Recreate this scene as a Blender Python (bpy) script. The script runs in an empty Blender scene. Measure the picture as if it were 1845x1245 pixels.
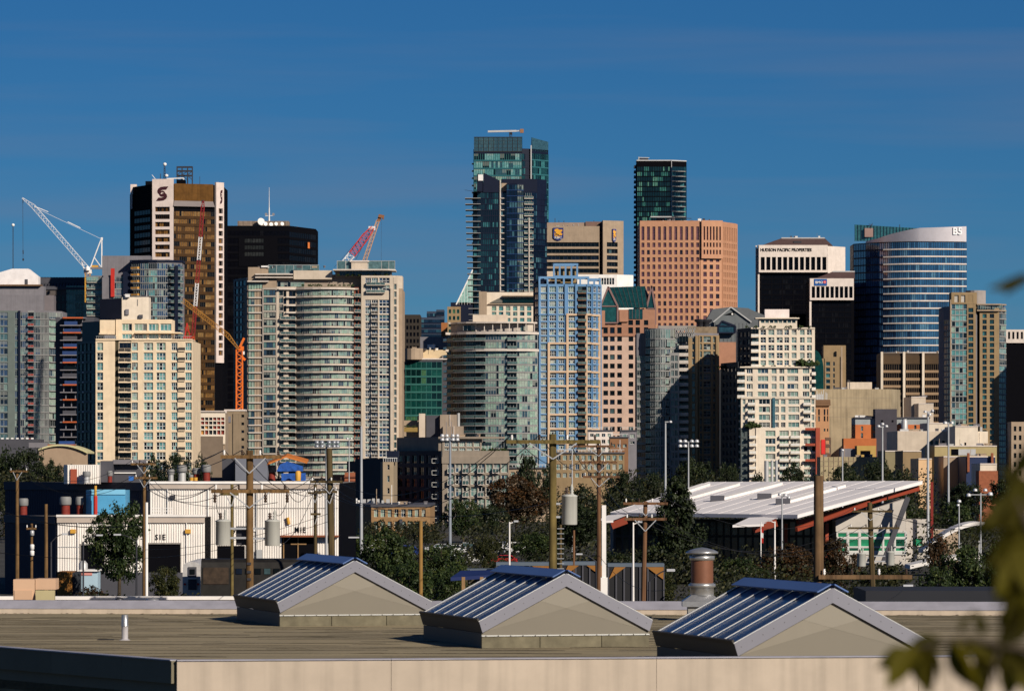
import bpy, math, random
from mathutils import Vector, Matrix
R = math.radians
random.seed(11)
sc = bpy.context.scene
C = sc.collection

# ------------------------------------------------------------------ camera, sky, sun, exposure
F, HX, HY, CZ = 8200.0, 922.5, 840.0, 14.0        # focal length in photo pixels, horizon, eye height
cam = bpy.data.cameras.new('camera')
cam.sensor_width = 36.0
cam.lens = 36.0 * F / 1845.0
cam.shift_y = (HY - 622.5) / 1845.0
cam.clip_start, cam.clip_end = 0.5, 40000
cam.dof.use_dof = True
cam.dof.focus_distance = 420
cam.dof.aperture_fstop = 7
co = bpy.data.objects.new('camera', cam); C.objects.link(co)
co.location = (0, 0, CZ); co.rotation_euler = (R(90), 0, 0)
sc.camera = co

SUN_A, SUN_E = 38.0, 27.0
tosun = Vector((math.sin(R(SUN_A)) * math.cos(R(SUN_E)), -math.cos(R(SUN_A)) * math.cos(R(SUN_E)), math.sin(R(SUN_E))))
w = bpy.data.worlds.new('World'); sc.world = w; w.use_nodes = True
nt = w.node_tree; bg = nt.nodes['Background']
sky = nt.nodes.new('ShaderNodeTexSky'); sky.sky_type = 'NISHITA'; sky.sun_disc = False
sky.sun_elevation = R(SUN_E); sky.sun_rotation = R(180 - SUN_A)
sky.air_density, sky.dust_density, sky.ozone_density, sky.altitude = 1.0, 0.0, 10.0, 2500
hs = nt.nodes.new('ShaderNodeHueSaturation'); hs.inputs['Saturation'].default_value = 1.06
mx = nt.nodes.new('ShaderNodeMix'); mx.data_type = 'RGBA'; mx.blend_type = 'MULTIPLY'; mx.inputs[0].default_value = 1
mx.inputs[7].default_value = (.49, .77, .84, 1)
nt.links.new(sky.outputs[0], hs.inputs['Color']); nt.links.new(hs.outputs[0], mx.inputs[6])
# thin cirrus veils: stretched noise over the whole sky
tcw = nt.nodes.new('ShaderNodeTexCoord'); mpw = nt.nodes.new('ShaderNodeMapping'); mpw.inputs['Scale'].default_value = (6, 6, 95); mpw.inputs['Rotation'].default_value = (0, R(-3.5), 0)
nw_ = nt.nodes.new('ShaderNodeTexNoise'); nw_.inputs['Scale'].default_value = 1.0; nw_.inputs['Detail'].default_value = 4; nw_.inputs['Roughness'].default_value = .45
mw = nt.nodes.new('ShaderNodeMapRange'); mw.inputs[1].default_value = .46; mw.inputs[2].default_value = .72; mw.inputs[3].default_value = 0; mw.inputs[4].default_value = .26
cw = nt.nodes.new('ShaderNodeMix'); cw.data_type = 'RGBA'; cw.inputs[7].default_value = (3.6, 3.9, 5.4, 1)
nt.links.new(tcw.outputs['Generated'], mpw.inputs[0]); nt.links.new(mpw.outputs[0], nw_.inputs[0]); nt.links.new(nw_.outputs['Fac'], mw.inputs[0]); nt.links.new(mw.outputs[0], cw.inputs[0])
nt.links.new(mx.outputs[2], cw.inputs[6]); nt.links.new(cw.outputs[2], bg.inputs['Color'])
bg.inputs['Strength'].default_value = 0.05
sl = bpy.data.lights.new('sun', 'SUN'); sl.energy = 5.0; sl.angle = R(0.5); sl.color = (1, .9, .76)
so = bpy.data.objects.new('sun', sl); C.objects.link(so)
so.rotation_euler = tosun.to_track_quat('Z', 'Y').to_euler(); so.location = (200, -200, 300)
sc.view_settings.view_transform = 'Standard'; sc.view_settings.look = 'None'
sc.view_settings.exposure = 0; sc.view_settings.gamma = 1
sc.cycles.max_bounces = 5; sc.cycles.diffuse_bounces = 2; sc.cycles.glossy_bounces = 3
sc.cycles.transmission_bounces = 3; sc.cycles.transparent_max_bounces = 6
sc.cycles.caustics_reflective = False; sc.cycles.caustics_refractive = False

# ------------------------------------------------------------------ materials
MATS = {}
def _nt(name):
    m = bpy.data.materials.new(name); m.use_nodes = True
    t = m.node_tree; return m, t, t.nodes['Principled BSDF']
def mat(name, col, rough=.8, spec=.3, metal=0.0, var=.14, scale=.35, streak=0.0, bump=0.0, stretch=(1, 1, 1), sscale=(1.3, 1.3, .05)):
    """procedural surface: base colour varied by two noises (weathering), optional streaks and bump"""
    if name in MATS: return MATS[name]
    m, t, p = _nt(name); N, L = t.nodes, t.links
    tc = N.new('ShaderNodeTexCoord'); mp = N.new('ShaderNodeMapping'); mp.inputs['Scale'].default_value = stretch
    L.new(tc.outputs['Object'], mp.inputs['Vector'])
    n1 = N.new('ShaderNodeTexNoise'); n1.inputs['Scale'].default_value = scale; n1.inputs['Detail'].default_value = 6
    n1.inputs['Roughness'].default_value = .65
    L.new(mp.outputs[0], n1.inputs['Vector'])
    mr = N.new('ShaderNodeMapRange'); mr.inputs[1].default_value = .3; mr.inputs[2].default_value = .7
    mr.inputs[3].default_value = 1 - var; mr.inputs[4].default_value = 1 + var * .5
    L.new(n1.outputs['Fac'], mr.inputs[0]); fac = mr.outputs[0]
    if streak:
        m2 = N.new('ShaderNodeMapping'); m2.inputs['Scale'].default_value = sscale
        L.new(tc.outputs['Object'], m2.inputs['Vector'])
        n2 = N.new('ShaderNodeTexNoise'); n2.inputs['Scale'].default_value = 1.0; n2.inputs['Detail'].default_value = 4
        L.new(m2.outputs[0], n2.inputs['Vector'])
        r2 = N.new('ShaderNodeMapRange'); r2.inputs[1].default_value = .45; r2.inputs[2].default_value = .75
        r2.inputs[3].default_value = 1; r2.inputs[4].default_value = 1 - streak
        L.new(n2.outputs['Fac'], r2.inputs[0])
        mu = N.new('ShaderNodeMath'); mu.operation = 'MULTIPLY'; L.new(fac, mu.inputs[0]); L.new(r2.outputs[0], mu.inputs[1]); fac = mu.outputs[0]
    oi = N.new('ShaderNodeObjectInfo'); r3 = N.new('ShaderNodeMapRange'); r3.inputs[3].default_value = .94; r3.inputs[4].default_value = 1.05
    L.new(oi.outputs['Random'], r3.inputs[0])
    mu2 = N.new('ShaderNodeMath'); mu2.operation = 'MULTIPLY'; L.new(fac, mu2.inputs[0]); L.new(r3.outputs[0], mu2.inputs[1])
    vm = N.new('ShaderNodeVectorMath'); vm.operation = 'SCALE'; vm.inputs[0].default_value = col[:3]
    L.new(mu2.outputs[0], vm.inputs['Scale']); L.new(vm.outputs[0], p.inputs['Base Color'])
    p.inputs['Roughness'].default_value = rough; p.inputs['Metallic'].default_value = metal
    p.inputs['Specular IOR Level'].default_value = spec
    if bump:
        b = N.new('ShaderNodeBump'); b.inputs['Strength'].default_value = bump; b.inputs['Distance'].default_value = .03
        L.new(n1.outputs['Fac'], b.inputs['Height']); L.new(b.outputs[0], p.inputs['Normal'])
    MATS[name] = m; return m
def glass(name, cols, rough=.08, ior=1.55, tilt=.015, blinds=0.0):
    """window glass: each pane takes one of COLS (blinds, curtains, dark rooms behind it) by its own random number"""
    if name in MATS: return MATS[name]
    m, t, p = _nt(name); N, L = t.nodes, t.links
    oi = N.new('ShaderNodeObjectInfo'); at = N.new('ShaderNodeAttribute'); at.attribute_name = 'rnd'
    a = N.new('ShaderNodeMath'); a.operation = 'ADD'; L.new(oi.outputs['Random'], a.inputs[0]); L.new(at.outputs['Fac'], a.inputs[1])
    f = N.new('ShaderNodeMath'); f.operation = 'FRACT'; L.new(a.outputs[0], f.inputs[0])
    cr = N.new('ShaderNodeValToRGB'); cr.color_ramp.interpolation = 'CONSTANT'
    e = cr.color_ramp.elements; tot = sum(c[0] for c in cols); pos = 0
    for i, (wt, c) in enumerate(cols):
        el = e[i] if i < 2 else e.new(min(.999, pos / tot))
        el.position = pos / tot; el.color = (*c, 1); pos += wt
    L.new(f.outputs[0], cr.inputs[0])
    tc = N.new('ShaderNodeTexCoord')
    n1 = N.new('ShaderNodeTexNoise'); n1.inputs['Scale'].default_value = .9; n1.inputs['Detail'].default_value = 3
    L.new(tc.outputs['Object'], n1.inputs['Vector'])
    mr = N.new('ShaderNodeMapRange'); mr.inputs[1].default_value = .3; mr.inputs[2].default_value = .7; mr.inputs[3].default_value = .6; mr.inputs[4].default_value = 1.2
    L.new(n1.outputs['Fac'], mr.inputs[0])
    vm = N.new('ShaderNodeVectorMath'); vm.operation = 'SCALE'; L.new(cr.outputs[0], vm.inputs[0]); L.new(mr.outputs[0], vm.inputs['Scale'])
    out = vm.outputs[0]
    if blinds:      # roller blinds pulled down to a different height in every window
        def mth(op, a, b2=None):
            q = N.new('ShaderNodeMath'); q.operation = op
            for k, v in enumerate((a, b2)):
                if v is None: continue
                if isinstance(v, (int, float)): q.inputs[k].default_value = v
                else: L.new(v, q.inputs[k])
            return q.outputs[0]
        sx = N.new('ShaderNodeSeparateXYZ'); L.new(tc.outputs['Object'], sx.inputs[0])
        r2 = mth('FRACT', mth('MULTIPLY', f.outputs[0], 17.31)); edge = mth('MULTIPLY_ADD', r2, 3.6); edge.node.inputs[2].default_value = -.9
        on = mth('MULTIPLY', mth('GREATER_THAN', sx.outputs['Z'], edge), mth('LESS_THAN', mth('ABSOLUTE', sx.outputs['Z']), 3.0))
        mb = N.new('ShaderNodeMix'); mb.data_type = 'RGBA'; L.new(mth('MULTIPLY', on, blinds), mb.inputs[0]); L.new(out, mb.inputs[6]); mb.inputs[7].default_value = (.34, .35, .31, 1); out = mb.outputs[2]
    L.new(out, p.inputs['Base Color'])
    b = N.new('ShaderNodeBump'); b.inputs['Strength'].default_value = .25; b.inputs['Distance'].default_value = tilt
    L.new(n1.outputs['Fac'], b.inputs['Height']); L.new(b.outputs[0], p.inputs['Normal'])
    p.inputs['Roughness'].default_value = rough; p.inputs['IOR'].default_value = ior
    MATS[name] = m; return m

# ------------------------------------------------------------------ mesh building
class MB:
    def __init__(s): s.v = []; s.f = []; s.m = []; s.r = []; s.sm = []
    def face(s, pts, mi=0, r=0.0, smooth=False):
        i = len(s.v); s.v += [tuple(p) for p in pts]; s.f.append(tuple(range(i, i + len(pts)))); s.m.append(mi); s.r.append(r); s.sm.append(smooth)
    def faces(s, pts, fs, mi=0, r=0.0, smooth=False):
        i = len(s.v); s.v += [tuple(p) for p in pts]
        for f in fs: s.f.append(tuple(i + k for k in f)); s.m.append(mi); s.r.append(r); s.sm.append(smooth)
    def obox(s, o, a, b, c, mi=0, r=0.0):
        o, a, b, c = Vector(o), Vector(a), Vector(b), Vector(c)
        if a.cross(b).dot(c) < 0: a, b = b, a
        P = [o, o + a, o + a + b, o + b, o + c, o + a + c, o + a + b + c, o + b + c]
        s.faces(P, [(3, 2, 1, 0), (4, 5, 6, 7), (0, 1, 5, 4), (1, 2, 6, 5), (2, 3, 7, 6), (3, 0, 4, 7)], mi, r)
    def box(s, lo, hi, mi=0, r=0.0):
        s.obox(lo, (hi[0] - lo[0], 0, 0), (0, hi[1] - lo[1], 0), (0, 0, hi[2] - lo[2]), mi, r)
    def bar(s, p, q, t, mi=0, up=None, t2=None):
        p, q = Vector(p), Vector(q); d = (q - p)
        if d.length < 1e-6: return
        d.normalize(); u = Vector(up) if up else (Vector((0, 0, 1)) if abs(d.z) < .9 else Vector((1, 0, 0)))
        x = d.cross(u).normalized(); y = x.cross(d).normalized(); t2 = t2 or t
        s.obox(p - x * t / 2 - y * t2 / 2, x * t, y * t2, q - p, mi)
    def tube(s, p, q, r0, r1=None, n=8, mi=0, caps=True, smooth=True):
        p, q = Vector(p), Vector(q); r1 = r0 if r1 is None else r1; d = (q - p).normalized()
        u = Vector((0, 0, 1)) if abs(d.z) < .9 else Vector((1, 0, 0))
        x = d.cross(u).normalized(); y = d.cross(x)
        P = []
        for k in range(n):
            a = 2 * math.pi * k / n; e = x * math.cos(a) + y * math.sin(a); P += [p + e * r0, q + e * r1]
        fs = [(2 * k, 2 * ((k + 1) % n), 2 * ((k + 1) % n) + 1, 2 * k + 1) for k in range(n)]
        s.faces(P, fs, mi, 0, smooth)
        if caps:
            s.face([P[2 * k] for k in range(n)][::-1], mi); s.face([P[2 * k + 1] for k in range(n)], mi)
    def lathe(s, prof, n=16, mi=0, o=(0, 0, 0), smooth=True):
        P = []
        for (r, z) in prof:
            for k in range(n):
                a = 2 * math.pi * k / n; P.append((o[0] + r * math.cos(a), o[1] + r * math.sin(a), o[2] + z))
        fs = []
        for j in range(len(prof) - 1):
            for k in range(n):
                k2 = (k + 1) % n; fs.append((j * n + k, j * n + k2, (j + 1) * n + k2, (j + 1) * n + k))
        s.faces(P, fs, mi, 0, smooth)
        m = len(prof) - 1; s.face([P[m * n + k] for k in range(n)], mi); s.face([P[k] for k in range(n)][::-1], mi)
    def prism(s, poly, z0, z1, mi=0, top=None):
        """poly: xy points, clockwise or not"""
        n = len(poly); A = sum(poly[i][0] * poly[(i + 1) % n][1] - poly[(i + 1) % n][0] * poly[i][1] for i in range(n))
        if A < 0: poly = poly[::-1]
        P = [(x, y, z0) for x, y in poly] + [(x, y, z1) for x, y in poly]
        s.faces(P, [(i, (i + 1) % n, n + (i + 1) % n, n + i) for i in range(n)], mi)
        s.face([P[n + i] for i in range(n)], mi if top is None else top); s.face([P[i] for i in range(n)][::-1], mi)
    def mesh(s, name, mats):
        me = bpy.data.meshes.new(name); me.from_pydata(s.v, [], s.f); me.validate()
        for m in mats: me.materials.append(m)
        if len(mats) > 1: me.polygons.foreach_set('material_index', s.m)
        if any(s.sm): me.polygons.foreach_set('use_smooth', s.sm)
        if any(s.r):
            at = me.attributes.new('rnd', 'FLOAT', 'FACE'); at.data.foreach_set('value', s.r)
        me.update(); return me
    def build(s, name, mats, parent=None, loc=(0, 0, 0), rz=0, **kw):
        if not isinstance(mats, (list, tuple)): mats = [mats]
        return ob(name, s.mesh(name, mats), parent, loc, rz, **kw)
def ob(name, me, parent=None, loc=(0, 0, 0), rz=0, **kw):
    o = bpy.data.objects.new(name, me); C.objects.link(o); o.parent = parent; o.location = loc; o.rotation_euler = (0, 0, rz)
    for k, v in kw.items(): o[k] = v
    return o
def tag(o, label, cat, group=None):
    o['label'] = label; o['category'] = cat
    if group: o['group'] = group
    return o
def thing(name, label, cat, loc=(0, 0, 0), rz=0, group=None):
    return tag(ob(name, None, None, loc, rz), label, cat, group)
def W(px, py, D): return Vector(((px - HX) * D / F, D, CZ + (HY - py) * D / F))
def text_mesh(txt, size, depth, m, font_w=1.0, align='CENTER', bold=0):
    cu = bpy.data.curves.new('t', 'FONT'); cu.body = txt; cu.size = size; cu.extrude = depth; cu.align_x = align; cu.align_y = 'CENTER'; cu.offset = bold
    cu.resolution_u = 2
    o = bpy.data.objects.new('t', cu); C.objects.link(o)
    me = bpy.data.meshes.new_from_object(o.evaluated_get(bpy.context.evaluated_depsgraph_get()))
    bpy.data.objects.remove(o); bpy.data.curves.remove(cu)
    me.transform(Matrix.Rotation(R(90), 4, 'X')); me.materials.clear(); me.materials.append(m); return me

# ------------------------------------------------------------------ buildings
WCACHE = {}
def winmesh(w, h, mull, g, fr, bar=.11, border=True):
    k = (round(w, 1), round(h, 1), mull, g.name, fr.name, border)
    v = random.randrange(3); k += (v,)
    if k in WCACHE: return WCACHE[k]
    b = MB(); nv, nh = mull[0] + 1, mull[1] + 1
    for i in range(nv):
        for j in range(nh):
            x0, x1 = -w / 2 + w * i / nv, -w / 2 + w * (i + 1) / nv; z0, z1 = -h / 2 + h * j / nh, -h / 2 + h * (j + 1) / nh
            b.face([(x0, 0, z0), (x1, 0, z0), (x1, 0, z1), (x0, 0, z1)], 0, random.choice((.001, .001, .12, .3)))
    def rib(x0, z0, x1, z1):
        P = [(x0, -.07, z0), (x1, -.07, z0), (x1, -.07, z1), (x0, -.07, z1), (x0, 0, z0), (x1, 0, z0), (x1, 0, z1), (x0, 0, z1)]
        b.faces(P, [(0, 1, 2, 3), (0, 4, 5, 1), (2, 6, 7, 3), (1, 5, 6, 2), (3, 7, 4, 0)], 1)
    for i in range(1, nv): x = -w / 2 + w * i / nv; rib(x - bar / 2, -h / 2, x + bar / 2, h / 2)
    for j in range(1, nh): z = -h / 2 + h * j / nh; rib(-w / 2, z - bar / 2, w / 2, z + bar / 2)
    if border:
        rib(-w / 2, -h / 2, -w / 2 + bar, h / 2); rib(w / 2 - bar, -h / 2, w / 2, h / 2)
        rib(-w / 2 + bar, -h / 2, w / 2 - bar, -h / 2 + bar); rib(-w / 2 + bar, h / 2 - bar, w / 2 - bar, h / 2)
    me = b.mesh('window', [g, fr]); WCACHE[k] = me; return me
def ev(x0, x1, n, fr=.6):
    """n even windows between x0 and x1, each taking fraction FR of its bay"""
    p = (x1 - x0) / n; return [(x0 + p * (i + .5 - fr / 2), x0 + p * (i + .5 + fr / 2)) for i in range(n)]
def rw(y0, pitch, n, h): return [(y0 + pitch * i, y0 + pitch * i + h) for i in range(n)]

class Bld:
    """a building standing at distance D; its measures are read off in photo pixels and turned into metres once"""
    def __init__(s, name, label, D, pc, cat='building', group=None):
        s.D = D; s.X0 = (pc - HX) * D / F; s.k = D / F; s.nw = 0
        s.o = thing(name, label, cat, (s.X0, D, 0), 0, group)
    def p(s, q):
        px, dd = q; return Vector(((px - HX) * (s.D + dd) / F - s.X0, dd))
    def z(s, py): return CZ + (HY - py) * s.k
    def P(s, px, py, dd=0): q = s.p((px, dd)); return Vector((q.x, q.y, s.z(py)))
    def mass(s, pts, depth, yt, yb=None, m=None, top=None, name='wall'):
        A = [s.p(q) for q in pts]; a0, a1 = A[0], A[-1]; yd = max(a.y for a in A) + depth
        poly = [(a.x, a.y) for a in A] + [(a1.x, yd), (a0.x, yd)]
        b = MB(); b.prism(poly, 0 if yb is None else s.z(yb), s.z(yt), 0, 1 if top else None)
        return b.build(name, [m, top] if top else [m], s.o)
    def fr(s, A, B):
        a, c = s.p(A), s.p(B); L = (c - a).length; u = (c - a) / L
        return a, u, L, Vector((u.y, -u.x)), (lambda px: (px - A[0]) / (B[0] - A[0]) * L)
    def facade(s, A, B, yt, yb, cols, rows, wall, g, frm, depth=.35, mull=(1, 0), joined=False, name='window', wname='facade', proud=0.0, lim=300, border=True):
        """a wall skin with real window openings, and a window standing in each"""
        a, u, L, n, ux = s.fr(A, B); a = a + n * proud
        us = [0.0] + [x for c in cols for x in (ux(c[0]), ux(c[1]))] + [L]
        zs = [s.z(yt)] + [z for r in rows for z in (s.z(r[0]), s.z(r[1]))] + [max(0, s.z(yb))]
        b = MB(); idx = {}
        def V(i, j, k):
            if (i, j, k) not in idx:
                q = a + u * us[i] + n * (depth if k else 0); idx[(i, j, k)] = len(b.v); b.v.append((q.x, q.y, zs[j]))
            return idx[(i, j, k)]
        def fc(*q): b.f.append(q); b.m.append(0); b.r.append(0); b.sm.append(False)
        nu, nz = len(us) - 1, len(zs) - 1; J = MB(); ang = math.atan2(u.y, u.x)
        for i in range(nu):
            if us[i + 1] - us[i] < 1e-3: continue
            for j in range(nz):
                if zs[j] - zs[j + 1] < 1e-3: continue
                if i % 2 and j % 2:
                    for (i0, j0, i1, j1) in ((i, j, i, j + 1), (i, j + 1, i + 1, j + 1), (i + 1, j + 1, i + 1, j), (i + 1, j, i, j)):
                        fc(V(i0, j0, 1), V(i0, j0, 0), V(i1, j1, 0), V(i1, j1, 1))
                    w_, h_ = us[i + 1] - us[i], zs[j] - zs[j + 1]; q = a + u * (us[i] + us[i + 1]) / 2 + n * .03; zc = (zs[j] + zs[j + 1]) / 2
                    if g is None: continue
                    if joined or s.nw >= lim:
                        e = u * (w_ / 2); J.face([(q.x - e.x, q.y - e.y, zc - h_ / 2), (q.x + e.x, q.y + e.y, zc - h_ / 2), (q.x + e.x, q.y + e.y, zc + h_ / 2), (q.x - e.x, q.y - e.y, zc + h_ / 2)], 0, random.random() * .99 + .001)
                    else:
                        s.nw += 1; ob(name, winmesh(w_, h_, mull, g, frm, min(.16, w_ * .06), border), s.o, (q.x, q.y, zc), ang)
                else: fc(V(i, j, 1), V(i, j + 1, 1), V(i + 1, j + 1, 1), V(i + 1, j, 1))
        if wall:
            for i in range(nu):
                fc(V(i, 0, 0), V(i, 0, 1), V(i + 1, 0, 1), V(i + 1, 0, 0)); fc(V(i, nz, 1), V(i, nz, 0), V(i + 1, nz, 0), V(i + 1, nz, 1))
            for j in range(nz):
                fc(V(0, j, 0), V(0, j + 1, 0), V(0, j + 1, 1), V(0, j, 1)); fc(V(nu, j, 1), V(nu, j + 1, 1), V(nu, j + 1, 0), V(nu, j, 0))
            b.build(wname, [wall], s.o)
        if J.f: J.build('window_grid', [g], s.o, kind='stuff')
    def bands(s, A, B, rows, n, g, frm, name='window_band', off=.05, slab=None, slabm=None, slabp=.3, bar=.12, nvar=4, spand=None, spandm=None):
        """one glazed band per storey: N panes with mullions, an optional spandrel below the glass and a floor slab edge"""
        a, u, L, nn, ux = s.fr(A, B); ang = math.atan2(u.y, u.x); me = []
        h = (rows[0][1] - rows[0][0]) * s.k
        mats = [g, frm, slabm or frm, spandm or frm]
        for v in range(nvar):
            b = MB(); cur = random.random()
            z0 = -h / 2 + (spand or 0) * h
            for i in range(n):
                if random.random() < .55: cur = random.random()
                x0, x1 = -L / 2 + L * i / n, -L / 2 + L * (i + 1) / n
                b.face([(x0, 0, z0), (x1, 0, z0), (x1, 0, h / 2), (x0, 0, h / 2)], 0, cur * .98 + .01)
            if spand: b.face([(-L / 2, -.02, -h / 2), (L / 2, -.02, -h / 2), (L / 2, -.02, z0), (-L / 2, -.02, z0)], 3)
            if bar:
                for i in range(n + 1):
                    x = -L / 2 + L * i / n
                    b.faces([(x - bar / 2, -.12, -h / 2), (x + bar / 2, -.12, -h / 2), (x + bar / 2, -.12, h / 2), (x - bar / 2, -.12, h / 2), (x - bar / 2, 0, -h / 2), (x + bar / 2, 0, -h / 2), (x + bar / 2, 0, h / 2), (x - bar / 2, 0, h / 2)],
                            [(0, 1, 2, 3), (0, 3, 7, 4), (1, 5, 6, 2)], 1)
            if slab: b.box((-L / 2 - .01, -slabp, -h / 2 - slab * s.k), (L / 2 + .01, .02, -h / 2), 2)
            me.append(b.mesh(name, mats))
        for r in rows:
            q = a + u * (L / 2) + nn * off; zc = s.z((r[0] + r[1]) / 2)
            ob(name, random.choice(me), s.o, (q.x, q.y, zc), ang)
    def balconies(s, A, B, ys, proud, slabm, railm, th=.22, rail=1.0, name='balcony', bars=0, posts=True):
        """one balcony per storey: slab, railing panel and hand rail"""
        a, u, L, nn, ux = s.fr(A, B); ang = math.atan2(u.y, u.x); b = MB()
        b.box((-L / 2, -proud, -th), (L / 2, 0, 0), 0)
        if railm:
            b.obox((-L / 2 + .05, -proud + .06, .08), (L - .1, 0, 0), (0, .03, 0), (0, 0, rail - .15), 1)
            b.obox((-L / 2 + .02, -proud + .03, rail - .07), (L - .04, 0, 0), (0, .09, 0), (0, 0, .07), 0)
            for x in (-L / 2 + .02, L / 2 - .09):
                b.obox((x, -proud + .1, .08), (.07, 0, 0), (0, proud - .12, 0), (0, 0, rail - .1), 1)
            if posts:
                k = max(2, int(L / 1.8))
                for i in range(k + 1): b.box((-L / 2 + .03 + (L - .12) * i / k, -proud + .02, 0), (-L / 2 + .09 + (L - .12) * i / k, -proud + .1, rail - .07), 0)
        me = b.mesh(name, [slabm, railm or slabm])
        for y in ys:
            q = a + u * (L / 2); ob(name, me, s.o, (q.x, q.y, s.z(y)), ang)
    def slabs(s, pts, depth, ys, th, m, name='floor_slab', out=0.0):
        """one floor slab per storey following the polyline PTS"""
        A = [s.p(q) for q in pts]; yd = max(a.y for a in A) + depth
        poly = [(a.x, a.y - out) for a in A] + [(A[-1].x, yd), (A[0].x, yd)]
        b = MB(); b.prism(poly, -th, 0); me = b.mesh(name, [m])
        for y in ys: ob(name, me, s.o, (0, 0, s.z(y)))
    def box(s, name, x0, x1, yt, yb, m, dd=0, depth=4.0, rows=None):
        a, c = s.p((x0, dd)), s.p((x1, dd)); b = MB(); b.box((a.x, a.y, max(0, s.z(yb))), (c.x, a.y + depth, s.z(yt))); return b.build(name, [m], s.o)
    def letters(s, txt, px, py, hpx, m, A=None, B=None, dd=0, width=None, name='lettering', off=.15, depth=.12, bold=0):
        me = text_mesh(txt, hpx * s.k * 1.4, depth, m, bold=bold)
        if width:
            xs = [v.co.x for v in me.vertices]; me.transform(Matrix.Scale(width * s.k / (max(xs) - min(xs)), 4, (1, 0, 0)))
        if A:
            a, u, L, nn, ux = s.fr(A, B); q = a + u * ux(px) + nn * off; ang = math.atan2(u.y, u.x)
        else: q = s.p((px, dd)); q.y -= off; ang = 0
        return ob(name, me, s.o, (q.x, q.y, s.z(py)), ang)
def arc(x0, x1, bulge, n, skew=0.0):
    """points of a curved front from pixel x0 to x1 that comes forward by BULGE metres in the middle"""
    out = []
    for i in range(n + 1):
        t = i / n; out.append((x0 + (x1 - x0) * (.5 - .5 * math.cos(math.pi * t)) if False else x0 + (x1 - x0) * t, -bulge * (1 - (2 * t - 1) ** 2) + skew * t))
    return out
def lattice(b, p, q, w0, w1=None, n=10, t=.2, mi=0, side=(1, 0, 0), mj=None, alt=None):
    """square lattice beam from p to q"""
    p, q = Vector(p), Vector(q); w1 = w0 if w1 is None else w1; d = (q - p).normalized(); x = Vector(side); x = (x - d * x.dot(d)).normalized(); y = d.cross(x)
    def cn(tt, k):
        wv = (w0 + (w1 - w0) * tt) / 2; sx, sy = ((-1, -1), (1, -1), (1, 1), (-1, 1))[k]; return p + (q - p) * tt + x * sx * wv + y * sy * wv
    for i in range(n):
        c = mi if alt is None else alt(i / n)
        for k in range(4):
            b.bar(cn(i / n, k), cn((i + 1) / n, k), t, c)
            a0, b0 = (k, (k + 1) % 4) if i % 2 else ((k + 1) % 4, k)
            b.bar(cn(i / n, a0), cn((i + 1) / n, b0), t * .7, c)

# ------------------------------------------------------------------ palette
cream = mat('cream_stucco', (.80, .64, .45), .85, streak=.10)
cream2 = mat('pale_cream_stucco', (.74, .64, .52), .85, streak=.10)
beige = mat('beige_concrete', (.37, .28, .20), .85, streak=.12)
beige_l = mat('light_beige_concrete', (.60, .505, .405), .85, streak=.10)
pinkw = mat('pinkish_white_stone', (.72, .60, .55), .8, streak=.08)
whitec = mat('white_concrete', (.72, .63, .57), .8, streak=.08)
white = mat('white_paint', (.82, .80, .78), .6, streak=.06)
greyc = mat('grey_concrete', (.20, .19, .21), .85, streak=.15)
greyd = mat('dark_grey_cladding', (.07, .07, .085), .7)
grey_l = mat('light_grey_metal', (.50, .50, .50), .5, metal=.3)
peach = mat('peach_granite', (.50, .255, .15), .7, streak=.06)
peach_d = mat('salmon_stone', (.38, .19, .12), .75)
tanst = mat('tan_stucco', (.30, .21, .115), .85, streak=.12)
bronze = mat('bronze_cladding', (.062, .029, .009), .55, spec=.08, var=.3, streak=.2)
black = mat('black_cladding', (.004, .004, .006), .8, spec=.03)
navy = mat('navy_panel', (.006, .010, .028), .5, spec=.2)
tealdk = mat('shaded_teal_side', (.012, .035, .04), .5)  # dark teal puts shade into the cream tower's left sides
bluef = mat('blue_frame_paint', (.13, .27, .47), .6)
tanf = mat('tan_frame_paint', (.60, .43, .29), .7)
brownroof = mat('brown_metal_roof', (.10, .06, .055), .6)
greyroof = mat('grey_metal_roof', (.13, .14, .15), .5, metal=.2)
flatroof = mat('gravel_roof', (.22, .2, .18), .95, var=.3)
redp = mat('red_paint', (.50, .03, .02), .5)
rust = mat('rust_red_steel', (.36, .07, .035), .6)
orangep = mat('orange_crane_paint', (.75, .16, .02), .5)
yellowp = mat('yellow_crane_paint', (.62, .33, .05), .5)
whitep = mat('white_crane_paint', (.8, .78, .78), .5)
steeld = mat('dark_steel', (.05, .05, .06), .5, metal=.5)
brick = mat('red_brick', (.30, .10, .05), .9, var=.25, scale=1.5)
brickb = mat('brown_brick', (.30, .18, .085), .9, var=.25, scale=1.5)
orangew = mat('orange_stucco', (.50, .15, .05), .85)
wht_fr = mat('white_window_frame', (.62, .62, .60), .5)
gry_fr = mat('grey_window_frame', (.32, .34, .34), .5)
drk_fr = mat('dark_window_frame', (.03, .035, .04), .5)
grn_fr = mat('green_window_frame', (.03, .14, .12), .5)
slabw = mat('pale_slab_edge', (.58, .51, .45), .8)
slabg = mat('grey_slab_edge', (.29, .285, .28), .8)
DK = (.004, .006, .009)
g_teal = glass('teal_glass', [(5, (.09, .25, .26)), (3, (.15, .33, .33)), (3, DK), (2, (.03, .07, .10)), (1, (.24, .36, .28))], blinds=.35)
g_mix = glass('mixed_glass', [(3, (.11, .21, .20)), (3, (.20, .29, .25)), (3, DK), (2, (.03, .06, .10)), (1, (.36, .37, .30))], blinds=.5)
g_pale = glass('pale_green_glass', [(6, (.25, .36, .29)), (3, (.16, .26, .24)), (2, (.03, .06, .09)), (2, DK), (1, (.32, .37, .32))], blinds=.5)
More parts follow.
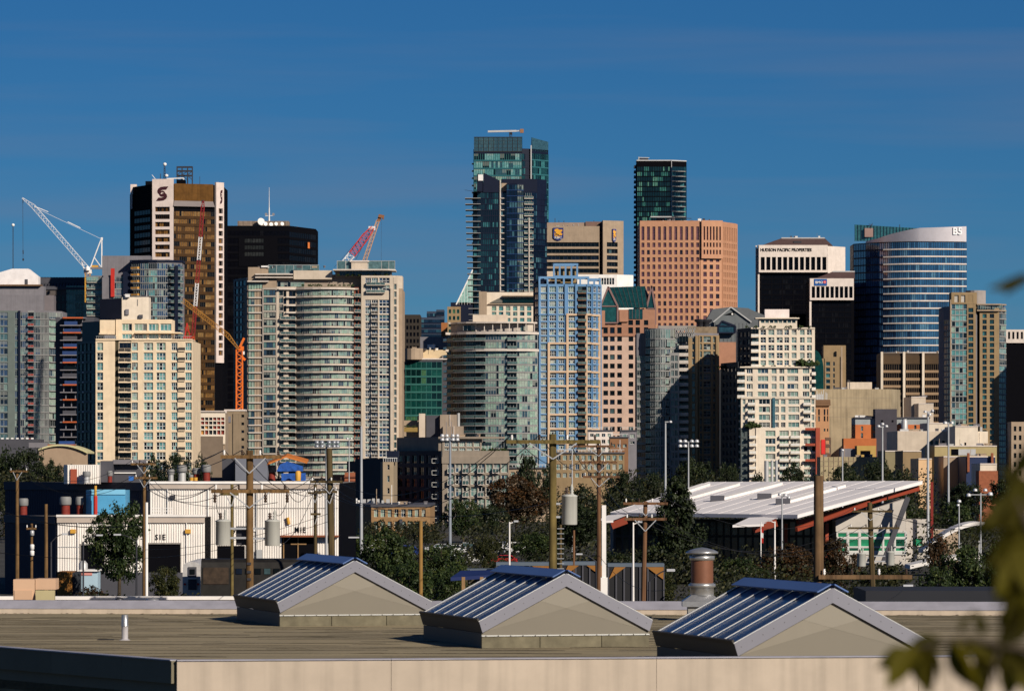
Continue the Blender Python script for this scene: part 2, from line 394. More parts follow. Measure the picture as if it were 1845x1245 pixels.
g_grey = glass('grey_green_glass', [(4, (.06, .10, .10)), (3, (.11, .16, .155)), (3, (.015, .025, .03)), (1, (.24, .29, .26))], blinds=.3)
g_navy = glass('navy_glass', [(5, (.004, .011, .027)), (3, (.008, .022, .048)), (2, (.02, .06, .09)), (1, (.05, .13, .17))], .05, 1.5)
g_sky = glass('sky_reflecting_glass', [(4, (.02, .07, .16)), (3, (.035, .11, .22)), (2, (.012, .035, .09)), (1, (.09, .20, .30))], .04, 2.3, .006)
g_tealdk = glass('dark_teal_glass', [(4, (.005, .024, .033)), (3, (.010, .05, .06)), (2, (.04, .16, .17)), (3, (.003, .006, .009))], .05, 1.6)
g_green = glass('bottle_green_glass', [(5, (.004, .042, .036)), (3, (.008, .065, .05)), (3, (.002, .014, .014)), (1, (.05, .13, .06))], .06, 1.5)
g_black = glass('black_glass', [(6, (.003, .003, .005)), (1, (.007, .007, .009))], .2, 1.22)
g_bronze = glass('bronze_glass', [(5, (.19, .095, .026)), (3, (.08, .038, .010)), (5, (.006, .004, .003)), (1, (.24, .14, .05))], .15, 1.3)
g_plum = glass('plum_glass', [(5, (.10, .045, .06)), (3, (.13, .06, .07)), (1, (.02, .012, .02))], .1, 1.5)
g_dark = glass('dark_window_glass', [(5, (.004, .006, .008)), (2, (.007, .012, .025)), (1, (.05, .09, .10))], .08, 1.35)
g_rail = glass('railing_glass', [(3, (.06, .11, .11)), (2, (.10, .16, .15))], .1, 1.5)
g_cool = glass('cool_grey_glass', [(3, (.035, .065, .13)), (2, (.07, .14, .16)), (1, (.18, .26, .24)), (3, (.010, .016, .03))], blinds=.35)

# ------------------------------------------------------------------ ground
gnd = mat('asphalt_and_dirt', (.055, .052, .045), .95, var=.5, scale=.05)
b = MB(); b.face([(-9000, -300, 0), (9000, -300, 0), (9000, 22000, 0), (-9000, 22000, 0)]); b.build('ground', gnd, kind='structure')

# ------------------------------------------------------------------ office tower with white corner piers and S emblems
t = Bld('office_tower', 'tall brown and white bank tower with a dark S emblem on its white corner piers', 2230, 318, 'tower')
LA, LB, FB, RB, RE = (235, 27), (275, 1.2), (313, 0), (387, 8), (401, 12)
t.mass([LA, LB, FB, RB, (401, 12.5)], 26, 332, m=black, top=flatroof)
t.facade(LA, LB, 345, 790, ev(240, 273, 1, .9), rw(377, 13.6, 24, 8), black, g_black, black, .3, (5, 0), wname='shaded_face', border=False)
t.facade(LB, FB, 323, 790, [(280, 306.5)], rw(373, 13.6, 30, 8.6), pinkw, g_bronze, bronze, 1.0, (6, 0), wname='corner_pier', border=False)
t.facade((387, 8), RE, 327, 653, [(391.5, 399)], rw(374, 13.5, 20, 9), pinkw, g_bronze, drk_fr, 1.0, (1, 0), wname='corner_pier')
t.box('corner_pier', 235, 246, 327, 372, pinkw, 24, 3)
t.mass([(314, -.7), (384, 6.9)], 3, 331, 362, mat('ochre_crown_panel', (.135, .062, .015), .6, spec=.06, var=.35, streak=.25), name='crown_panel')
b = MB(); q = [t.P(314, 362, -.8), t.P(384, 362, 6.8), t.P(387, 372, 6.3), t.P(312.5, 372, -1.6)]
b.face(q[::-1]); b.face([q[3], q[2], t.P(387, 373, 12), t.P(312.5, 373, 3)]); b.build('crown_slope', mat('dull_purple_metal', (.12, .09, .09), .5), t.o)
t.bands((313.5, -.5), (386.5, 7.4), rw(381, 13.6, 30, 8.2), 22, g_bronze, drk_fr, slab=5.2, slabm=bronze, slabp=.35, bar=.1)
def s_emblem(t, px, py, h, wd, A, B, m):
    a, u, L, n, ux = t.fr(A, B); k = t.k; b = MB()
    pts = []                         # S made of two hooked blades round a ring
    up = [(1.0, 1.0), (.35, 1.0), (-.25, .93), (-.62, .72), (-.78, .42), (-.72, .10), (-.45, -.12), (-.34, .12), (-.30, .34), (-.12, .48), (.15, .54), (.62, .54)]
    def place(P, mi=0, off=1.1):
        V = [Vector((a.x + (u * (ux(px) + x * wd / 2 * k)).x + n.x * off, a.y + (u * (ux(px) + x * wd / 2 * k)).y + n.y * off, t.z(py) + y * h / 2 * k)) for x, y in P]
        b.face(V, mi); V2 = [v - Vector((n.x, n.y, 0)) * .4 for v in V]
        for i in range(len(V)): b.face([V[i], V2[i], V2[(i + 1) % len(V)], V[(i + 1) % len(V)]], mi)
    place(up[::-1]); place([(-x, -y) for x, y in up][::-1])
    ring = [(.50 * math.cos(i * math.pi / 6), .44 * math.sin(i * math.pi / 6)) for i in range(12)]; place(ring, 0, 1.12)
    for s_ in (-1, 1): place([(s_ * -.28, .02), (s_ * -.1, -.06 * s_), (s_ * .18, .14), (s_ * .1, .2)][::s_], 1, 1.16)
    b.build('emblem', [m, pinkw], t.o)
mrn = mat('dark_maroon_sign', (.05, .012, .018), .5)
s_emblem(t, 293, 349.5, 26, 23, LB, FB, mrn); s_emblem(t, 396, 353, 25, 7, (387, 8), RE, mrn)
t.box('penthouse', 318, 333, 322, 333, black, 9, 8); t.box('penthouse', 262, 275, 324, 345, black, 12, 6)
b = MB()
for x in (319, 328, 338, 346.5):
    for dd in (12, 18): b.bar(t.P(x, 334, dd), t.P(x, 297.5, dd), .55)
for y in (298, 305, 313.5):
    for dd in (12, 18): b.bar(t.P(319, y, dd), t.P(346.5, y, dd), .5)
for (x0, x1) in ((319, 328), (328, 338), (338, 346.5)): b.bar(t.P(x0, 313, 12), t.P(x1, 306, 12), .3); b.bar(t.P(x1, 322, 12), t.P(x0, 314, 12), .3)
b.build('rooftop_frame', steeld, t.o)
b = MB(); lattice(b, t.P(296.5, 330, 14), t.P(296.5, 294, 14), .9, .5, 8, .2); b.bar(t.P(289, 330, 14), t.P(289, 310, 14), .3); b.bar(t.P(360, 332, 10), t.P(360, 316, 10), .2); b.build('antenna_mast', steeld, t.o)
b = MB(); b.lathe([(.1, -.9), (.8, -.5), (.9, .4), (.2, .8)], 8, 0, t.P(297, 293, 14)); b.lathe([(.1, -.7), (.9, -.4), (.9, .4), (.2, .8)], 8, 0, t.P(300, 314, 13)); b.build('radome', white, t.o)
b = MB(); b.bar(t.P(301, 320, 10), t.P(331, 319, 10), .5); b.bar(t.P(301, 324, 10), t.P(301, 319, 10), .4); b.bar(t.P(331, 332, 10), t.P(331, 319, 10), .5); b.bar(t.P(274, 313, 10), t.P(281, 322, 10), .25); b.build('roof_rail', white, t.o)

# ------------------------------------------------------------------ black block with dishes
t = Bld('office_block', 'big flat topped black glass office block with dishes and a mast on the roof', 2450, 486)
t.mass([(403, 0), (521, 0), (569, 34)], 30, 407, m=black, top=flatroof)
t.bands((403, 0), (521, 0), rw(416, 14, 26, 9), 18, g_black, black, slab=4.5, slabm=black, slabp=.15)
t.bands((521, 0), (569, 34), rw(418, 14, 26, 9), 14, g_black, black, slab=4.5, slabm=black, slabp=.15)
t.box('penthouse', 428, 520, 397, 408, mat('weathered_screen', (.26, .2, .16), .9, streak=.5, var=.4), 8, 14); t.box('penthouse', 520, 537, 406, 412, greyc, 14, 6)
b = MB(); b.tube(t.P(485, 397, 14), t.P(485, 372, 14), .45, .3); b.tube(t.P(485, 372, 14), t.P(485, 335, 14), .2, .08); b.bar(t.P(478, 387, 14), t.P(493, 386, 14), .25); b.build('antenna_mast', white, t.o)
for x, y, r in ((470, 399, 2.0), (478, 403, 1.1), (488, 404, 1.1), (497, 403, 1.0), (508, 403, 1.0), (479, 386, .8), (492, 386, .8)):
    b = MB(); q = t.P(x, y, 5); b.tube(q, q + Vector((.2, -.5, .1)), r * .5, r, 12); b.tube(q + Vector((0, .1, 0)), q + Vector((0, 3, -.4)), .15, .15, 5); b.build('satellite_dish', white if y > 390 else steeld, t.o)
t.bands((553, 22), (557, 25), [(433, 444)], 1, mat('orange_sign_face', (.7, .2, .05), .5), black, name='sign_panel', off=.4, bar=.1)
t.facade((430, -.2), (500, -.2), 428, 480, ev(436, 480, 1, .8), [(430, 438), (442, 450), (454, 462)], black, glass('smoke_glass', [(3, (.02, .022, .022)), (2, (.028, .03, .03))], .2, 1.4), black, .2, (6, 0), wname='louvre_bay')

# ------------------------------------------------------------------ left edge condo and its neighbours
t = Bld('condo_tower', 'slim grey glass condo with red framed balconies at the left edge', 2000, 60, 'tower')
t.mass([(-20, 0), (88, 0), (112, 9)], 22, 560, m=greyc, top=flatroof)
t.box('penthouse', -20, 78, 531, 561, greyc, 3, 14); t.box('penthouse', -20, 79, 515, 532, greyc, 6, 9); t.box('penthouse', 78, 97, 531, 561, mat('warm_grey_wall', (.17, .15, .16), .8), 8, 9)
rr = rw(563, 12.9, 26, 11.2)
t.facade((-20, 0), (33, 0), 560, 900, [(-14, -4), (0, 14), (27, 32)], rr, mat('grey_green_panel', (.13, .16, .15), .6), g_cool, gry_fr, .3, (1, 0))
t.box('blue_fin', 33, 36.5, 560, 900, navy, -.9, .8)
t.bands((37, 0), (50, 0), rr, 4, g_cool, gry_fr, slab=1.5, slabm=slabg)
t.facade((50, 0), (61.5, 0), 560, 900, [(50.5, 61)], rr, slabg, g_dark, drk_fr, .1, (1, 0))
t.balconies((50.5, -.1), (61, -.1), [r[1] for r in rr], 1.5, slabg, mat('red_railing_panel', (.28, .05, .04), .5), th=.3)
t.bands((61.5, 0), (73, 0), rr, 4, g_cool, gry_fr, slab=1.5, slabm=slabg)
t.bands((73, 0), (88, -.5), rr, 6, g_grey, slabg, slab=2, slabm=slabg, bar=.3)
t.bands((88, -.4), (103, 5.5), rr, 5, g_pale, gry_fr, slab=1.8, slabm=slabg, slabp=.8)
t.bands((103, 5.5), (112, 9), rr, 5, g_grey, slabg, slab=2, slabm=slabg, bar=.35)
b = MB(); P = [t.P(-16, 512, 8), t.P(-16, 494, 8), t.P(22, 483, 8), t.P(51, 483, 8), t.P(69, 497, 8), t.P(69, 512, 8)]; Q = [p + Vector((0, 9, 0)) for p in P]
b.face(P); b.face(Q[::-1])
for i in range(6): b.face([P[i], Q[i], Q[(i + 1) % 6], P[(i + 1) % 6]])
b.build('tarp_shelter', mat('white_tarp', (.82, .78, .78), .8), t.o); t.box('shelter_door', 45, 50, 502, 511, greyd, 7.7, .3)
t.box('scaffold_deck', -16, 74, 512, 514.5, mat('scaffold_timber', (.2, .12, .07), .9), 4, 7)

t = Bld('glass_office', 'green glass office block with a dark slatted roof behind the white luffing crane', 2300, 125)
t.mass([(62, 0), (180, 0)], 30, 516, m=greyd, top=greyd)
t.box('roof_screen', 66, 172, 499, 520, greyd, 10, 8)
b = MB()
for i in range(18): b.bar(t.P(70 + i * 5.4, 520, 0), t.P(76 + i * 5.4, 497, 22), 1.0, t2=.4)
b.bar(t.P(66, 520, -.6), t.P(168, 520, -.6), 1.2); b.bar(t.P(70, 498, 22), t.P(172, 498, 22), .8); b.build('roof_slats', greyd, t.o)
t.facade((62, 0), (119, 0), 520, 640, ev(96, 117, 3, .75), [(532, 543), (546.5, 557), (560, 571)], mat('brown_grey_wall', (.10, .085, .08), .8), g_dark, drk_fr, .4, (0, 0))
t.bands((120, -.2), (156, -.2), [(515, 526), (531, 542), (547, 558), (563, 574), (579, 590), (595, 606)], 7, glass('mint_glass', [(3, (.11, .24, .19)), (2, DK), (1, (.2, .34, .27))]), mat('mint_frame', (.24, .36, .29), .5), slab=5, slabm=mat('mint_spandrel', (.17, .30, .24), .4), bar=.35)

t = Bld('condo_tower', 'blue grey condo with a red fin and yellow accent left of the bank tower', 2150, 245, 'tower')
t.mass([(156, 6), (186, 6), (186, 0), (236, 0)], 22, 496, m=greyc, top=flatroof)
t.box('lift_core', 184, 271, 460, 500, greyc, 6, 12)
t.box('core_wall', 184, 202, 500, 560, greyc, -.4, .6)
t.box('red_fin', 199.5, 206, 484, 535, redp, -1.6, 2.0)
rr = rw(498, 12, 22, 10)
t.bands((156, 6), (185.5, 6), rr, 7, g_teal, gry_fr, slab=1.5, slabm=slabw)
t.balconies((157, 6), (184, 6), [r[1] for r in rr[:12]], 1.6, slabw, g_rail)
t.bands((206.5, 0), (222, 0), rr, 5, g_cool, gry_fr, slab=1.6, slabm=slabg)
t.mass([(222, -1.5), (238, -1.5)], 8, 490, m=navy, name='navy_bay')
cv = arc(238, 328, 6, 6, 3)
t.mass(cv, 16, 470, m=greyc, top=flatroof)
t.slabs([(234, -1), *cv, (330, 4)], 15, [469], 1.0, navy, 'roof_slab', .8)
rr2 = rw(475.5, 12, 24, 10)
for i in range(6):
    gm = (g_dark, g_cool, g_teal, g_cool, g_cool, g_cool)[i]
    t.bands(cv[i], cv[i + 1], rr2, 4, gm, gry_fr if i < 5 else navy, slab=1.6, slabm=slabg)
t.balconies((239, -2.2), (251, -4.4), [r[1] for r in rr2], 1.6, slabg, mat('amber_panel', (.55, .27, .05), .6))
t.balconies((303, -3.4), (326, 1.6), [r[1] for r in rr2], 2.0, slabg, g_rail)
t.box('navy_pier', 315, 320.5, 480, 900, navy, -4.2, 1.5)

t = Bld('unfinished_building', 'dark half built slab block with blue and orange site sheeting beside the cream tower', 1620, 132)
t.mass([(100, 8), (170, 8)], 20, 570, m=greyd, top=greyc)
t.slabs([(108, 0), (152, 0)], 10, [572 + 13.4 * i for i in range(22)], .35, greyc)
shb = mat('blue_site_sheet', (.02, .05, .16), .7); sho = mat('orange_site_sheet', (.45, .10, .03), .7)
for i in range(20):
    y = 574 + 13.4 * i
    for x in ((114, 128, 142) if i % 2 else (118, 135, 148)): t.box('column', x, x + 1.6, y, y + 11, greyc, 1.5, .5)
    if i < 8 or random.random() < .3: t.box('site_sheet', 112 + random.random() * 6, 135 + random.random() * 15, y + 5, y + 11.6, random.choice((shb, shb, greyd, g_dark)), .3, .08)
    if i in (0, 2, 4, 6, 9, 11, 14): t.box('site_sheet', 113, 138 + random.random() * 12, y - 2.6, y, sho, -.3, .2)

# ------------------------------------------------------------------ cream tower
t = Bld('apartment_tower', 'cream apartment tower with teal windows, a dark shaded side and a stepped top', 1320, 250, 'tower')
t.mass([(140, 14), (172.5, 0), (347, 0)], 20, 614, m=cream, top=flatroof)
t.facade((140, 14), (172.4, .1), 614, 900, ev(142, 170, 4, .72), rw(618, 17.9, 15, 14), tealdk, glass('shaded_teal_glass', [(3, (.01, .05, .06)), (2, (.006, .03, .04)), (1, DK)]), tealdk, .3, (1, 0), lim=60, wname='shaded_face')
b = MB(); b.box((-.18, -.3, -.18), (.18, 0, .18)); me = b.mesh('bracket', [white])
for i in range(12): q = t.P(153, 634 + 17.9 * i, 8.3); ob('wall_light', me, t.o, q + Vector((-.5, -.8, 0)))
cols = [(175, 186)]; rr = rw(617.5, 17.9, 14, 14)
t.facade((172.5, 0), (207.5, 0), 610.5, 905, cols, rr, cream, g_teal, wht_fr, .4, (1, 1))
t.box('recess_strip', 207.8, 214.8, 611, 905, mat('recess_shade', (.07, .06, .035), .9), -.08, .1)  # flat dark strip, painted as the shade of a recess
t.facade((214, -.06), (237, -.06), 611, 905, [(215, 236)], rr, cream, g_dark, drk_fr, .1, (2, 0), name='balcony_door')
t.balconies((214, -.1), (236.6, -.1), [y[1] + 2.6 for y in rr], 1.7, cream, mat('dark_railing', (.05, .045, .04), .6), th=.35)
t.facade((236.7, 0), (347, 0), 611, 905, [(237.5, 248.5), (259, 276), (282, 298.5), (309, 320), (334, 345.5)], rr, cream, g_teal, wht_fr, .4, (2, 1))
b = MB(); b.box((-1.0, -.5, -.25), (1.0, 0, 0)); b.box((-1.0, -.5, 0), (1.0, -.42, .85), 1); me = b.mesh('small_balcony', [cream, mat('dark_railing', (0, 0, 0))])
for r in rr: q = t.P(327.5, r[1], -.4); ob('small_balcony', me, t.o, q)
t.slabs([(173, 0), (347, 0)], 12, [611.3], .3, cream, 'cornice', .75)
t.mass([(209, 4), (310, 4)], 11, 575, 612, cream, flatroof, 'penthouse')
t.facade((209, 4), (310, 4), 575.5, 611, [(220, 238), (242.5, 265), (268, 286), (289, 309)], [(582.5, 595.5), (601, 610)], cream, g_teal, wht_fr, .35, (2, 0))
t.slabs([(244, 3), (326, 3)], 9, [598], .35, cream, 'terrace_slab', 1.2)
t.mass([(219.5, 6), (268, 6)], 8, 534, 576, cream2, flatroof, 'lift_core')
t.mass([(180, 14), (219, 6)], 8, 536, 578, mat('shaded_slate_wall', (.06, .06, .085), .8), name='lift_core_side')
t.box('vent', 226, 232, 556, 566, greyc, 5.4, .6); t.box('vent', 250, 257, 566, 572, greyd, 5.3, .7)
t.mass([(180, 3), (207, 3)], 8, 576, 600, cream, flatroof, 'penthouse_wing'); t.slabs([(179, 2), (206, 2)], 6, [600], .4, cream, 'terrace_slab', 1)
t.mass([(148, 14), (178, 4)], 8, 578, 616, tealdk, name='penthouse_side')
b = MB()
for x in range(174, 346, 4): b.bar(t.P(x, 611, -.3), t.P(x, 606, -.3), .07)
b.bar(t.P(173, 606, -.3), t.P(208, 606, -.3), .1); b.bar(t.P(240, 606, -.3), t.P(346, 606, -.3), .1); b.build('roof_railing', gry_fr, t.o)

# ------------------------------------------------------------------ wide condo with bowed front
t = Bld('condo_tower', 'wide pale green condo with a bowed front of white balcony bands', 1760, 585, 'tower')
t.mass([(422, 20), (446, 1), (500, 0), (520, 0), (651, 0), (725, 0)], 20, 520, m=beige, top=flatroof)
t.facade((422, 20), (446, 1.2), 500, 900, ev(424, 444, 3, .75), rw(504, 13.5, 26, 10), navy, g_navy, navy, .3, (1, 0), lim=70, wname='shaded_face')
rr = rw(524, 13.5, 26, 10.8)
t.mass([(446, 1), (498, .5)], 14, 506, 900, beige, flatroof, 'left_wing')
t.bands((448, .9), (473, .7), rw(511, 13.5, 27, 10.8), 5, g_pale, drk_fr, slab=2.2, slabm=slabw, slabp=.7)
t.facade((473, .0), (511, -.5), 519, 900, [(475, 497), (503, 510.5)], rw(522, 13.5, 26, 10.6), mat('cream_grey_wall', (.42, .37, .32), .85), g_mix, drk_fr, .4, (3, 0))
t.box('front_pier', 498.5, 502.3, 517, 900, beige_l, -.8, .6); t.box('front_pier', 511, 519.5, 562, 900, beige_l, -1.2, 1.6)
t.facade((500, -.2), (534, -.2), 517, 900, [(503, 516), (520.5, 533)], rw(524, 13.5, 25, 10.8), beige_l, g_dark, drk_fr, .3, (1, 0), name='balcony_door')
cv = arc(533, 640, 5.5, 7)
t.mass(cv, 8, 519, 900, beige, flatroof, 'bowed_wing')
ys = [534.5, 549.5, 562.5] + [575.6 + 13.5 * i for i in range(22)]
for i in range(7): t.bands(cv[i], cv[i + 1], [(y - 10.8, y - 1.2) for y in ys], 5, g_pale, gry_fr, bar=.1)
t.slabs([(516, -1), *cv, (650, -.5)], 6, ys, .5, slabw, 'floor_band', 1.4)
t.slabs([(502, -1), *cv, (646, -.5)], 6, [519.5], .6, slabw, 'roof_slab', 1.2)
t.facade((638, -.3), (646.5, -.3), 518, 900, [(641, 645)], rw(524, 13.5, 24, 10), mat('oxblood_wall', (.22, .06, .03), .8), g_dark, drk_fr, .3, (0, 0), wname='red_pier')
t.balconies((506, -1.5), (533, -1.5), [y for y in ys[3:]], 1.2, slabw, g_rail, th=.2)
t.balconies((639, -1.2), (650, -1.2), ys, 1.2, slabw, g_rail, th=.2)
rt = [(651, -1), (716, -1), (725, 3)]
t.mass(rt, 16, 497, 900, beige_l, flatroof, 'right_wing')
rr = rw(540.5, 13.55, 26, 11.6)
t.facade((651, -1), (709, -1), 497, 900, [(658, 668.5), (669.5, 681), (683, 702)], [(501, 511), (514, 524.5)] + rr, beige_l, g_cool, wht_fr, .4, (2, 1))
t.balconies((669.3, -1.4), (681.3, -1.4), [r[1] for r in rr], 1.3, slabw, mat('dark_railing', (0, 0, 0)))
t.balconies((660, -1.4), (694, -1.4), [514, 527.5], 1.5, slabw, g_rail)
t.facade((709, -1), (716, -1), 500, 900, [(710, 714.5)], rw(512, 13.55, 27, 10), beige_l, g_grey, gry_fr, .5, (1, 0)); t.box('edge_pier', 703.5, 708.5, 520, 900, beige_l, -2.2, 1.2)
t.slabs([(600, -1), (652, -2), (700, -2), (713, 2)], 14, [485.5], .5, slabw, 'roof_slab', 1)
t.mass([(604, 3), (705, 3)], 10, 487, 499, beige, name='terrace_level'); t.bands((612, 2.8), (704, 2.8), [(488, 496)], 16, g_mix, gry_fr)
t.facade((607, 4), (712, 4), 469, 485, [(608, 622), (624, 640), (664, 687), (688, 700), (701, 711)], [(470, 484)], gry_fr, glass('screen_glass', [(2, (.07, .13, .14)), (1, (.09, .16, .17))], .1), gry_fr, .1, (3, 2), name='screen_panel', wname='glass_screen')
t.box('plant_room', 633, 662, 470, 486, beige_l, 2.5, 4); t.box('plant_room_roof', 630, 665, 469, 471.5, whitec, 2, 5.5)
t.box('plant_room', 447, 483, 481, 507, beige, 3, 8); t.box('plant_room', 529, 598, 487, 503, beige_l, 2, 6)
t.facade((483, 6), (575, 6), 476, 492, ev(483, 575, 6, .94), [(477, 491)], gry_fr, MATS['screen_glass'], gry_fr, .1, (3, 1), name='screen_panel', wname='glass_screen')
t.slabs([(460, 2), (528, 2)], 7, [493, 498.5], .45, slabw, 'terrace_slab', 1); t.slabs([(446, 0), (484, 0)], 7, [506], .5, slabw, 'terrace_slab', 1)
t.mass([(462, 4), (656, 4)], 5, 494, 520, mat('terrace_back_wall', (.3, .24, .19), .9), name='terrace_wall'); t.bands((464, 3.8), (548, 3.8), [(507, 516)], 14, g_mix, gry_fr)
plant = mat('terrace_planting', (.03, .05, .012), .9, var=.5, scale=3)
def shrubs(t, x0, x1, y, dd, n, h=3.0, m=None, name='planter_shrub'):
    for i in range(n):
        b = MB(); q = t.P(x0 + (x1 - x0) * (i + random.random()) / n, y, dd); r = h * t.k * random.uniform(.6, 1.1)
        for k in range(26):
            d = Vector((random.gauss(0, 1), random.gauss(0, 1), abs(random.gauss(0, 1)))).normalized() * r * random.uniform(.5, 1.1)
            e = Vector((random.gauss(0, 1), random.gauss(0, 1), random.gauss(0, 1))).normalized() * r * .35; f = e.orthogonal().normalized() * r * .3; c = q + d
            b.face([c - e, c + f, c + e, c - f])
        b.build(name, m or plant, t.o)
shrubs(t, 545, 640, 516, -2, 12, 4); shrubs(t, 608, 700, 497, 0, 8, 4); shrubs(t, 553, 640, 531.5, -7, 8, 2.2)

# ------------------------------------------------------------------ green glass mid-rise and small roofs
t = Bld('glass_midrise', 'low bottle green glass block between the bowed condo and the round condo', 1980, 765)
t.mass([(700, 0), (797, 0), (808, 10)], 30, 647, m=greyd, top=flatroof)
t.bands((722, 0), (796, 0), rw(652, 14, 14, 11), 8, g_green, grn_fr, slab=3, slabm=grn_fr, bar=.2)
t.mass([(796, 0), (808, 10)], 4, 640, m=mat('rough_grey_wall', (.2, .18, .17), .9), name='side_wall')
t.slabs([(728, 0), (806, 0)], 20, [645.5], .6, whitec, 'roof_slab', .5)
cv = arc(727, 762, 4, 5); t.mass(cv, 12, 628, 648, beige, flatroof, 'round_penthouse'); t.box('penthouse', 760, 808, 630, 647, mat('yellow_beige_wall', (.62, .48, .30), .85), 5, 9)
t = Bld('office_block', 'plain dark brown slab rising behind the green glass block', 2200, 742)
t.mass([(715, 0), (757, 0)], 30, 567, m=mat('dark_brown_wall', (.035, .028, .022), .8), top=flatroof)
t.facade((715, 0), (757, 0), 569, 640, ev(718, 756, 6, .6), rw(575, 12, 5, 7), mat('dark_brown_wall', (0, 0, 0)), g_black, black, .2, (0, 0))
t = Bld('low_building', 'grey flat roofed box with a small brick red tower on it', 2080, 782)
t.mass([(757, 0), (806, 0)], 20, 607, m=greyc, top=flatroof); t.box('red_block', 795, 806, 581, 608, mat('clay_red_wall', (.32, .12, .04), .85), 3, 6); t.box('roof_unit', 770, 784, 621, 628, white, -2, 2)
for (x0, x1, y, D, lab) in ((757, 800, 572, 3300, 'far hazy blue office row seen over the grey box'), (769, 786, 561, 3500, 'far narrow dark blue block topping the distant row'), (786, 800, 558, 3420, 'far dark block at the right end of the distant row')):
    t = Bld('far_building', lab, D, (x0 + x1) / 2); t.mass([(x0, 0), (x1, 0)], 30, y, m=mat('far_blue_wall', (.035, .05, .085), .6))
    t.bands((x0, 0), (x1, 0), rw(y + 4, 9, 8, 5), 6, g_navy, navy, slab=2, slabm=navy)

# ------------------------------------------------------------------ pale glass wedge
t = Bld('glass_sail', 'pale green glass wedge leaning beside the dark balcony tower', 2600, 838)
b = MB(); P = [t.P(822, 549), t.P(852, 549), t.P(852, 486)]; Q = [p + Vector((0, 8, 0)) for p in P]; b.face(P); b.face([Q[2], Q[1], Q[0]]); b.face([P[0], P[2], Q[2], Q[0]]); b.build('sail_glass', glass('pale_mint_glass', [(2, (.30, .50, .45)), (1, (.34, .52, .46))], .15), t.o)
b = MB(); b.bar(P[0], P[2], .7)
for i in range(1, 6): b.bar(P[0] + (P[2] - P[0]) * i / 6, P[0] + (P[1] - P[0]) * i / 6, .15)
b.build('sail_frame', white, t.o)
t.mass([(812, 0), (860, 0)], 20, 545, m=navy, name='podium'); t.mass([(806, -3), (830, -3)], 12, 553, m=tanst, name='podium_wing'); t.facade((806, -3), (830, -3), 553, 620, ev(807, 829, 3, .6), rw(558, 12, 5, 7), tanst, g_green, grn_fr, .3, (0, 0))

# ------------------------------------------------------------------ dark balcony tower
t = Bld('condo_tower', 'dark blue glass tower with spiky balconies on the left and a slanted top', 2370, 910, 'tower')
t.mass([(852, 8), (860, 0), (902, 0), (958, 0), (985, 12)], 22, 345, m=navy, top=flatroof)
t.mass([(903, 4), (968, 4), (985, 12)], 14, 322, 400, navy, name='crown_block')
b = MB(); P = [t.P(859, 346), t.P(860, 313), t.P(870, 315), t.P(871, 346)]; Q = [p + Vector((0, 10, 0)) for p in P]; b.face(P)
for i in range(4): b.face([P[i], Q[i], Q[(i + 1) % 4], P[(i + 1) % 4]])
P = [t.P(870.5, 347, -.4), t.P(871, 311.5, -.4), t.P(901, 326, -.4), t.P(901, 347, -.4)]; Q = [p + Vector((0, 6, 0)) for p in P]; b.face(P)
for i in range(4): b.face([P[i], Q[i], Q[(i + 1) % 4], P[(i + 1) % 4]])
b.build('sail_crown', navy, t.o); t.box('sign_panel', 861.5, 870.5, 315, 326, white, -.6, .3)
rr = rw(348, 10.45, 34, 9)
t.bands((860, 0), (901, 0), rr, 12, g_tealdk, navy, slab=1.3, slabm=navy, bar=.3)
t.box('white_fin', 900.6, 902.4, 325, 900, slabw, -.9, 1.1)
t.bands((902.6, 0), (913, 0), rr, 3, g_navy, gry_fr, slab=1.4, slabm=slabw, slabp=1.2)
t.bands((913, -2.5), (932, -3.2), rw(334, 10.45, 36, 9), 4, g_navy, navy, slab=1.2, slabm=mat('cobalt_panel', (.02, .05, .15), .4), bar=.25)
t.bands((932, -3.2), (943, -1), rw(334, 10.45, 36, 9), 3, g_grey, navy, slab=1.2, slabm=MATS['cobalt_panel'], bar=.2)
t.mass([(913, -2.3), (932, -3), (943, -.8)], 5, 331, 900, navy, name='glazed_bay')
t.bands((943.4, 0), (957, 0), rr, 4, g_tealdk, gry_fr)
t.balconies((943, 0), (959.5, 1), [r[1] + .6 for r in rr], 2.2, slabw, g_rail, th=.35)
t.box('white_fin', 952.5, 954.5, 393, 900, slabw, -2.4, .8)
t.bands((958.5, .2), (985, 12), rr, 8, g_navy, navy, slab=1.5, slabm=navy)
b = MB(); b.faces([t.P(837, 343, -3), t.P(867, 347.5, -3), t.P(867, 346.3, 8), t.P(837, 342.4, 2)], [(0, 1, 2, 3), (3, 2, 1, 0)]); b.build('canopy_blade', slabg, t.o)
for i in range(34):
    y = 357.5 + 10.45 * i; x = 838 + i * .32
    b = MB(); q = t.P(x, y, 2); b.box((q.x, q.y - 4, q.z - .2), (t.P(866, y).x, q.y + 8, q.z + .1)); b.build('balcony_blade', slabg, t.o)
    if i < 32: t.box('balcony_screen', 853 + i * .05, 866, y + 2.5, y + 9.6, random.choice((g_navy, g_tealdk, g_dark)), 0, .1)
t.box('side_core', 852, 860, 346, 900, black, 1, 8)
t.box('plant_room', 903, 918, 330, 345, beige, 2, 5)

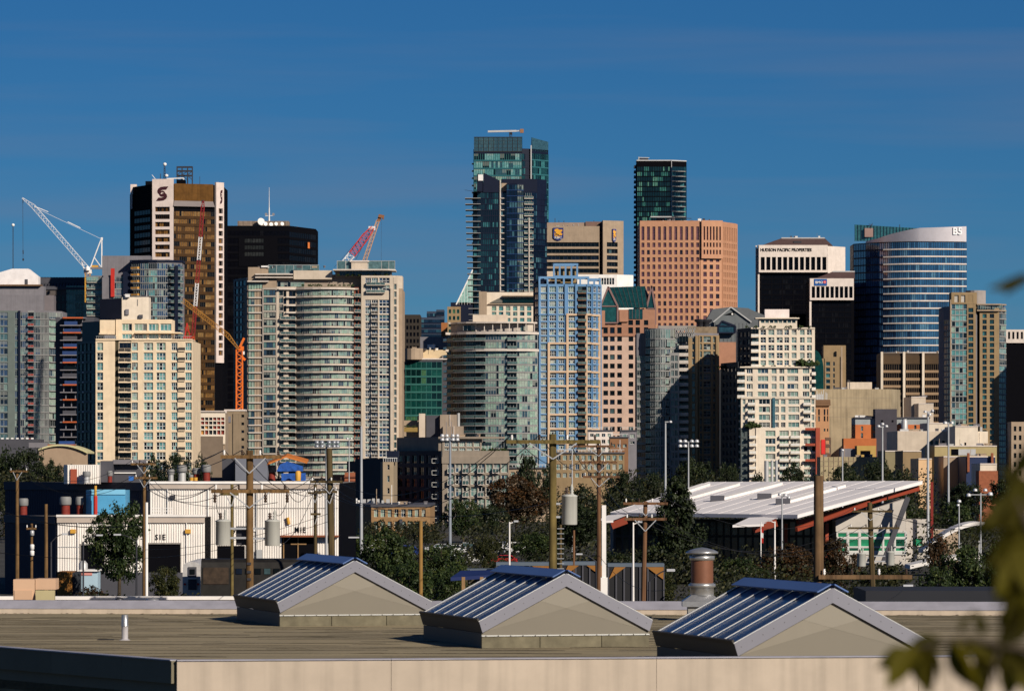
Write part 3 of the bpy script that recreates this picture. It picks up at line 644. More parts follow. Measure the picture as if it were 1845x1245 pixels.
# ------------------------------------------------------------------ tall blue tower and its crane
t = Bld('glass_tower', 'tallest teal glass tower in the skyline, with a notched top', 2900, 920, 'tower')
t.mass([(853, 8), (857, 0), (941, 0), (958, 3), (988, 16)], 30, 268, m=navy, top=greyd)
t.facade((854, 0), (941, 0), 247, 274, ev(854, 941, 10, .95), [(248, 273)], drk_fr, glass('screen_blue_glass', [(2, (.035, .09, .12)), (1, (.05, .11, .13))], .06, 1.7), drk_fr, .3, (2, 3), wname='crown_screen', name='screen_panel')
t.box('plant_room', 862, 938, 252, 268, mat('olive_plant_room', (.11, .11, .06), .9), 5, 8)
t.bands((854, 0), (940, 0), [(277.5, 288.5)] + rw(292, 13, 14, 10.5), 22, g_teal, grn_fr, slab=2.2, slabm=mat('teal_spandrel', (.03, .13, .15), .3), bar=.25)
t.bands((941, 0), (957, 3), rw(277.5, 13, 14, 10.5), 5, g_tealdk, navy, slab=2.2, slabm=navy)
t.box('corner_fin', 956, 958, 262, 560, grey_l, 1, 1.5)
b = MB(); P = [t.P(958, 272, 3), t.P(958, 247.5, 3), t.P(988, 253, 16), t.P(988, 272, 16)]; Q = [p + Vector((-.3, .8, 0)) for p in P]; b.face(P); b.face(Q[::-1])
for i in range(4): b.face([P[i], Q[i], Q[(i + 1) % 4], P[(i + 1) % 4]])
b.build('crown_wing', MATS['screen_blue_glass'], t.o)
t.bands((958, 3), (988, 16), rw(276, 13, 16, 10.5), 9, g_tealdk, grn_fr, slab=2.2, slabm=MATS['teal_spandrel'], bar=.15)
for i in range(14): t.box('balcony_blade', 850, 855, 294 + 13 * i, 296 + 13 * i, greyd, 1, 6)
c = Bld('tower_crane', 'small flat tower crane on top of the tallest teal tower', 2905, 912, 'crane')
b = MB(); b.bar(c.P(879, 237.5), c.P(930, 236.5), 1.5, t2=1.2); b.build('jib', grey_l, c.o)
b = MB(); lattice(b, c.P(920, 262), c.P(920, 239), 1.6, 1.6, 5, .3); b.box(c.P(917.5, 243), c.P(923, 239) + Vector((0, 2, 0))); b.build('mast', steeld, c.o)
c.box('counterweight', 937, 943.5, 233, 240, mat('brown_ballast', (.32, .16, .08), .8), -1, 2); b = MB(); b.bar(c.P(920, 237), c.P(940, 236), .9); b.build('counter_jib', grey_l, c.o)

# ------------------------------------------------------------------ bank block with shield signs
t = Bld('office_block', 'beige concrete bank block with a blue and gold shield sign on its top band', 2690, 1045)
t.mass([(967, 0), (1080, 0)], 30, 408, m=beige, top=flatroof)
t.facade((967, 0), (1080, 0), 408, 620, [(973, 1079)], rw(437, 11.8, 12, 8), beige, g_dark, drk_fr, 1.2, (14, 0), name='strip_window')
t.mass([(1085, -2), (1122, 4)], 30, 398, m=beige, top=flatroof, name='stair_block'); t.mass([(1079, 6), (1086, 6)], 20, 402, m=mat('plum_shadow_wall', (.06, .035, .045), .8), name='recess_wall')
t.facade((1085, -2), (1122, 4), 398, 620, [(1092, 1111.5)], rw(437, 11.8, 12, 8), beige, g_dark, drk_fr, 1.0, (3, 0), name='strip_window')
t.box('penthouse', 968, 1055, 400, 409, mat('brownish_screen', (.3, .22, .17), .9), 8, 10); t.box('penthouse', 1055, 1085, 398.5, 409, mat('brown_screen', (.18, .11, .09), .9), 7, 8)
def shield(t, x0, x1, y0, y1, A, B):
    a, u, L, n, ux = t.fr(A, B); bl = mat('royal_blue_sign', (.02, .03, .16), .5); gd = mat('gold_sign', (.75, .36, .03), .5)
    def v(x, y, off): q = a + u * ux(x) + n * off; return (q.x, q.y, t.z(y))
    b = MB(); W_, H_ = x1 - x0, y1 - y0
    P = [(0, 0), (1, 0), (1, .78), (.78, .93), (.5, 1), (.22, .93), (0, .78)]
    V = [v(x0 + p * W_, y0 + q * H_, 2.0) for p, q in P][::-1]; V2 = [v(x0 + p * W_, y0 + q * H_, 1.2) for p, q in P][::-1]; b.face(V)
    for i in range(7): b.face([V[i], V2[i], V2[(i + 1) % 7], V[(i + 1) % 7]])
    b.build('shield_sign', bl, t.o)
    b = MB()                                      # rampant lion reduced to its gold silhouette with a globe
    for poly in ([(.15, .12), (.42, .06), (.62, .16), (.9, .14), (.86, .30), (.70, .34), (.92, .48), (.80, .62), (.62, .54), (.40, .60), (.22, .50), (.30, .34), (.14, .28)],):
        b.face([v(x0 + p * W_, y0 + q * H_, 2.1) for p, q in poly][::-1])
    for p0 in ((.12, .40), (.12, .54)): b.face([v(x0 + p * W_, y0 + q * H_, 2.1) for p, q in ((p0[0], p0[1]), (p0[0] + .55, p0[1] + .16), (p0[0] + .55, p0[1] + .22), (p0[0], p0[1] + .08))][::-1])
    b.build('lion_emblem', gd, t.o)
    t.letters('RBC', (x0 + x1) / 2, y0 + H_ * .78, H_ * .17, white, A, B, width=W_ * .7, off=2.15, depth=.05)
shield(t, 996.5, 1015, 411, 434, (967, 0), (1080, 0)); shield(t, 1101, 1107.5, 413, 437, (1085, -2), (1122, 4))
b = MB()
for x in (1000, 1007, 1016, 1070, 1100): b.bar(t.P(x, 402, 10), t.P(x, 388 + (x % 3) * 4, 10), .35)
b.build('antenna', steeld, t.o)
t = Bld('low_building', 'white strip windowed block at the foot of the beige bank block', 2500, 1110)
t.mass([(1040, 0), (1112, 0), (1141, 6)], 20, 495, m=white, top=flatroof); t.facade((1040, 0), (1112, 0), 495, 560, ev(1078, 1107, 6, .8), [(501, 513)], white, g_dark, wht_fr, .4, (0, 1))
t = Bld('low_building', 'plain tan block peeking above the blue framed tower', 2450, 985)
t.mass([(968, 0), (1000, 0)], 12, 489, m=beige_l, top=flatroof)

# ------------------------------------------------------------------ dark green tall tower
t = Bld('glass_tower', 'tall dark green glass tower with curved balconies at its right corner', 2830, 1190, 'tower')
t.mass([(1148, 0), (1210, 0), (1216, 3), (1237, 7)], 28, 291, m=black, top=greyd)
rr = rw(301, 9.05, 34, 7.4)
t.bands((1148, 0), (1210, 0), rr, 20, glass('night_green_glass', [(5, (.004, .018, .02)), (3, (.008, .03, .032)), (2, (.04, .16, .13)), (1, (.10, .26, .19))], .06, 1.6), black, slab=1.5, slabm=black, bar=.35)
t.bands((1211, -1.5), (1236, 2), rr, 7, g_tealdk, black, slab=1.4, slabm=greyd)
t.mass([(1211, -1.2), (1236, 2.4)], 6, 291, 640, black, name='corner_bay')
cv = arc(1213, 1235, 3.0, 5)
t.slabs([(x, d - 1.5) for x, d in cv], 3, [r[1] + .8 for r in rr], .4, slabg, 'balcony')
t.box('corner_fin', 1209.5, 1211, 289, 640, grey_l, -1.0, 1.2)
for i in range(36): t.box('balcony_blade', 1142.5, 1149, 298 + 9.05 * i, 302.5 + 9.05 * i, greyd, 2, 8)
t.slabs([(1147, -.4), (1210, -.4), (1237, 6)], 12, [288.5], .7, grey_l, 'roof_slab'); t.box('roof_plant', 1150, 1168, 284, 290, steeld, 6, 6)
b = MB(); b.bar(t.P(1151, 289, 6), t.P(1151, 282, 6), .5); b.bar(t.P(1150, 283, 6), t.P(1170, 283.5, 6), .4); b.build('roof_hoist', grey_l, t.o)

# ------------------------------------------------------------------ peach granite tower
t = Bld('office_tower', 'broad peach granite office tower with a grid of small square plum windows', 2360, 1240, 'tower')
A, B_, Cc, Dd = (1153, 1), (1262, 0), (1300, 3), (1327, 24)
t.mass([A, B_, Cc, Dd], 24, 399, m=peach, top=flatroof)
cols = ev(1153.5, 1262, 11, .52); rows = [(408.5, 433)] + rw(437.5, 13.15, 18, 8.2)
t.facade(A, B_, 398, 760, cols, rows, peach, g_plum, mat('plum_frame', (.12, .06, .06), .6), .6, (0, 0), lim=210, border=False)
t.facade(B_, Cc, 397.5, 466, ev(1264, 1298, 6, .5), [(408.5, 433), (437.5, 445.5), (450.5, 458.5)], peach, g_plum, MATS['plum_frame'], .9, (0, 0), proud=1.2, border=False, wname='corner_bay')
t.facade(B_, Cc, 466, 760, ev(1264, 1298, 3, .55), rows[3:], peach, g_plum, MATS['plum_frame'], .6, (0, 0), border=False, joined=True)
t.facade(Cc, Dd, 400, 760, ev(1301, 1326, 8, .5), rows, peach, g_plum, MATS['plum_frame'], .6, (0, 0), joined=True)
t.box('roof_gantry', 1172, 1210, 389, 391, grey_l, 5, 2); t.box('roof_plant', 1183, 1198, 391, 399, greyd, 8, 6); t.box('roof_plant', 1202, 1216, 390, 399, greyc, 7, 5)
b = MB(); b.bar(t.P(1213, 398, 6), t.P(1213, 389, 6), .4); b.bar(t.P(1210, 391, 6), t.P(1246, 393, 6), .3); b.bar(t.P(1268, 398, 6), t.P(1268, 393, 6), 1.2); b.bar(t.P(1278, 398, 6), t.P(1278, 394, 6), .5); b.build('roof_mast', steeld, t.o)

# ------------------------------------------------------------------ pink postmodern tower with green gables
t = Bld('office_tower', 'pinkish stone tower with square dark windows under green glass gables', 2080, 1115, 'tower')
t.mass([(1078, 0), (1147, 0)], 24, 590, m=pinkw, top=flatroof)
sal = mat('pale_salmon_stone', (.53, .375, .30), .8)
t.facade((1078, 0), (1147, 0), 600, 880, [(1087, 1095.5), (1099, 1107.5), (1112, 1120.5), (1132.5, 1141)], rw(606.5, 16.2, 14, 9), sal, g_dark, drk_fr, .5, (0, 0))
t.mass([(1079, -.5), (1180, -.5)], 22, 560, 606, peach_d, flatroof, 'stone_band')
t.facade((1079, -.5), (1180, -.5), 558, 606, [(1087, 1095), (1099, 1107.5), (1112, 1120), (1132, 1140.5), (1145, 1153), (1160, 1168)], [(577, 586), (590, 601)], peach_d, g_dark, drk_fr, .5, (0, 0))
def gable(t, x0, xm, x1, y0, yp, yb, dd, depth, g, fr):
    P = [t.P(x0, yb, dd), t.P(x0, y0, dd), t.P(xm, yp, dd), t.P(x1, y0, dd), t.P(x1, yb, dd)]; Q = [p + Vector((0, depth, 0)) for p in P]
    b = MB(); b.face(P[::-1]); b.face(Q)
    for i in range(4): b.face([P[i], P[i + 1], Q[i + 1], Q[i]])
    b.build('glass_gable', g, t.o); b = MB()
    for i in range(4): b.bar(P[i] + Vector((0, -.2, 0)), P[i + 1] + Vector((0, -.2, 0)), .8)
    b.bar(P[0] + Vector((0, -.2, 0)), P[4] + Vector((0, -.2, 0)), .6); b.bar(P[1] + Vector((0, -.15, 0)), P[3] + Vector((0, -.15, 0)), .5); b.build('gable_frame', fr, t.o)
gg = glass('dark_green_gable_glass', [(2, (.008, .05, .055)), (1, (.012, .07, .07))], .15, 1.6); pf = mat('dull_pink_frame', (.22, .13, .12), .6)
gable(t, 1082, 1096, 1113, 552, 517, 582, -1.5, 20, gg, pf)
b = MB(); P = [t.P(1097, 517, 5), t.P(1162, 515, 5), t.P(1166, 555, -1.2), t.P(1112, 555, -1.2)]; b.face(P); b.face([P[1], P[1] + Vector((4, 10, -9)), P[2] + Vector((3, 12, 0)), P[2]]); b.face([P[0] + Vector((0, 12, -9)), P[1] + Vector((0, 12, -9)), P[1], P[0]]); b.build('glass_roof', gg, t.o)
b = MB()
for i in range(9): b.bar(P[0] + (P[1] - P[0]) * i / 8, P[3] + (P[2] - P[3]) * i / 8, .25)
b.build('roof_bars', drk_fr, t.o)
gable(t, 1165, 1174, 1181, 556, 515, 585, 1, 16, gg, pf)
t.box('stone_pier', 1116, 1132, 560, 580, peach_d, -2, 4); t.box('stone_pier', 1082, 1090, 560, 590, peach_d, -2.4, 4); t.bands((1133, -1.3), (1158, -1.3), [(557, 575)], 4, gg, pf)

# ------------------------------------------------------------------ cream block with sloped teal glazing
t = Bld('apartment_block', 'cream block with a sloping teal glazed roof behind the round condo', 2050, 925)
t.mass([(863, 0), (985, 0)], 20, 545, m=cream2, top=flatroof); t.box('end_wall', 863, 877, 526, 600, beige, -3, 10); t.mass([(876, 5), (985, 5)], 12, 526, 550, cream2, flatroof, 'upper_wall')
b = MB(); P = [t.P(898, 537, 5), t.P(985, 537, 5), t.P(985, 546, -1), t.P(882, 546, -1)]; b.face(P[::-1]); b.build('sloped_glazing', g_tealdk, t.o)
t.slabs([(880, -1), (985, -1)], 6, [547], .5, beige, 'eave', .5); t.box('roof_edge', 905, 985, 532, 534, beige, 2, 3)
t.facade((877, 0), (985, 0), 548, 600, ev(884, 985, 8, .62), [(552, 560), (562, 569), (573, 580)], cream2, g_teal, grn_fr, .5, (1, 0))

# ------------------------------------------------------------------ round condo
t = Bld('condo_tower', 'round fronted grey green condo with open balcony rings on its left half', 1765, 888, 'tower')
cv = [(806, 11), (812, 5), (824, 0), (840, -3.5), (858, -6), (875, -7.2), (894, -8), (913, -8.2), (931, -7.6), (950, -6), (968, -3)]
t.mass(cv, 16, 598, m=greyc, top=flatroof)
ys = [614, 629] + [643.5 + 13.65 * i for i in range(18)]
rr = [(y - 11.6, y - 1) for y in ys]
for i in range(10):
    gm = (g_dark, g_dark, g_navy, g_grey, g_dark, g_pale, g_pale, g_dark, g_pale, g_pale)[i]
    t.bands(cv[i], cv[i + 1], rr, 4 if i not in (7,) else 3, gm, gry_fr if i > 4 else drk_fr, bar=.12)
t.slabs(cv, 8, ys, .35, slabg, 'floor_slab', .3)
for i in (0, 1, 2, 3, 4, 7): t.balconies(cv[i], cv[i + 1], ys, 1.7, slabg, g_rail, posts=False, th=.3)
t.slabs([(803, 1)] + cv[1:-1] + [(971, -1)], 10, [599, 629.5], .9, slabw, 'cornice', 1.6)
t.slabs([(808, 2)] + [(x, d + 1.2) for x, d in cv[1:-1]] + [(968, 0)], 9, [580.5], .6, slabw, 'crown_ring', .6)
for i in range(1, 11): x = 812 + i * 15; t.box('crown_column', x, x + 1.6, 581, 598, slabw, cv[min(9, i)][1] + 1, .5)
t.mass([(x, d + 4) for x, d in cv[1:-1]], 6, 584, 599, mat('crown_wall', (.42, .37, .33), .9), name='crown_wall'); t.bands((835, -1.2), (950, -3.2), [(587, 596)], 16, g_mix, gry_fr)
t.box('penthouse', 852, 915, 567, 582, beige_l, 2, 8); t.box('edge_fin', 966, 969, 600, 900, grey_l, -2.6, 1)
shrubs(t, 845, 950, 600, -4, 6, 4)

# ------------------------------------------------------------------ blue framed tower
t = Bld('apartment_tower', 'tower with a bright blue frame above and stepped tan frame below', 1782, 1028, 'tower')
t.mass([(962, 10), (971, 0), (1062, 0), (1082, 7)], 20, 514, m=mat('frame_back_wall', (.10, .13, .15), .8), top=flatroof)
cols = [(974.5, 986), (990, 1002), (1006.5, 1017), (1024, 1036)]
rows = rw(516.5, 12.82, 24, 10.4)
t.facade((971, 0), (1040, 0), 512, 900, cols, rows, bluef, g_mix, wht_fr, .5, (2, 1))
t.facade((1040, -.05), (1057, -.05), 512, 900, [(1041, 1056.5)], rows, bluef, g_dark, drk_fr, .2, (1, 0), name='balcony_door')
t.balconies((1041, -.1), (1056.5, -.1), [r[1] + 1.2 for r in rows], 1.5, mat('rust_slab', (.30, .15, .09), .8), g_rail)
t.facade((1057, 0), (1066, 0), 512, 900, [(1058.5, 1065)], rows, bluef, g_cool, wht_fr, .5, (1, 1)); t.facade((1066, 0), (1082, 7), 512, 900, [(1067, 1073), (1075, 1081)], rows, bluef, g_cool, wht_fr, .5, (1, 1))
t.facade((962, 10), (970.8, .2), 512, 900, [(963, 970)], rows, navy, g_navy, navy, .3, (1, 0))
for (x0, x1, dd) in ((970.5, 974, -1.0), (986.5, 990, -1.0), (1017.5, 1021, -1.0), (1036.5, 1040.5, -1.0)): t.box('blue_pier', x0, x1, 512, 568, bluef, dd, .6)
def tanframe(x0, x1, y0, ylist, dd=-1.15):
    b = MB(); a, c = t.p((x0, dd)), t.p((x1, dd))
    b.box((a.x, a.y, 0), (a.x + .9, a.y + .5, t.z(y0)))
    b.build('tan_pier', tanf, t.o)
    for y in ylist: b = MB(); b.box((a.x + .9, a.y + .06, t.z(y + 3.4)), (c.x, a.y + .5, t.z(y))); b.build('tan_beam', tanf, t.o)
tanframe(987, 1021, 617, [617 + 25.64 * i for i in range(10)]); tanframe(1020.5, 1055, 565, [565.5 + 25.64 * i for i in range(12)]); tanframe(1054.5, 1066, 565, [565.5 + 25.64 * i for i in range(12)]); tanframe(1078, 1082, 568, [], 4.5)
for i in range(12):
    b = MB(); a, c = t.P(1066, 568 + 25.64 * i, -1), t.P(1081, 568 + 25.64 * i, 5); b.bar(a, c, .4, t2=.75); b.build('tan_beam', tanf, t.o)
def crown(x0, x1, y0, y1, dd, n, m):
    b = MB(); q, r = t.P(x0, y0, dd), t.P(x1, y1, dd)
    for e in (dd, dd + 8):
        b.bar(t.P(x0, y0, e), t.P(x1, y0, e), .8, t2=.8); b.bar(t.P(x0, y1, e), t.P(x1, y1, e), .8)
        for i in range(n + 1): x = x0 + (x1 - x0) * i / n; b.bar(t.P(x, y0, e), t.P(x, y1, e), .7)
    for x in (x0, x1): b.bar(t.P(x, y0, dd), t.P(x, y0, dd + 8), .8)
    b.build('crown_frame', m, t.o)
crown(998, 1040, 476, 498, 3, 4, bluef); crown(972, 1060, 500, 514, 1, 6, bluef); crown(1060, 1081, 503, 514, 4, 2, bluef)
t.box('crown_core', 1001, 1038, 488, 514, mat('ochre_core', (.30, .21, .10), .85), 5, 5); t.box('roof_gear', 990, 1010, 502, 514, tanst, 4, 3); t.box('roof_slab', 960, 1000, 507, 510, navy, 2, 8)

# ------------------------------------------------------------------ grey gabled roofs
t = Bld('gabled_building', 'cluster of grey metal gabled roofs between the peach tower and the black office block', 2050, 1320)
sg_ = mat('slate_grey_wall', (.13, .145, .155), .7)
def extr(poly, dd, depth, m, name):
    V = [t.P(x, y, dd) for x, y in poly]; V2 = [v + Vector((0, depth, 0)) for v in V]; n = len(V); b = MB(); b.face(V[::-1]); b.face(V2)
    for i in range(n): b.face([V[i], V[(i + 1) % n], V2[(i + 1) % n], V2[i]])
    return b.build(name, m, t.o)
extr([(1270, 720), (1271, 579), (1284, 557), (1314, 553), (1348, 555), (1356, 559), (1376, 567), (1381, 575), (1381, 720)], 2, 18, greyroof, 'rear_roof')
extr([(1287, 720), (1287, 579), (1317, 554), (1352, 579), (1352, 720)], 0, 6, sg_, 'gable_wall')
for (x0, y0, x1, y1) in ((1285, 580.5, 1317, 553.5), (1317, 553.5, 1354, 580.5)):
    b = MB(); b.bar(t.P(x0, y0, -.4), t.P(x1, y1, -.4), 1.2, t2=.5); b.build('gable_edge', grey_l, t.o)
extr([(1304, 568), (1323, 568), (1323, 561)], -.15, .3, black, 'dormer_opening'); t.box('dormer_vent', 1318, 1321, 564.5, 567.5, white, -.5, .2)
b = MB()
for i in range(9): x = 1290 + i * 7; b.bar(t.P(x, 720, -.1), t.P(x, 582, -.1), .2)
b.build('wall_seams', greyroof, t.o)
gable(t, 1294, 1301, 1325, 588, 579, 600, -3, 10, g_navy, navy)

# ------------------------------------------------------------------ half shaded round glass condo
t = Bld('condo_tower', 'grey glass condo with a rounded front, its lower half in a deep shadow', 1808, 1220, 'tower')
t.mass([(1147, 3), (1240, 0), (1295, 4)], 22, 600, m=greyc, top=flatroof)
rr = rw(606, 13.4, 20, 10.6)
t.bands((1148, 2.4), (1164, 1.8), rw(641, 13.4, 18, 10.6), 4, g_grey, slabg, slab=2.2, slabm=slabg, spand=.25, spandm=slabg); t.bands((1149, 4), (1164, 3), rw(612, 13.4, 2, 10.6), 3, g_navy, navy)
cv = arc(1164, 1216, 5, 6)
t.mass(cv, 10, 592, m=greyc, top=flatroof, name='round_bay')
for i in range(6): t.bands(cv[i], cv[i + 1], [(594, 610)] + rw(614, 13.4, 20, 11), 3, g_grey if i < 4 else g_mix, gry_fr, slab=2, slabm=slabg, bar=.22)
t.bands((1216, 0), (1224, 0), rr, 2, g_grey, slabg, slab=2, slabm=slabg)
t.facade((1200, -2), (1224, -2.6), 636, 900, ev(1202, 1222, 3, .8), rw(641, 13.4, 18, 10), slabg, g_grey, gry_fr, .3, (1, 0), proud=.6)
t.bands((1224, -1), (1240, -1), rr, 3, g_dark, drk_fr)
t.balconies((1223, -1), (1240, -1), [r[1] + 1.5 for r in rw(616, 13.4, 18, 10)], 2.0, slabw, mat('pale_railing', (.5, .46, .42), .7), th=.3)
t.facade((1240, 0), (1258, 0), 606, 900, [(1247, 1252)], rr, tanst, g_grey, gry_fr, .6, (0, 0))
t.facade((1258, .5), (1295, 3.5), 604, 900, [(1260, 1264), (1267, 1280), (1284, 1288)], rr, tanst, g_grey, gry_fr, .5, (1, 1)); t.box('tan_pier', 1253, 1256.5, 604, 900, tanst, -1.4, 1); t.box('tan_pier', 1290, 1293, 606, 900, tanst, 2, 1)
t.mass([(1240, 6), (1292, 6)], 8, 588, 606, mat('rough_concrete_drum', (.24, .18, .12), .9, var=.4), flatroof, 'roof_drum'); t.box('roof_block', 1186, 1262, 586, 594, mat('roof_parapet_grey', (.28, .26, .24), .9), 7, 7)
b = MB()
for i in range(10): x = 1217 + i * 3.6; b.bar(t.P(x, 592, -.5), t.P(x, 608, -.5), .35); b.bar(t.P(x, 608 - i % 2 * 8, -.5), t.P(x + 3.6, 600 - i % 2 * 8, -.5), .25)
for y in (592, 600, 608): b.bar(t.P(1217, y, -.5), t.P(1253, y, -.5), .35)
b.build('roof_lattice', slabg, t.o)
for x in (1262, 1272): b = MB(); b.lathe([(1.2, 0), (1.4, 1.5), (2.4, 2.2), (2.4, 3)], 8, 0, t.P(x, 588, 7)); b.build('roof_fan', steeld, t.o)

# ------------------------------------------------------------------ stepped cream tower
t = Bld('apartment_tower', 'stepped cream apartment tower with white balconies and rust red frames low on its right', 1758, 1395, 'tower')
mk = t.mass
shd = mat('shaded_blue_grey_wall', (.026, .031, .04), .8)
t.mass([(1300, 26), (1331, 0), (1468, 0)], 20, 662, m=cream2, top=flatroof)
t.mass([(1330, 20), (1355, 2), (1468, 2)], 18, 590, 664, cream2, flatroof, 'upper_block')
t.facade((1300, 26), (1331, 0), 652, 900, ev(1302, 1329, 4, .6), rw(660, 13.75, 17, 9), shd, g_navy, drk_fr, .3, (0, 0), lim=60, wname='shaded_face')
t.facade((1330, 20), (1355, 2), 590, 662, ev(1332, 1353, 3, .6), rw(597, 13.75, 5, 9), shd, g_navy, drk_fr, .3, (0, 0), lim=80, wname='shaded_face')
up = [(1370, 1380), (1384, 1395), (1399, 1410), (1413, 1421.5), (1426, 1435), (1441, 1449.5), (1453.5, 1462.5)]
t.facade((1367, 2), (1468, 2), 590, 662, up, [(594, 603.5), (607.5, 617.5), (621.5, 631.5), (635.5, 645.5), (649, 658)], cream2, g_mix, wht_fr, .45, (1, 1))
t.bands((1355, 1.9), (1367, 1.9), rw(594, 13.75, 5, 10.4), 2, g_dark, drk_fr); t.balconies((1353, 1.8), (1367, 1.8), [606.5, 620.3, 634, 647.8, 661], 1.5, cream2, mat('white_railing', (.7, .68, .64), .6), th=.35)
t.slabs([(1353, 2), (1468, 2)], 12, [590], .5, cream2, 'cornice', .9)
mid = [(1345, 1356), (1365, 1384), (1390, 1399), (1404, 1413), (1418, 1438), (1446, 1458)]
t.facade((1342, 0), (1462, 0), 660, 716, mid, [(664, 673), (677.5, 687), (691.5, 701), (705.5, 714.5)], cream2, g_mix, wht_fr, .45, (2, 0))
t.bands((1331, -.05), (1342, -.05), rw(664, 13.8, 14, 10), 2, g_dark, drk_fr); t.balconies((1328, -.1), (1342, -.1), [675 + 13.8 * i for i in range(4)], 1.4, cream2, MATS['white_railing'], th=.3)
t.bands((1462, -.1), (1468, -.1), rw(664, 13.8, 4, 10), 1, g_dark, drk_fr); t.balconies((1461.5, -.1), (1469, .1), [675 + 13.8 * i for i in range(4)], 1.2, cream2, MATS['white_railing'], th=.3)
t.slabs([(1333, -.2), (1468, 0)], 8, [660.5], .5, cream2, 'terrace_slab', 1.2)
low = [(1338, 1343), (1347, 1360), (1367, 1387), (1394, 1403), (1407, 1415), (1420, 1440), (1448, 1460), (1462, 1467)]
t.facade((1335, -2), (1469, -2), 717, 772, low, [(719, 728.5), (732.5, 743), (747, 757), (761, 770)], cream2, g_mix, wht_fr, .45, (2, 0), proud=0); t.mass([(1335, -2), (1469, -2)], 6, 716.5, m=cream2, top=flatroof, name='lower_block')
for (x0, x1) in ((1347, 1361), (1447, 1461)): t.balconies((x0, -2.5), (x1, -2.5), [730, 744, 758], 1.5, cream2, MATS['white_railing'], th=.3)
t.box('glazed_strip', 1392, 1396.5, 717, 771, g_navy, -3.2, 1.0)
t.slabs([(1335, -2), (1469, -2)], 6, [716.5], .5, cream2, 'terrace_slab', .8)
bot = [(1352, 1356), (1379, 1397), (1404, 1421), (1424, 1441), (1448, 1470)]
t.mass([(1350, -5), (1476, -5)], 8, 771.5, m=cream2, top=flatroof, name='podium')
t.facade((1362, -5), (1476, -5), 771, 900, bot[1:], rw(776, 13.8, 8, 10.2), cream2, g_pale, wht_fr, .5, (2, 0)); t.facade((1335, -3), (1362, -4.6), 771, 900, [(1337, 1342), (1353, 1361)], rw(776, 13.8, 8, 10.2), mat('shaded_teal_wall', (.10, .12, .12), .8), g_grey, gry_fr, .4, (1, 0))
for (x0, x1) in ((1404, 1421), (1424, 1441), (1350, 1362)): t.balconies((x0, -5.5), (x1, -5.5), [789.5 + 13.8 * i for i in range(6)], 1.3, cream2, MATS['white_railing'], th=.25)
for y in (771, 799, 827): t.box('red_beam', 1451, 1470, y, y + 4.3, rust, -7.5, .8)
t.box('red_post', 1470, 1477.5, 771, 905, rust, -7.8, 1.1)
t.mass([(1368, 8), (1436, 8)], 8, 571, 592, cream2, flatroof, 'penthouse'); t.facade((1368, 8), (1436, 8), 572, 591, ev(1370, 1434, 8, .8), [(575, 581)], cream2, g_grey, gry_fr, .3, (0, 0)); t.slabs([(1361, 7), (1440, 7)], 9, [571.5], .4, cream2, 'eave', .6)
t.mass([(1378, 9), (1422, 9)], 5, 556, 572, mat('pale_pink_sign_box', (.80, .70, .66), .8), name='plant_screen')
shrubs(t, 1335, 1460, 590, 1, 9, 4); shrubs(t, 1372, 1440, 660, -.5, 6, 2.5); shrubs(t, 1440, 1468, 659, 0, 5, 11); shrubs(t, 1345, 1366, 770, -4, 5, 10); shrubs(t, 1296, 1325, 662, 18, 6, 7)
t.mass([(1292, 66), (1332, 66)], 10, 608, 700, peach_d, name='annex_wall')

# ------------------------------------------------------------------ black office block with white crown and lettering
def black_office(name, label, D, x0, x1, x2, yb0, yb1, yw, ywb, ybb, xside, nwin, roof):
    t = Bld(name, label, D, (x0 + x1) / 2)
    t.mass([(x0 + 1, 2), (x1 - 1, 2), (x2 - 1, 12)], 26, yb0 + 2, m=black, top=flatroof)
    t.facade((x0 + 2, 1.5), (x1 - 2, 1.5), ybb, 900, ev(x0 + 4, x1 - 4, 6, .9), rw(ybb + 3, 9.5, 22, 7.5), black, g_black, black, .2, (3, 0), name='window_strip', border=False)
    t.facade((x0, 0), (x1, 0), yb0, ybb, ev(x0 + 2, x1 - 1, nwin, .72), [(yw, ywb)], whitec, g_black, drk_fr, 1.4, (0, 0), name='crown_window', wname='crown_band', border=False)
    b = MB(); P = [t.P(roof[0], yb0, 3), t.P(roof[1], yb0, 3), t.P(roof[2], roof[4], 12), t.P(roof[3], roof[4], 12)]; Q = [t.P(roof[0], yb0, 26), t.P(roof[1], yb0, 26)]
    b.face(P); b.face([P[1], Q[1], P[2]]); b.face([P[0], P[3], Q[0]]); b.face([P[2], Q[1], Q[0], P[3]]); b.build('mansard_roof', brownroof, t.o)
    b = MB(); b.bar(P[3], P[2], .8); b.build('roof_coping', grey_l, t.o)
    return t
t = black_office('office_block', 'black office block with a white crown reading HUDSON PACIFIC PROPERTIES', 2500, 1367, 1491, 1523, 442, 0, 463.5, 487, 491, 1, 12, (1372, 1500, 1486, 1408, 427.5))
t.mass([(1491.5, 0), (1523, 12)], 20, 443.5, 492, whitec, name='crown_side')
t.box('white_pier', 1361.5, 1363.5, 442, 900, whitec, 3, 1.5); t.box('white_pier', 1365.5, 1368.5, 442, 900, whitec, .2, 1.5)
t.letters('HUDSON PACIFIC PROPERTIES', 1416, 451, 5.6, black, (1367, 0), (1491, 0), width=92, off=1.5, bold=.06); t.box('roof_gear', 1430, 1444, 434, 440, steeld, 6, 3)
t = black_office('office_block', 'black office block with a white crown and a blue BMO sign', 2385, 1459, 1538, 1540, 502, 0, 516.5, 537, 541, 1, 9, (1468, 1540, 1540, 1500, 488))
t.box('white_pier', 1458.5, 1462, 502, 900, whitec, -.3, 1.5); t.box('sign_panel', 1467, 1490, 503, 515, mat('bank_blue_sign', (.01, .09, .33), .5), -1.7, .25)
t.letters('BMO', 1475.5, 509.3, 4.4, white, (1459, 0), (1538, 0), width=13.5, off=1.8, bold=.03)
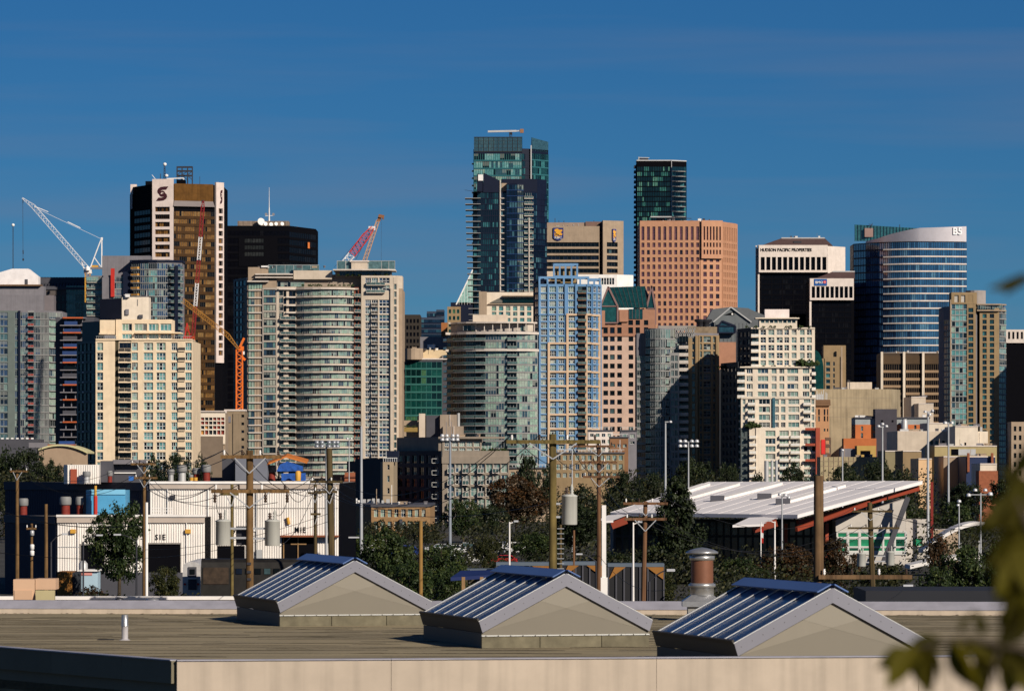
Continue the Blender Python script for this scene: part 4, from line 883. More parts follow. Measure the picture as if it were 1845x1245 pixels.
a = t.P(1486, 508.6, -1.9); b = MB(); b.tube(a, a + Vector((0, .15, 0)), .78, .78, 16, smooth=False); b.build('roundel', mat('red_roundel', (.75, .03, .03), .5), t.o)
b = MB()
for zz, ww in ((.2, .5), (-.05, .35), (-.35, .55)): b.box((a.x - ww / 2 * 1.3, a.y - .06, a.z + zz), (a.x + ww / 2 * 1.3, a.y - .01, a.z + zz + .14))
b.build('roundel_bars', white, t.o)

# ------------------------------------------------------------------ curved blue glass tower
t = Bld('glass_tower', 'curved blue glass office tower with white floor bands and B5 on its metal crown', 2400, 1640, 'tower')
def cc(n):                      # left face turns through a rounded prow into the long right face
    pts = [(1538, 22), (1560, 13), (1585, 4.5)]
    for i in range(1, n): a_ = i / n; pts.append((1585 + 72 * a_, 4.5 - 9.5 * math.sin(a_ * math.pi * .5)))
    pts += [(1657, -5), (1690, -4.2), (1715, -3), (1741, -1)]
    return pts
g_skyl = glass('sky_tinted_side_glass', [(4, (.04, .13, .26)), (3, (.06, .17, .32)), (2, (.02, .06, .14))], .04, 2.2, .006)  # left side's sky reflection put into a brighter base colour
pts = cc(10); t.mass(pts, 26, 436, m=navy, top=flatroof)
rr = rw(437.5, 13.3, 24, 11)
for i in range(len(pts) - 1):
    left = i < 3; n = max(2, round((pts[i + 1][0] - pts[i][0]) / 4.2))
    t.bands(pts[i], pts[i + 1], rr, n, g_skyl if left else g_sky, navy, slab=2.3, slabm=navy if left else whitec, slabp=.25 if left else .45, bar=.14)
ca, n = [t.p(q) for q in pts[1:]], len(pts) - 1
met = mat('brushed_crown_metal', (.52, .48, .50), .35, metal=.6, var=.08)
tops = [433 - 24.5 * (i / (n - 1)) ** .62 for i in range(n)]
b = MB(); zl = t.z(436); V = []
for i in range(n): p = ca[i]; V += [(p.x, p.y - .5, zl), (p.x, p.y - .5, t.z(tops[i])), (p.x, p.y + .8, t.z(tops[i])), (p.x, p.y + .8, zl)]
b.faces(V, [(4 * i, 4 * i + 4, 4 * i + 5, 4 * i + 1) for i in range(n - 1)], 0, 0, True); b.faces(V, [(4 * i + 1, 4 * i + 5, 4 * i + 6, 4 * i + 2) for i in range(n - 1)] + [(4 * i + 2, 4 * i + 6, 4 * i + 7, 4 * i + 3) for i in range(n - 1)])
b.build('metal_crown', met, t.o)
t.letters('B5', 1724, 418, 12.5, mat('white_sign_face', (.85, .84, .86), .5), pts[-2], pts[-1], width=17, off=.9, depth=.3, bold=.12)
b = MB(); P = [t.P(1540, 402, 16), t.P(1662, 411, 6), t.P(1662, 432, 6), t.P(1540, 432, 16)]; b.face(P[::-1]); b.face([p + Vector((0, .3, 0)) for p in P]); b.build('glass_screen', glass('screen_teal_glass', [(2, (.03, .12, .15)), (1, (.04, .15, .17))], .08, 1.8), t.o)
b = MB()
for i in range(22): f_ = i / 21; x = 1540 + 122 * f_; b.bar(t.P(x, 402 + 9 * f_, 15.8 - 10 * f_), t.P(x, 432, 15.8 - 10 * f_), .16)
b.build('screen_mullions', navy, t.o); t.box('lift_overrun', 1558, 1573, 409, 425, mat('rosy_box', (.30, .2, .18), .9), 13, 4)
b = MB(); b.bar(t.P(1621, 412, 10), t.P(1621, 403, 10), .35); b.bar(t.P(1568, 410, 13), t.P(1572, 400, 13), .25); b.bar(t.P(1565, 402, 13), t.P(1572, 403, 13), .3); b.build('antenna', steeld, t.o)

# ------------------------------------------------------------------ right tan condo
t = Bld('condo_tower', 'tan framed condo with green glass bays near the right edge', 1900, 1758, 'tower')
t.mass([(1700, 8), (1714, 0), (1757, 0), (1765, 4), (1800, 3), (1812, 10)], 20, 552, m=greyc, top=flatroof)
rr = rw(555, 10.45, 30, 7.8)
t.bands((1701, 7.5), (1713, .5), rr[2:], 3, g_green, gry_fr, slab=2, slabm=slabg)
t.box('lit_pier', 1712, 1714, 540, 900, beige, -.8, 1)
t.bands((1714.5, 0), (1742, 0), rw(548, 10.45, 31, 8.6), 4, g_teal, gry_fr, slab=1.5, slabm=slabg, bar=.25)
t.facade((1742, 0), (1758, 0), 530, 900, [(1744.5, 1753.5)], rr, tanst, g_tealdk, drk_fr, .5, (1, 0))
t.facade((1714, .2), (1758, .2), 527, 548, [(1719, 1727), (1731, 1739), (1743.5, 1752.5)], [(532, 545)], tanst, mat('pale_blank_panel', (.45, .42, .38), .9), tanst, .6, (0, 0), name='crown_panel', proud=.2); t.mass([(1714, .2), (1760, .2)], 10, 527, 556, tanst, flatroof, 'crown_block')
t.box('dark_joint', 1758, 1765, 556, 900, black, 2, 3)
t.facade((1765, 1), (1800, 1), 560, 900, [(1770, 1777.5), (1783, 1791)], rr, tanst, g_tealdk, drk_fr, .5, (1, 0))
t.bands((1800, 1.4), (1812, 9), rr, 4, g_teal, gry_fr, slab=2, slabm=slabg)
t.bands((1762, -.4), (1806, 1), [(549, 557)], 10, g_grey, gry_fr); t.slabs([(1760, 0), (1800, 0), (1813, 6)], 10, [547.5, 558.5], .5, beige, 'roof_slab', .8); t.mass([(1762, .4), (1806, 1.5)], 8, 548, 562, greyc, name='crown_wing')
cv = arc(1742, 1776, 3, 5); t.mass([(x, d + 10) for x, d in cv], 6, 522, 552, mat('rough_grey_drum', (.30, .27, .26), .9), flatroof, 'roof_drum')
t = Bld('office_block', 'black slab with a white crown at the far right edge', 2500, 1830)
t.mass([(1812, 0), (1870, 0)], 20, 594, m=black, top=flatroof); t.facade((1812, -.4), (1870, -.4), 594, 618, ev(1814, 1868, 7, .5), [(598, 611)], whitec, g_black, black, .6, (0, 0))

# ------------------------------------------------------------------ brown office with cream fins, domed block, walls
t = Bld('office_block', 'dark brown banded office block with four cream vertical fins', 2000, 1645)
t.mass([(1587, 0), (1704, 0)], 24, 636, m=mat('dark_brown_cladding', (.055, .035, .02), .6), top=flatroof)
for (x0, x1) in ((1591, 1627), (1632, 1661), (1666, 1701)):
    t.bands((x0, 0), (x1, 0), [(656.5, 667)] + rw(671.5, 13.1, 12, 8.2), 9, g_black, MATS['dark_brown_cladding'], slab=4.6, slabm=mat('tan_spandrel', (.30, .20, .12), .7), bar=.3)
    t.box('crown_louvre', x0, x1, 641, 656, mat('louvre_brown', (.075, .045, .022), .7), -.3, .4)
for x in (1587, 1627, 1661.5, 1701): t.box('cream_fin', x, x + 4.2, 634, 900, cream2, -1.6, 1.6)
t = Bld('domed_block', 'tan block with a curved green glass vault beside the stepped cream tower', 2060, 1495)
t.mass([(1466, 0), (1524, 0)], 20, 646, m=tanst, top=flatroof); t.mass([(1484, 3), (1524, 3)], 12, 622, 650, tanst, flatroof, 'upper_wall')
t.facade((1486, 0), (1524, 0), 643, 760, [(1488, 1495.5), (1501, 1504)], rw(652, 10.6, 8, 7), tanst, g_tealdk, gry_fr, .4, (0, 0))
b = MB(); a = t.P(1467, 668, -.6); r = 17 * t.k
for i in range(8):
    t0, t1 = math.pi / 2 * i / 8, math.pi / 2 * (i + 1) / 8
    p0, p1 = Vector((a.x + r * math.sin(t0), a.y, a.z + r * 2.2 * math.cos(t0))), Vector((a.x + r * math.sin(t1), a.y, a.z + r * 2.2 * math.cos(t1))); dv = Vector((0, 9, 0))
    b.face([p0, p0 + dv, p1 + dv, p1], 1); b.face([p0, p1, Vector((p1.x, a.y, 20)), Vector((p0.x, a.y, 20))])
b.build('glass_vault', [g_green, grey_l], t.o); t.box('tan_fin', 1515, 1518, 625, 760, beige, -1, 1)
bw = mat('stained_blank_concrete', (.37, .30, .20), .9, var=.3, scale=.12, streak=.35)
t = Bld('blank_wall_building', 'large beige concrete block with a blank stained side wall', 1795, 1545)
t.mass([(1470, 0), (1606, 0), (1622, 16)], 24, 701, m=bw, top=flatroof); t.box('lift_house', 1527, 1571, 688, 702, beige_l, 6, 6)
b = MB()
for y in (717, 734, 751): b.box((t.P(1490, y).x, -.06, t.z(y) - .05), (t.P(1606, y).x, .1, t.z(y) + .05))
b.build('wall_joint', mat('joint_grey', (.3, .26, .2), .9), t.o)
t = Bld('heritage_building', 'narrow pinkish stone building with a dark projecting cornice', 1778, 1484)
ph = mat('pink_sandstone', (.40, .22, .12), .9, streak=.15)
t.mass([(1464, 0), (1494, 0)], 14, 727, m=ph, top=flatroof)
t.facade((1464, 0), (1494, 0), 727, 880, [(1466, 1470), (1474, 1477), (1484, 1487), (1490, 1492)], [(737, 748), (749.5, 759), (772, 777)], ph, g_dark, drk_fr, .4, (0, 0))
for y, o_ in ((727, 1.6), (723, .9), (720, .4)): t.slabs([(1463, 0), (1496, 0)], 6, [y], .8, mat('dark_cornice', (.16, .09, .05), .8), 'cornice', o_)
b = MB()
for x in (1472, 1476, 1480, 1484, 1488, 1490): b.bar(t.P(x, 722, 3), t.P(x, 702 + x % 7, 3), .25)
b.build('antenna', grey_l, t.o); t.box('roof_unit', 1470, 1484, 710, 721, grey_l, 3, 3)
t.box('red_bay', 1480, 1487, 792, 818, mat('signal_red_panel', (.55, .02, .02), .6), -.8, .6); t.facade((1487, -.3), (1497, -.3), 788, 822, [(1487.5, 1496)], [(793, 800), (806, 816)], mat('umber_wall', (.12, .07, .05), .8), g_grey, gry_fr, .3, (0, 0))
t = Bld('orange_building', 'orange stucco block with a grey top storey and a plain dark grey stair tower', 1560, 1605)
t.mass([(1541, 0), (1675, 0)], 18, 765, m=orangew, top=flatroof); t.mass([(1541, 0), (1675, 0)], 18, 752, 766, mat('cool_grey_storey', (.32, .35, .36), .8), flatroof, 'top_storey')
t.facade((1541, 0), (1579, 0), 765, 900, [(1551, 1555), (1573, 1577)], [(768, 776), (780, 789)], orangew, g_grey, gry_fr, .3, (0, 1)); t.facade((1616, 0), (1675, 0), 765, 900, [(1647, 1651), (1665, 1669)], [(766, 775)], orangew, g_grey, gry_fr, .3, (0, 1))
t.slabs([(1540, 0), (1676, 0)], 10, [751.5], .4, greyd, 'roof_slab', .6)
t.mass([(1577, -2), (1616, -2)], 10, 737, m=mat('charcoal_wall', (.065, .06, .075), .8), top=flatroof, name='stair_tower'); t.box('small_window', 1588, 1591, 757, 760.5, black, -2.15, .2); t.box('small_window', 1607, 1610, 757, 760.5, black, -2.15, .2)
t.mass([(1520, -6), (1579, -6)], 8, 790, m=orangew, top=flatroof, name='lower_wing'); t.box('chimney', 1630, 1634, 755, 772, white, -4, 2)
t = Bld('low_building', 'yellow ochre hut with dark openings under the orange block', 1480, 1560)
t.mass([(1544, 0), (1578, 0)], 10, 803, m=mat('ochre_wall', (.50, .33, .10), .85), top=flatroof); t.facade((1544, 0), (1578, 0), 803, 850, [(1550, 1568)], [(812, 819)], MATS['ochre_wall'], g_black, black, .4, (1, 0)); t.mass([(1515, 2), (1543, 2)], 8, 808, m=greyc, top=greyroof, name='grey_lean_to')
t = Bld('curved_warehouse', 'long low warehouse with a faded yellow panelled wall behind the station trees', 1420, 1575)
yp = mat('faded_yellow_panel', (.40, .33, .20), .9, streak=.3, var=.3)
t.mass([(1478, 0), (1652, 0)], 16, 823, m=yp, top=flatroof)
b = MB()
for x in range(1484, 1652, 9): q = t.P(x, 823); b.box((q.x, -.15, 0), (q.x + .18, .02, t.z(823)))
for y in (831, 840): b.box((t.P(1478, y).x, -.12, t.z(y)), (t.P(1652, y).x, .02, t.z(y) + .12))
b.build('panel_ribs', beige, t.o)
# pale boxes at the right
for (nm, lab, D, x0, x1, yt, m, dep, extra) in (
    ('low_building', 'wide pale beige box wall with three small windows right of the grey stair tower', 1400, 1617, 1712, 777, beige_l, 20, 'w3'),
    ('low_building', 'upper pale block with a shaded left end behind the three window wall', 1500, 1674, 1716, 762, cream2, 14, ''),
    ('low_building', 'small rosy beige block with a dark shadow on it below the brown office', 1750, 1642, 1668, 715, beige_l, 10, ''),
    ('low_building', 'plain beige block under the brown office fins', 1740, 1655, 1682, 727, beige_l, 12, ''),
    ('low_building', 'tall pale beige box with a stepped right end', 1380, 1721, 1762, 768, cream2, 16, 'step'),
    ('low_building', 'long khaki fronted shed with a grey roller door', 1300, 1684, 1796, 803, mat('khaki_wall', (.40, .32, .16), .85), 12, 'door'),
    ('low_building', 'small peach walled hut in front of the khaki shed', 1220, 1655, 1679, 826, mat('peach_wall', (.70, .46, .26), .85), 8, ''),
    ('low_building', 'grey brown box with a dark left side beside the khaki shed', 1230, 1700, 1729, 822, beige, 12, ''),
    ('low_building', 'blue panelled low block with two brick chimneys', 1210, 1741, 1793, 822, mat('deep_blue_wall', (.015, .03, .09), .6), 12, 'chim'),
    ('low_building', 'cream box over brown brick at the right edge', 1150, 1766, 1796, 835, cream2, 8, 'brick'),
    ('low_building', 'small olive grey cabin below the three window wall', 1330, 1595, 1623, 812, mat('olive_grey_wall', (.26, .22, .13), .9), 8, ''),
    ('low_building', 'low tan parapet block beside the olive cabin', 1290, 1627, 1660, 812, tanst, 8, ''),
):
    t = Bld(nm, lab, D, (x0 + x1) / 2); t.mass([(x0 - 10, 12), (x0, 0), (x1, 0)], dep, yt, m=m, top=flatroof); t.slabs([(x0, 0), (x1, 0)], 5, [yt - .4], .3, whitec, 'coping', .2)
    if extra == 'w3': t.facade((x0, 0), (x1, 0), yt, 870, [(1676, 1681), (1685, 1690), (1697, 1702)], [(794, 801)], m, g_dark, drk_fr, .4, (0, 0)); b = MB(); b.lathe([(1, 0), (1, 3.2), (.6, 3.8)], 10, 0, t.P(1630, 777, 4)); b.box(t.P(1622, 777, 2), t.P(1636, 773, 4) + Vector((0, 2, 0))); b.build('roof_duct', grey_l, t.o)
    if extra == 'step': t.mass([(1762, 2), (1780, 2)], 10, 777, m=m, top=flatroof, name='step_wing'); t.box('small_window', 1738, 1741, 797, 802, black, -.1, .2); t.box('roof_vent', 1766, 1770, 769, 777, grey_l, 3, 1)
    if extra == 'door': t.box('roller_door', 1727, 1758, 809, 820, grey_l, -.15, .3); t.box('dark_opening', 1714, 1727, 809, 820, black, -.1, .3)
    if extra == 'chim':
        for x in (1745, 1788): t.box('chimney', x - 2, x + 2, 816, 850, brick, -1.2, 1.2)
    if extra == 'brick': t.mass([(1764, -.6), (1798, -.6)], 8, 848, m=brick, name='brick_base')
t = Bld('beige_building', 'beige block with small dark windows cut by the right edge', 1300, 1838)
t.mass([(1822, 0), (1872, 0)], 10, 760, m=beige, top=flatroof); t.facade((1822, 0), (1872, 0), 760, 900, ev(1824, 1870, 5, .5), rw(768, 16, 6, 9), beige, g_dark, drk_fr, .4, (0, 0))
t = Bld('corner_tower', 'grey tower just beyond the right edge, throwing its shadow on the tan condo', 1850, 2010, 'tower')
t.mass([(1953, 8), (1985, 0), (2090, 0)], 24, 560, m=greyc, top=flatroof); t.mass([(1985, 4), (2080, 4)], 14, 536, 562, greyc, flatroof, 'penthouse')
t.bands((1985, 0), (2090, 0), rw(566, 13.4, 18, 9), 12, g_grey, gry_fr, slab=3, slabm=slabg)
shd_done = True

# ------------------------------------------------------------------ cranes
t = Bld('luffing_crane', 'white luffing crane with its lattice boom raised to the left, hook hanging', 2260, 160, 'crane')
b = MB(); lattice(b, t.P(154, 480), t.P(60, 372), 2.0, 2.0, 22, .17); lattice(b, t.P(60, 372), t.P(40, 357), 2.0, .5, 4, .17); lattice(b, t.P(158, 486), t.P(154, 480), .6, 2.2, 1, .25); b.build('boom', whitep, t.o)
b = MB(); b.bar(t.P(183.5, 482), t.P(183.5, 430), .55); b.bar(t.P(163, 482), t.P(182, 432), .5); b.bar(t.P(170, 464), t.P(182, 481), .4); b.box(t.P(181.5, 433), t.P(185, 428) + Vector((0, 1, 0))); b.build('gantry_frame', whitep, t.o)
b = MB(); b.box(t.P(160, 485), t.P(185, 481.5) + Vector((0, 2, 0)), 0); b.box(t.P(165, 481.5), t.P(177, 478) + Vector((0, 2, 0)), 1); b.build('machinery_deck', [greyc, yellowp], t.o)
b = MB(); b.bar(t.P(66, 376), t.P(183, 431), .14); b.bar(t.P(62, 372), t.P(87, 382), .35); b.bar(t.P(122, 400), t.P(145, 411), .4); b.build('pendant', whitep, t.o)
b = MB(); b.bar(t.P(41, 359), t.P(41.5, 468), .16); b.box(t.P(40.6, 366) , t.P(42, 359) + Vector((0, .4, 0))); b.box(t.P(40.3, 470), t.P(43, 466) + Vector((0, .6, 0))); b.bar(t.P(41.5, 451), t.P(41.7, 458), .45); b.build('hoist_line', steeld, t.o)
b = MB(); lattice(b, t.P(158, 545), t.P(158, 492), 2.4, 2.4, 10, .3); b.build('mast', yellowp, t.o); b = MB(); b.box(t.P(151, 493), t.P(165, 486) + Vector((0, 3, 0))); b.lathe([(1.2, 0), (1.3, 1.2), (.6, 2.2)], 8, 0, t.P(158, 488, -1)); b.build('slewing_cab', whitep, t.o)
b = MB(); b.bar(t.P(148, 471), t.P(152, 490), .5); b.build('boom_stop', whitep, t.o)
t = Bld('lamp_standard', 'thin pole with a white knob at the far left edge of the sky', 2300, 23, 'pole')
b = MB(); b.bar(t.P(23.5, 540), t.P(23.5, 408), .35); b.build('pole', steeld, t.o); b = MB(); b.lathe([(.2, -.7), (.8, -.3), (.8, .4), (.2, .8)], 8, 0, t.P(23.5, 406)); b.build('knob', white, t.o)
t = Bld('luffing_crane', 'red and white striped crane boom standing almost upright before the brown bank tower', 1900, 356, 'crane')
bands_ = (0, 1, 0, 1, 0, 1)
def stripe(f): y = 612 - f * 240; return 1 if (428 < y < 470 or 513 < y < 556) else 0
b = MB(); lattice(b, t.P(347.5, 612), t.P(365.5, 372), 1.25, 1.25, 52, .24, alt=stripe); lattice(b, t.P(365.5, 372), t.P(366.5, 362), 1.2, .4, 2, .2); b.build('boom', [mat('dark_red_paint', (.26, .015, .02), .6), whitep], t.o)
b = MB(); lattice(b, t.P(348, 745), t.P(348, 606), 1.2, 1.2, 22, .26); b.build('mast', orangep, t.o)
b = MB(); b.bar(t.P(333, 608), t.P(337, 582), .5); b.bar(t.P(343, 608), t.P(337, 582), .4); b.bar(t.P(333, 590), t.P(345, 604), .3); b.bar(t.P(330, 608), t.P(349, 608), .9); b.build('gantry_frame', redp, t.o)
b = MB(); b.box(t.P(363, 366), t.P(368, 361) + Vector((0, 1, 0))); b.build('sheave_head', steeld, t.o)
t = Bld('tower_crane', 'orange tower crane with a long yellow boom crossing the bank tower', 1660, 431, 'crane')
b = MB(); lattice(b, t.P(431.5, 745), t.P(431.5, 630), 2.2, 2.2, 18, .42, alt=None); b.build('mast', orangep, t.o)
b = MB(); lattice(b, t.P(430, 629), t.P(410, 604), .5, 1.5, 6, .17); lattice(b, t.P(410, 604), t.P(329, 541), 1.5, 1.5, 24, .17); b.build('boom', mat('amber_crane_paint', (.42, .19, .03), .6), t.o)
b = MB(); b.box(t.P(425, 631), t.P(439, 624) + Vector((0, 2, 0))); b.bar(t.P(432, 626), t.P(440, 609), .8); b.bar(t.P(438, 648), t.P(441, 645), 1.4); b.build('slewing_head', orangep, t.o)
b = MB(); b.box(t.P(436, 639), t.P(440.5, 633) + Vector((0, 1.2, 0))); b.build('operator_cab', white, t.o)
t = Bld('luffing_crane', 'red and white lattice boom leaning right above the bowed condo', 2300, 645, 'crane')
b = MB(); lattice(b, t.P(617, 478), t.P(634, 459), 2.6, 3.4, 4, .35, mi=1); lattice(b, t.P(634, 459), t.P(660, 425), 3.4, 3.4, 10, .38); lattice(b, t.P(660, 425), t.P(672, 410), 3.2, 1.6, 4, .38); b.build('boom', [redp, whitep], t.o); b = MB(); b.box(t.P(664, 415), t.P(676, 408) + Vector((0, 1.5, 0))); b.build('boom_head', whitep, t.o)
b = MB(); b.bar(t.P(640, 470), t.P(667, 417), .18); b.bar(t.P(602, 482), t.P(650, 428), .12); b.build('stay_line', steeld, t.o)
t = Bld('luffing_crane', 'tan crane boom with a brown hooked head standing right of the red boom', 2320, 670, 'crane')
b = MB(); lattice(b, t.P(652, 485), t.P(681, 398), 1.9, 1.5, 24, .34); b.build('boom', mat('tan_crane_paint', (.50, .30, .17), .6), t.o)
b = MB(); b.obox(t.P(679, 399), t.P(685, 399) - t.P(679, 399), (0, 1.5, 0), t.P(682, 388) - t.P(679, 399)); b.bar(t.P(682, 389), t.P(692, 391), 1.6); b.bar(t.P(690, 390), t.P(690, 396), .8); b.build('boom_head', mat('brown_crane_head', (.28, .12, .05), .6), t.o)
b = MB(); b.bar(t.P(687, 394), t.P(687, 480), .1); b.build('hoist_line', steeld, t.o)

# ------------------------------------------------------------------ mid-distance low buildings
t = Bld('grid_building', 'low red panelled building with a white window grid beside the cream tower', 1500, 378)
t.mass([(340, 0), (406, 0)], 16, 744, m=beige, top=flatroof); t.facade((340, 0), (406, 0), 742, 800, ev(347, 405, 8, .86), [(752, 757.5), (759, 765), (767, 773), (775, 783)], cream2, glass('red_panel_glass', [(4, (.22, .03, .015)), (2, DK), (1, (.5, .22, .04))], .4), wht_fr, .5, (0, 0)); t.box('roof_edge', 340, 408, 740, 744, whitec, -.5, 2)
t.mass([(346, -6), (400, -6)], 12, 786, m=mat('brown_shed_wall', (.2, .15, .11), .9), top=greyroof, name='front_shed')
t = Bld('concrete_tower', 'plain brown concrete stub tower under the orange crane', 1650, 423)
t.mass([(405, 0), (441, 0)], 14, 739, m=mat('brown_concrete', (.28, .21, .14), .9, streak=.3), top=flatroof); t.slabs([(404, 0), (442, 0)], 10, [737.5], .6, whitec, 'coping', .3)
t.box('wall_vent', 410, 416, 750, 761, greyc, -.3, .4); t.facade((420, 0), (441, 0), 745, 860, [(435, 440)], rw(747, 14, 6, 5), MATS['brown_concrete'], g_dark, drk_fr, .4, (0, 0))
t = Bld('arched_hall', 'hall with a shallow arched yellow edged roof above the left trees', 1150, 114)
pts = [(70 + 88 * i / 10, 817 - 13.5 * (1 - ((i - 4.4) / 5.6) ** 2)) for i in range(11)]
b = MB(); V = [t.P(x, y) for x, y in pts]; V2 = [v + Vector((0, 18, 0)) for v in V]
b.face([t.P(158, 905)] + V[::-1] + [t.P(70, 905)])
b.build('end_wall', mat('dusty_tan_wall', (.36, .26, .18), .9), t.o); b = MB()
for i in range(10): b.obox(V[i] + Vector((0, -.8, 0)), V[i + 1] - V[i], (0, 19, 0), (0, 0, .45))
b.build('arched_roof', mat('pale_yellow_edge', (.55, .50, .28), .7), t.o)
t.box('roof_hut', 52, 85, 797, 806, greyc, 12, 6); t.box('red_parapet', 86, 134, 800, 808, brick, 6, 4); t.box('blue_container', 106, 132, 794, 800, mat('blue_sheet', (.02, .06, .22), .6), 14, 4)
t = Bld('long_shed', 'dark flat shed with a row of white vents on top at the left edge', 1250, 40)
t.mass([(-20, 0), (70, 0)], 14, 791, m=greyd, top=flatroof)
for i in range(7): t.box('roof_vent', 2 + i * 9, 6 + i * 9, 788.5, 792, white, 1, 1)

t = Bld('condo_block', 'mid-rise condo with white framed windows and a dark shaded left side', 1100, 800); beige_k = beige; beige = mat('grey_taupe_stucco', (.27, .225, .18), .85, streak=.12)
t.mass([(700, 30), (797, 0), (917, 0)], 18, 812, m=beige, top=flatroof)
t.mass([(715, 30), (790, 4), (868, 4)], 14, 787, 815, beige, flatroof, 'upper_block')
t.facade((797, 4), (868, 4), 787, 816, ev(800, 866, 5, .8), [(795, 804), (807, 814)], beige, g_pale, wht_fr, .3, (2, 1)); t.slabs([(790, 3), (910, 3)], 10, [786.5], .5, beige, 'roof_slab', .7); t.bands((868, 5), (885, 5), [(797, 812)], 3, g_mix, wht_fr)
t.slabs([(796, 0), (918, 0)], 10, [823], 1.6, beige, 'terrace_band', .62)
rr = rw(834, 21.4, 6, 17); cols = ev(806, 916, 8, .86)
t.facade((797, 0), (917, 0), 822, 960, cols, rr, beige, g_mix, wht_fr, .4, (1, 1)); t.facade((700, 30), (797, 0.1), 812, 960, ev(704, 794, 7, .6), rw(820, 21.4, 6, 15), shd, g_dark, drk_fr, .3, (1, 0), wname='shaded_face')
for k, x in enumerate((806, 833, 860, 887)): t.balconies((x, -.4), (x + 12, -.4), [r[1] + .4 for r in rr[:5]], 1.0, whitec, g_rail, th=.15)
for y in [823 + 21.4 * i for i in range(6)]:
    b = MB(); q = t.P(783, y + 4, 3); b.box((q.x - .6, q.y - 1.6, q.z - 1), (q.x + 1.0, q.y, q.z - .9)); b.bar(q + Vector((-.6, -1.6, -.9)), q + Vector((-.6, -1.6, .1)), .08); b.bar(q + Vector((1, -1.6, -.9)), q + Vector((1, -1.6, .1)), .08); b.bar(q + Vector((-.6, -1.6, .1)), q + Vector((1, -1.6, .1)), .1); b.build('small_balcony', wht_fr, t.o)
t.mass([(737, 12), (797, 12)], 8, 752, 800, mat('taupe_wall', (.26, .21, .17), .9), flatroof, 'stair_block') if False else None
shrubs(t, 870, 910, 812, 2, 6, 5); beige = beige_k
t = Bld('taupe_building', 'taupe blocks with a dark recess stepping up before the round condo', 1350, 780)
tw = mat('taupe_concrete', (.33, .26, .20), .9, streak=.2)
t.mass([(793, 0), (823, 0)], 10, 747, m=tw, top=flatroof); t.mass([(798, -4), (835, -4)], 8, 768, m=tw, top=flatroof, name='front_block'); t.mass([(728, 6), (765, 6)], 10, 757, m=beige, top=flatroof, name='left_block'); t.mass([(752, 14), (768, 2), (793, 2)], 10, 748, m=greyd, top=greyd, name='dark_recess')
t.box('pale_pier', 755, 766, 745, 900, beige_l, 1, 2); t.box('joint', 810, 811.2, 747, 800, whitec, -.3, .4); t.box('joint', 817, 818.2, 768, 800, whitec, -4.3, .4); b = MB(); b.tube(t.P(826, 770, 2), t.P(826, 744, 2), .45, .45); b.build('flue', grey_l, t.o)
t.box('planter', 728, 752, 770, 778, mat('ochre_planter', (.3, .2, .06), .9), -1, 3); shrubs(t, 728, 750, 769, -1, 5, 3)
t = Bld('stair_tower_building', 'dark block with a tan stair tower carrying three small white windows', 1020, 685)
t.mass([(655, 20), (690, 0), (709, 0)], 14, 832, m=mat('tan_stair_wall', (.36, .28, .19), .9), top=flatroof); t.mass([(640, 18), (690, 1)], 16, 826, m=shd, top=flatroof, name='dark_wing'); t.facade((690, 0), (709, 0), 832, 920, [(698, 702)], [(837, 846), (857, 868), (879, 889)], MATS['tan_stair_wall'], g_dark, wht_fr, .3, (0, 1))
b = MB()
for x in range(691, 716, 4): b.bar(t.P(x, 832, -.3), t.P(x, 825, -.3), .1)
b.bar(t.P(691, 825, -.3), t.P(716, 825, -.3), .14); b.build('roof_railing', wht_fr, t.o); t.mass([(697, 5), (718, 5)], 8, 812, 832, navy, name='roof_room')
t = Bld('brick_building', 'red brick building with arched white windows and a cream box on its roof', 1120, 640)
t.mass([(594, 12), (621, 0), (673, 0)], 14, 855, m=brick, top=flatroof); t.facade((621, 0), (673, 0), 851, 930, [(628, 635), (653.5, 658), (665, 671.5)], [(869, 879), (889, 893)], brick, g_pale, wht_fr, .3, (1, 0)); t.slabs([(620, 0), (674, 0)], 8, [858, 866], .35, mat('dark_brick_trim', (.16, .05, .03), .9), 'cornice', .6)
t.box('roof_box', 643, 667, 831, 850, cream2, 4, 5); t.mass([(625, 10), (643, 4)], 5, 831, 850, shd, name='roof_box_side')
t = Bld('brick_building', 'brown brick loft with two rows of tall pale windows and a dark side', 900, 720)
t.mass([(608, 40), (669, 0), (775, 0)], 14, 911, m=brickb, top=flatroof); cols = [(674, 681.5), (686, 694), (699, 706), (711, 718), (723, 731), (735, 743), (747.5, 755), (760, 767)]
t.facade((669, 0), (775, 0), 909, 980, cols, [(917, 931), (939, 953)], brickb, g_pale, wht_fr, .35, (1, 1)); t.slabs([(608, 40), (668, 0), (777, 0)], 8, [908.5], .5, greyd, 'cornice', .5)
for i in range(9): t.box('roof_unit', 628 + i * 8.5, 632 + i * 8.5 + random.random() * 3, 898 + random.random() * 4, 907, random.choice((white, grey_l, greyd)), 8 + random.random() * 8, 2)
t.box('wall_sign', 720, 725, 935, 950, greyd, -1.2, 1)
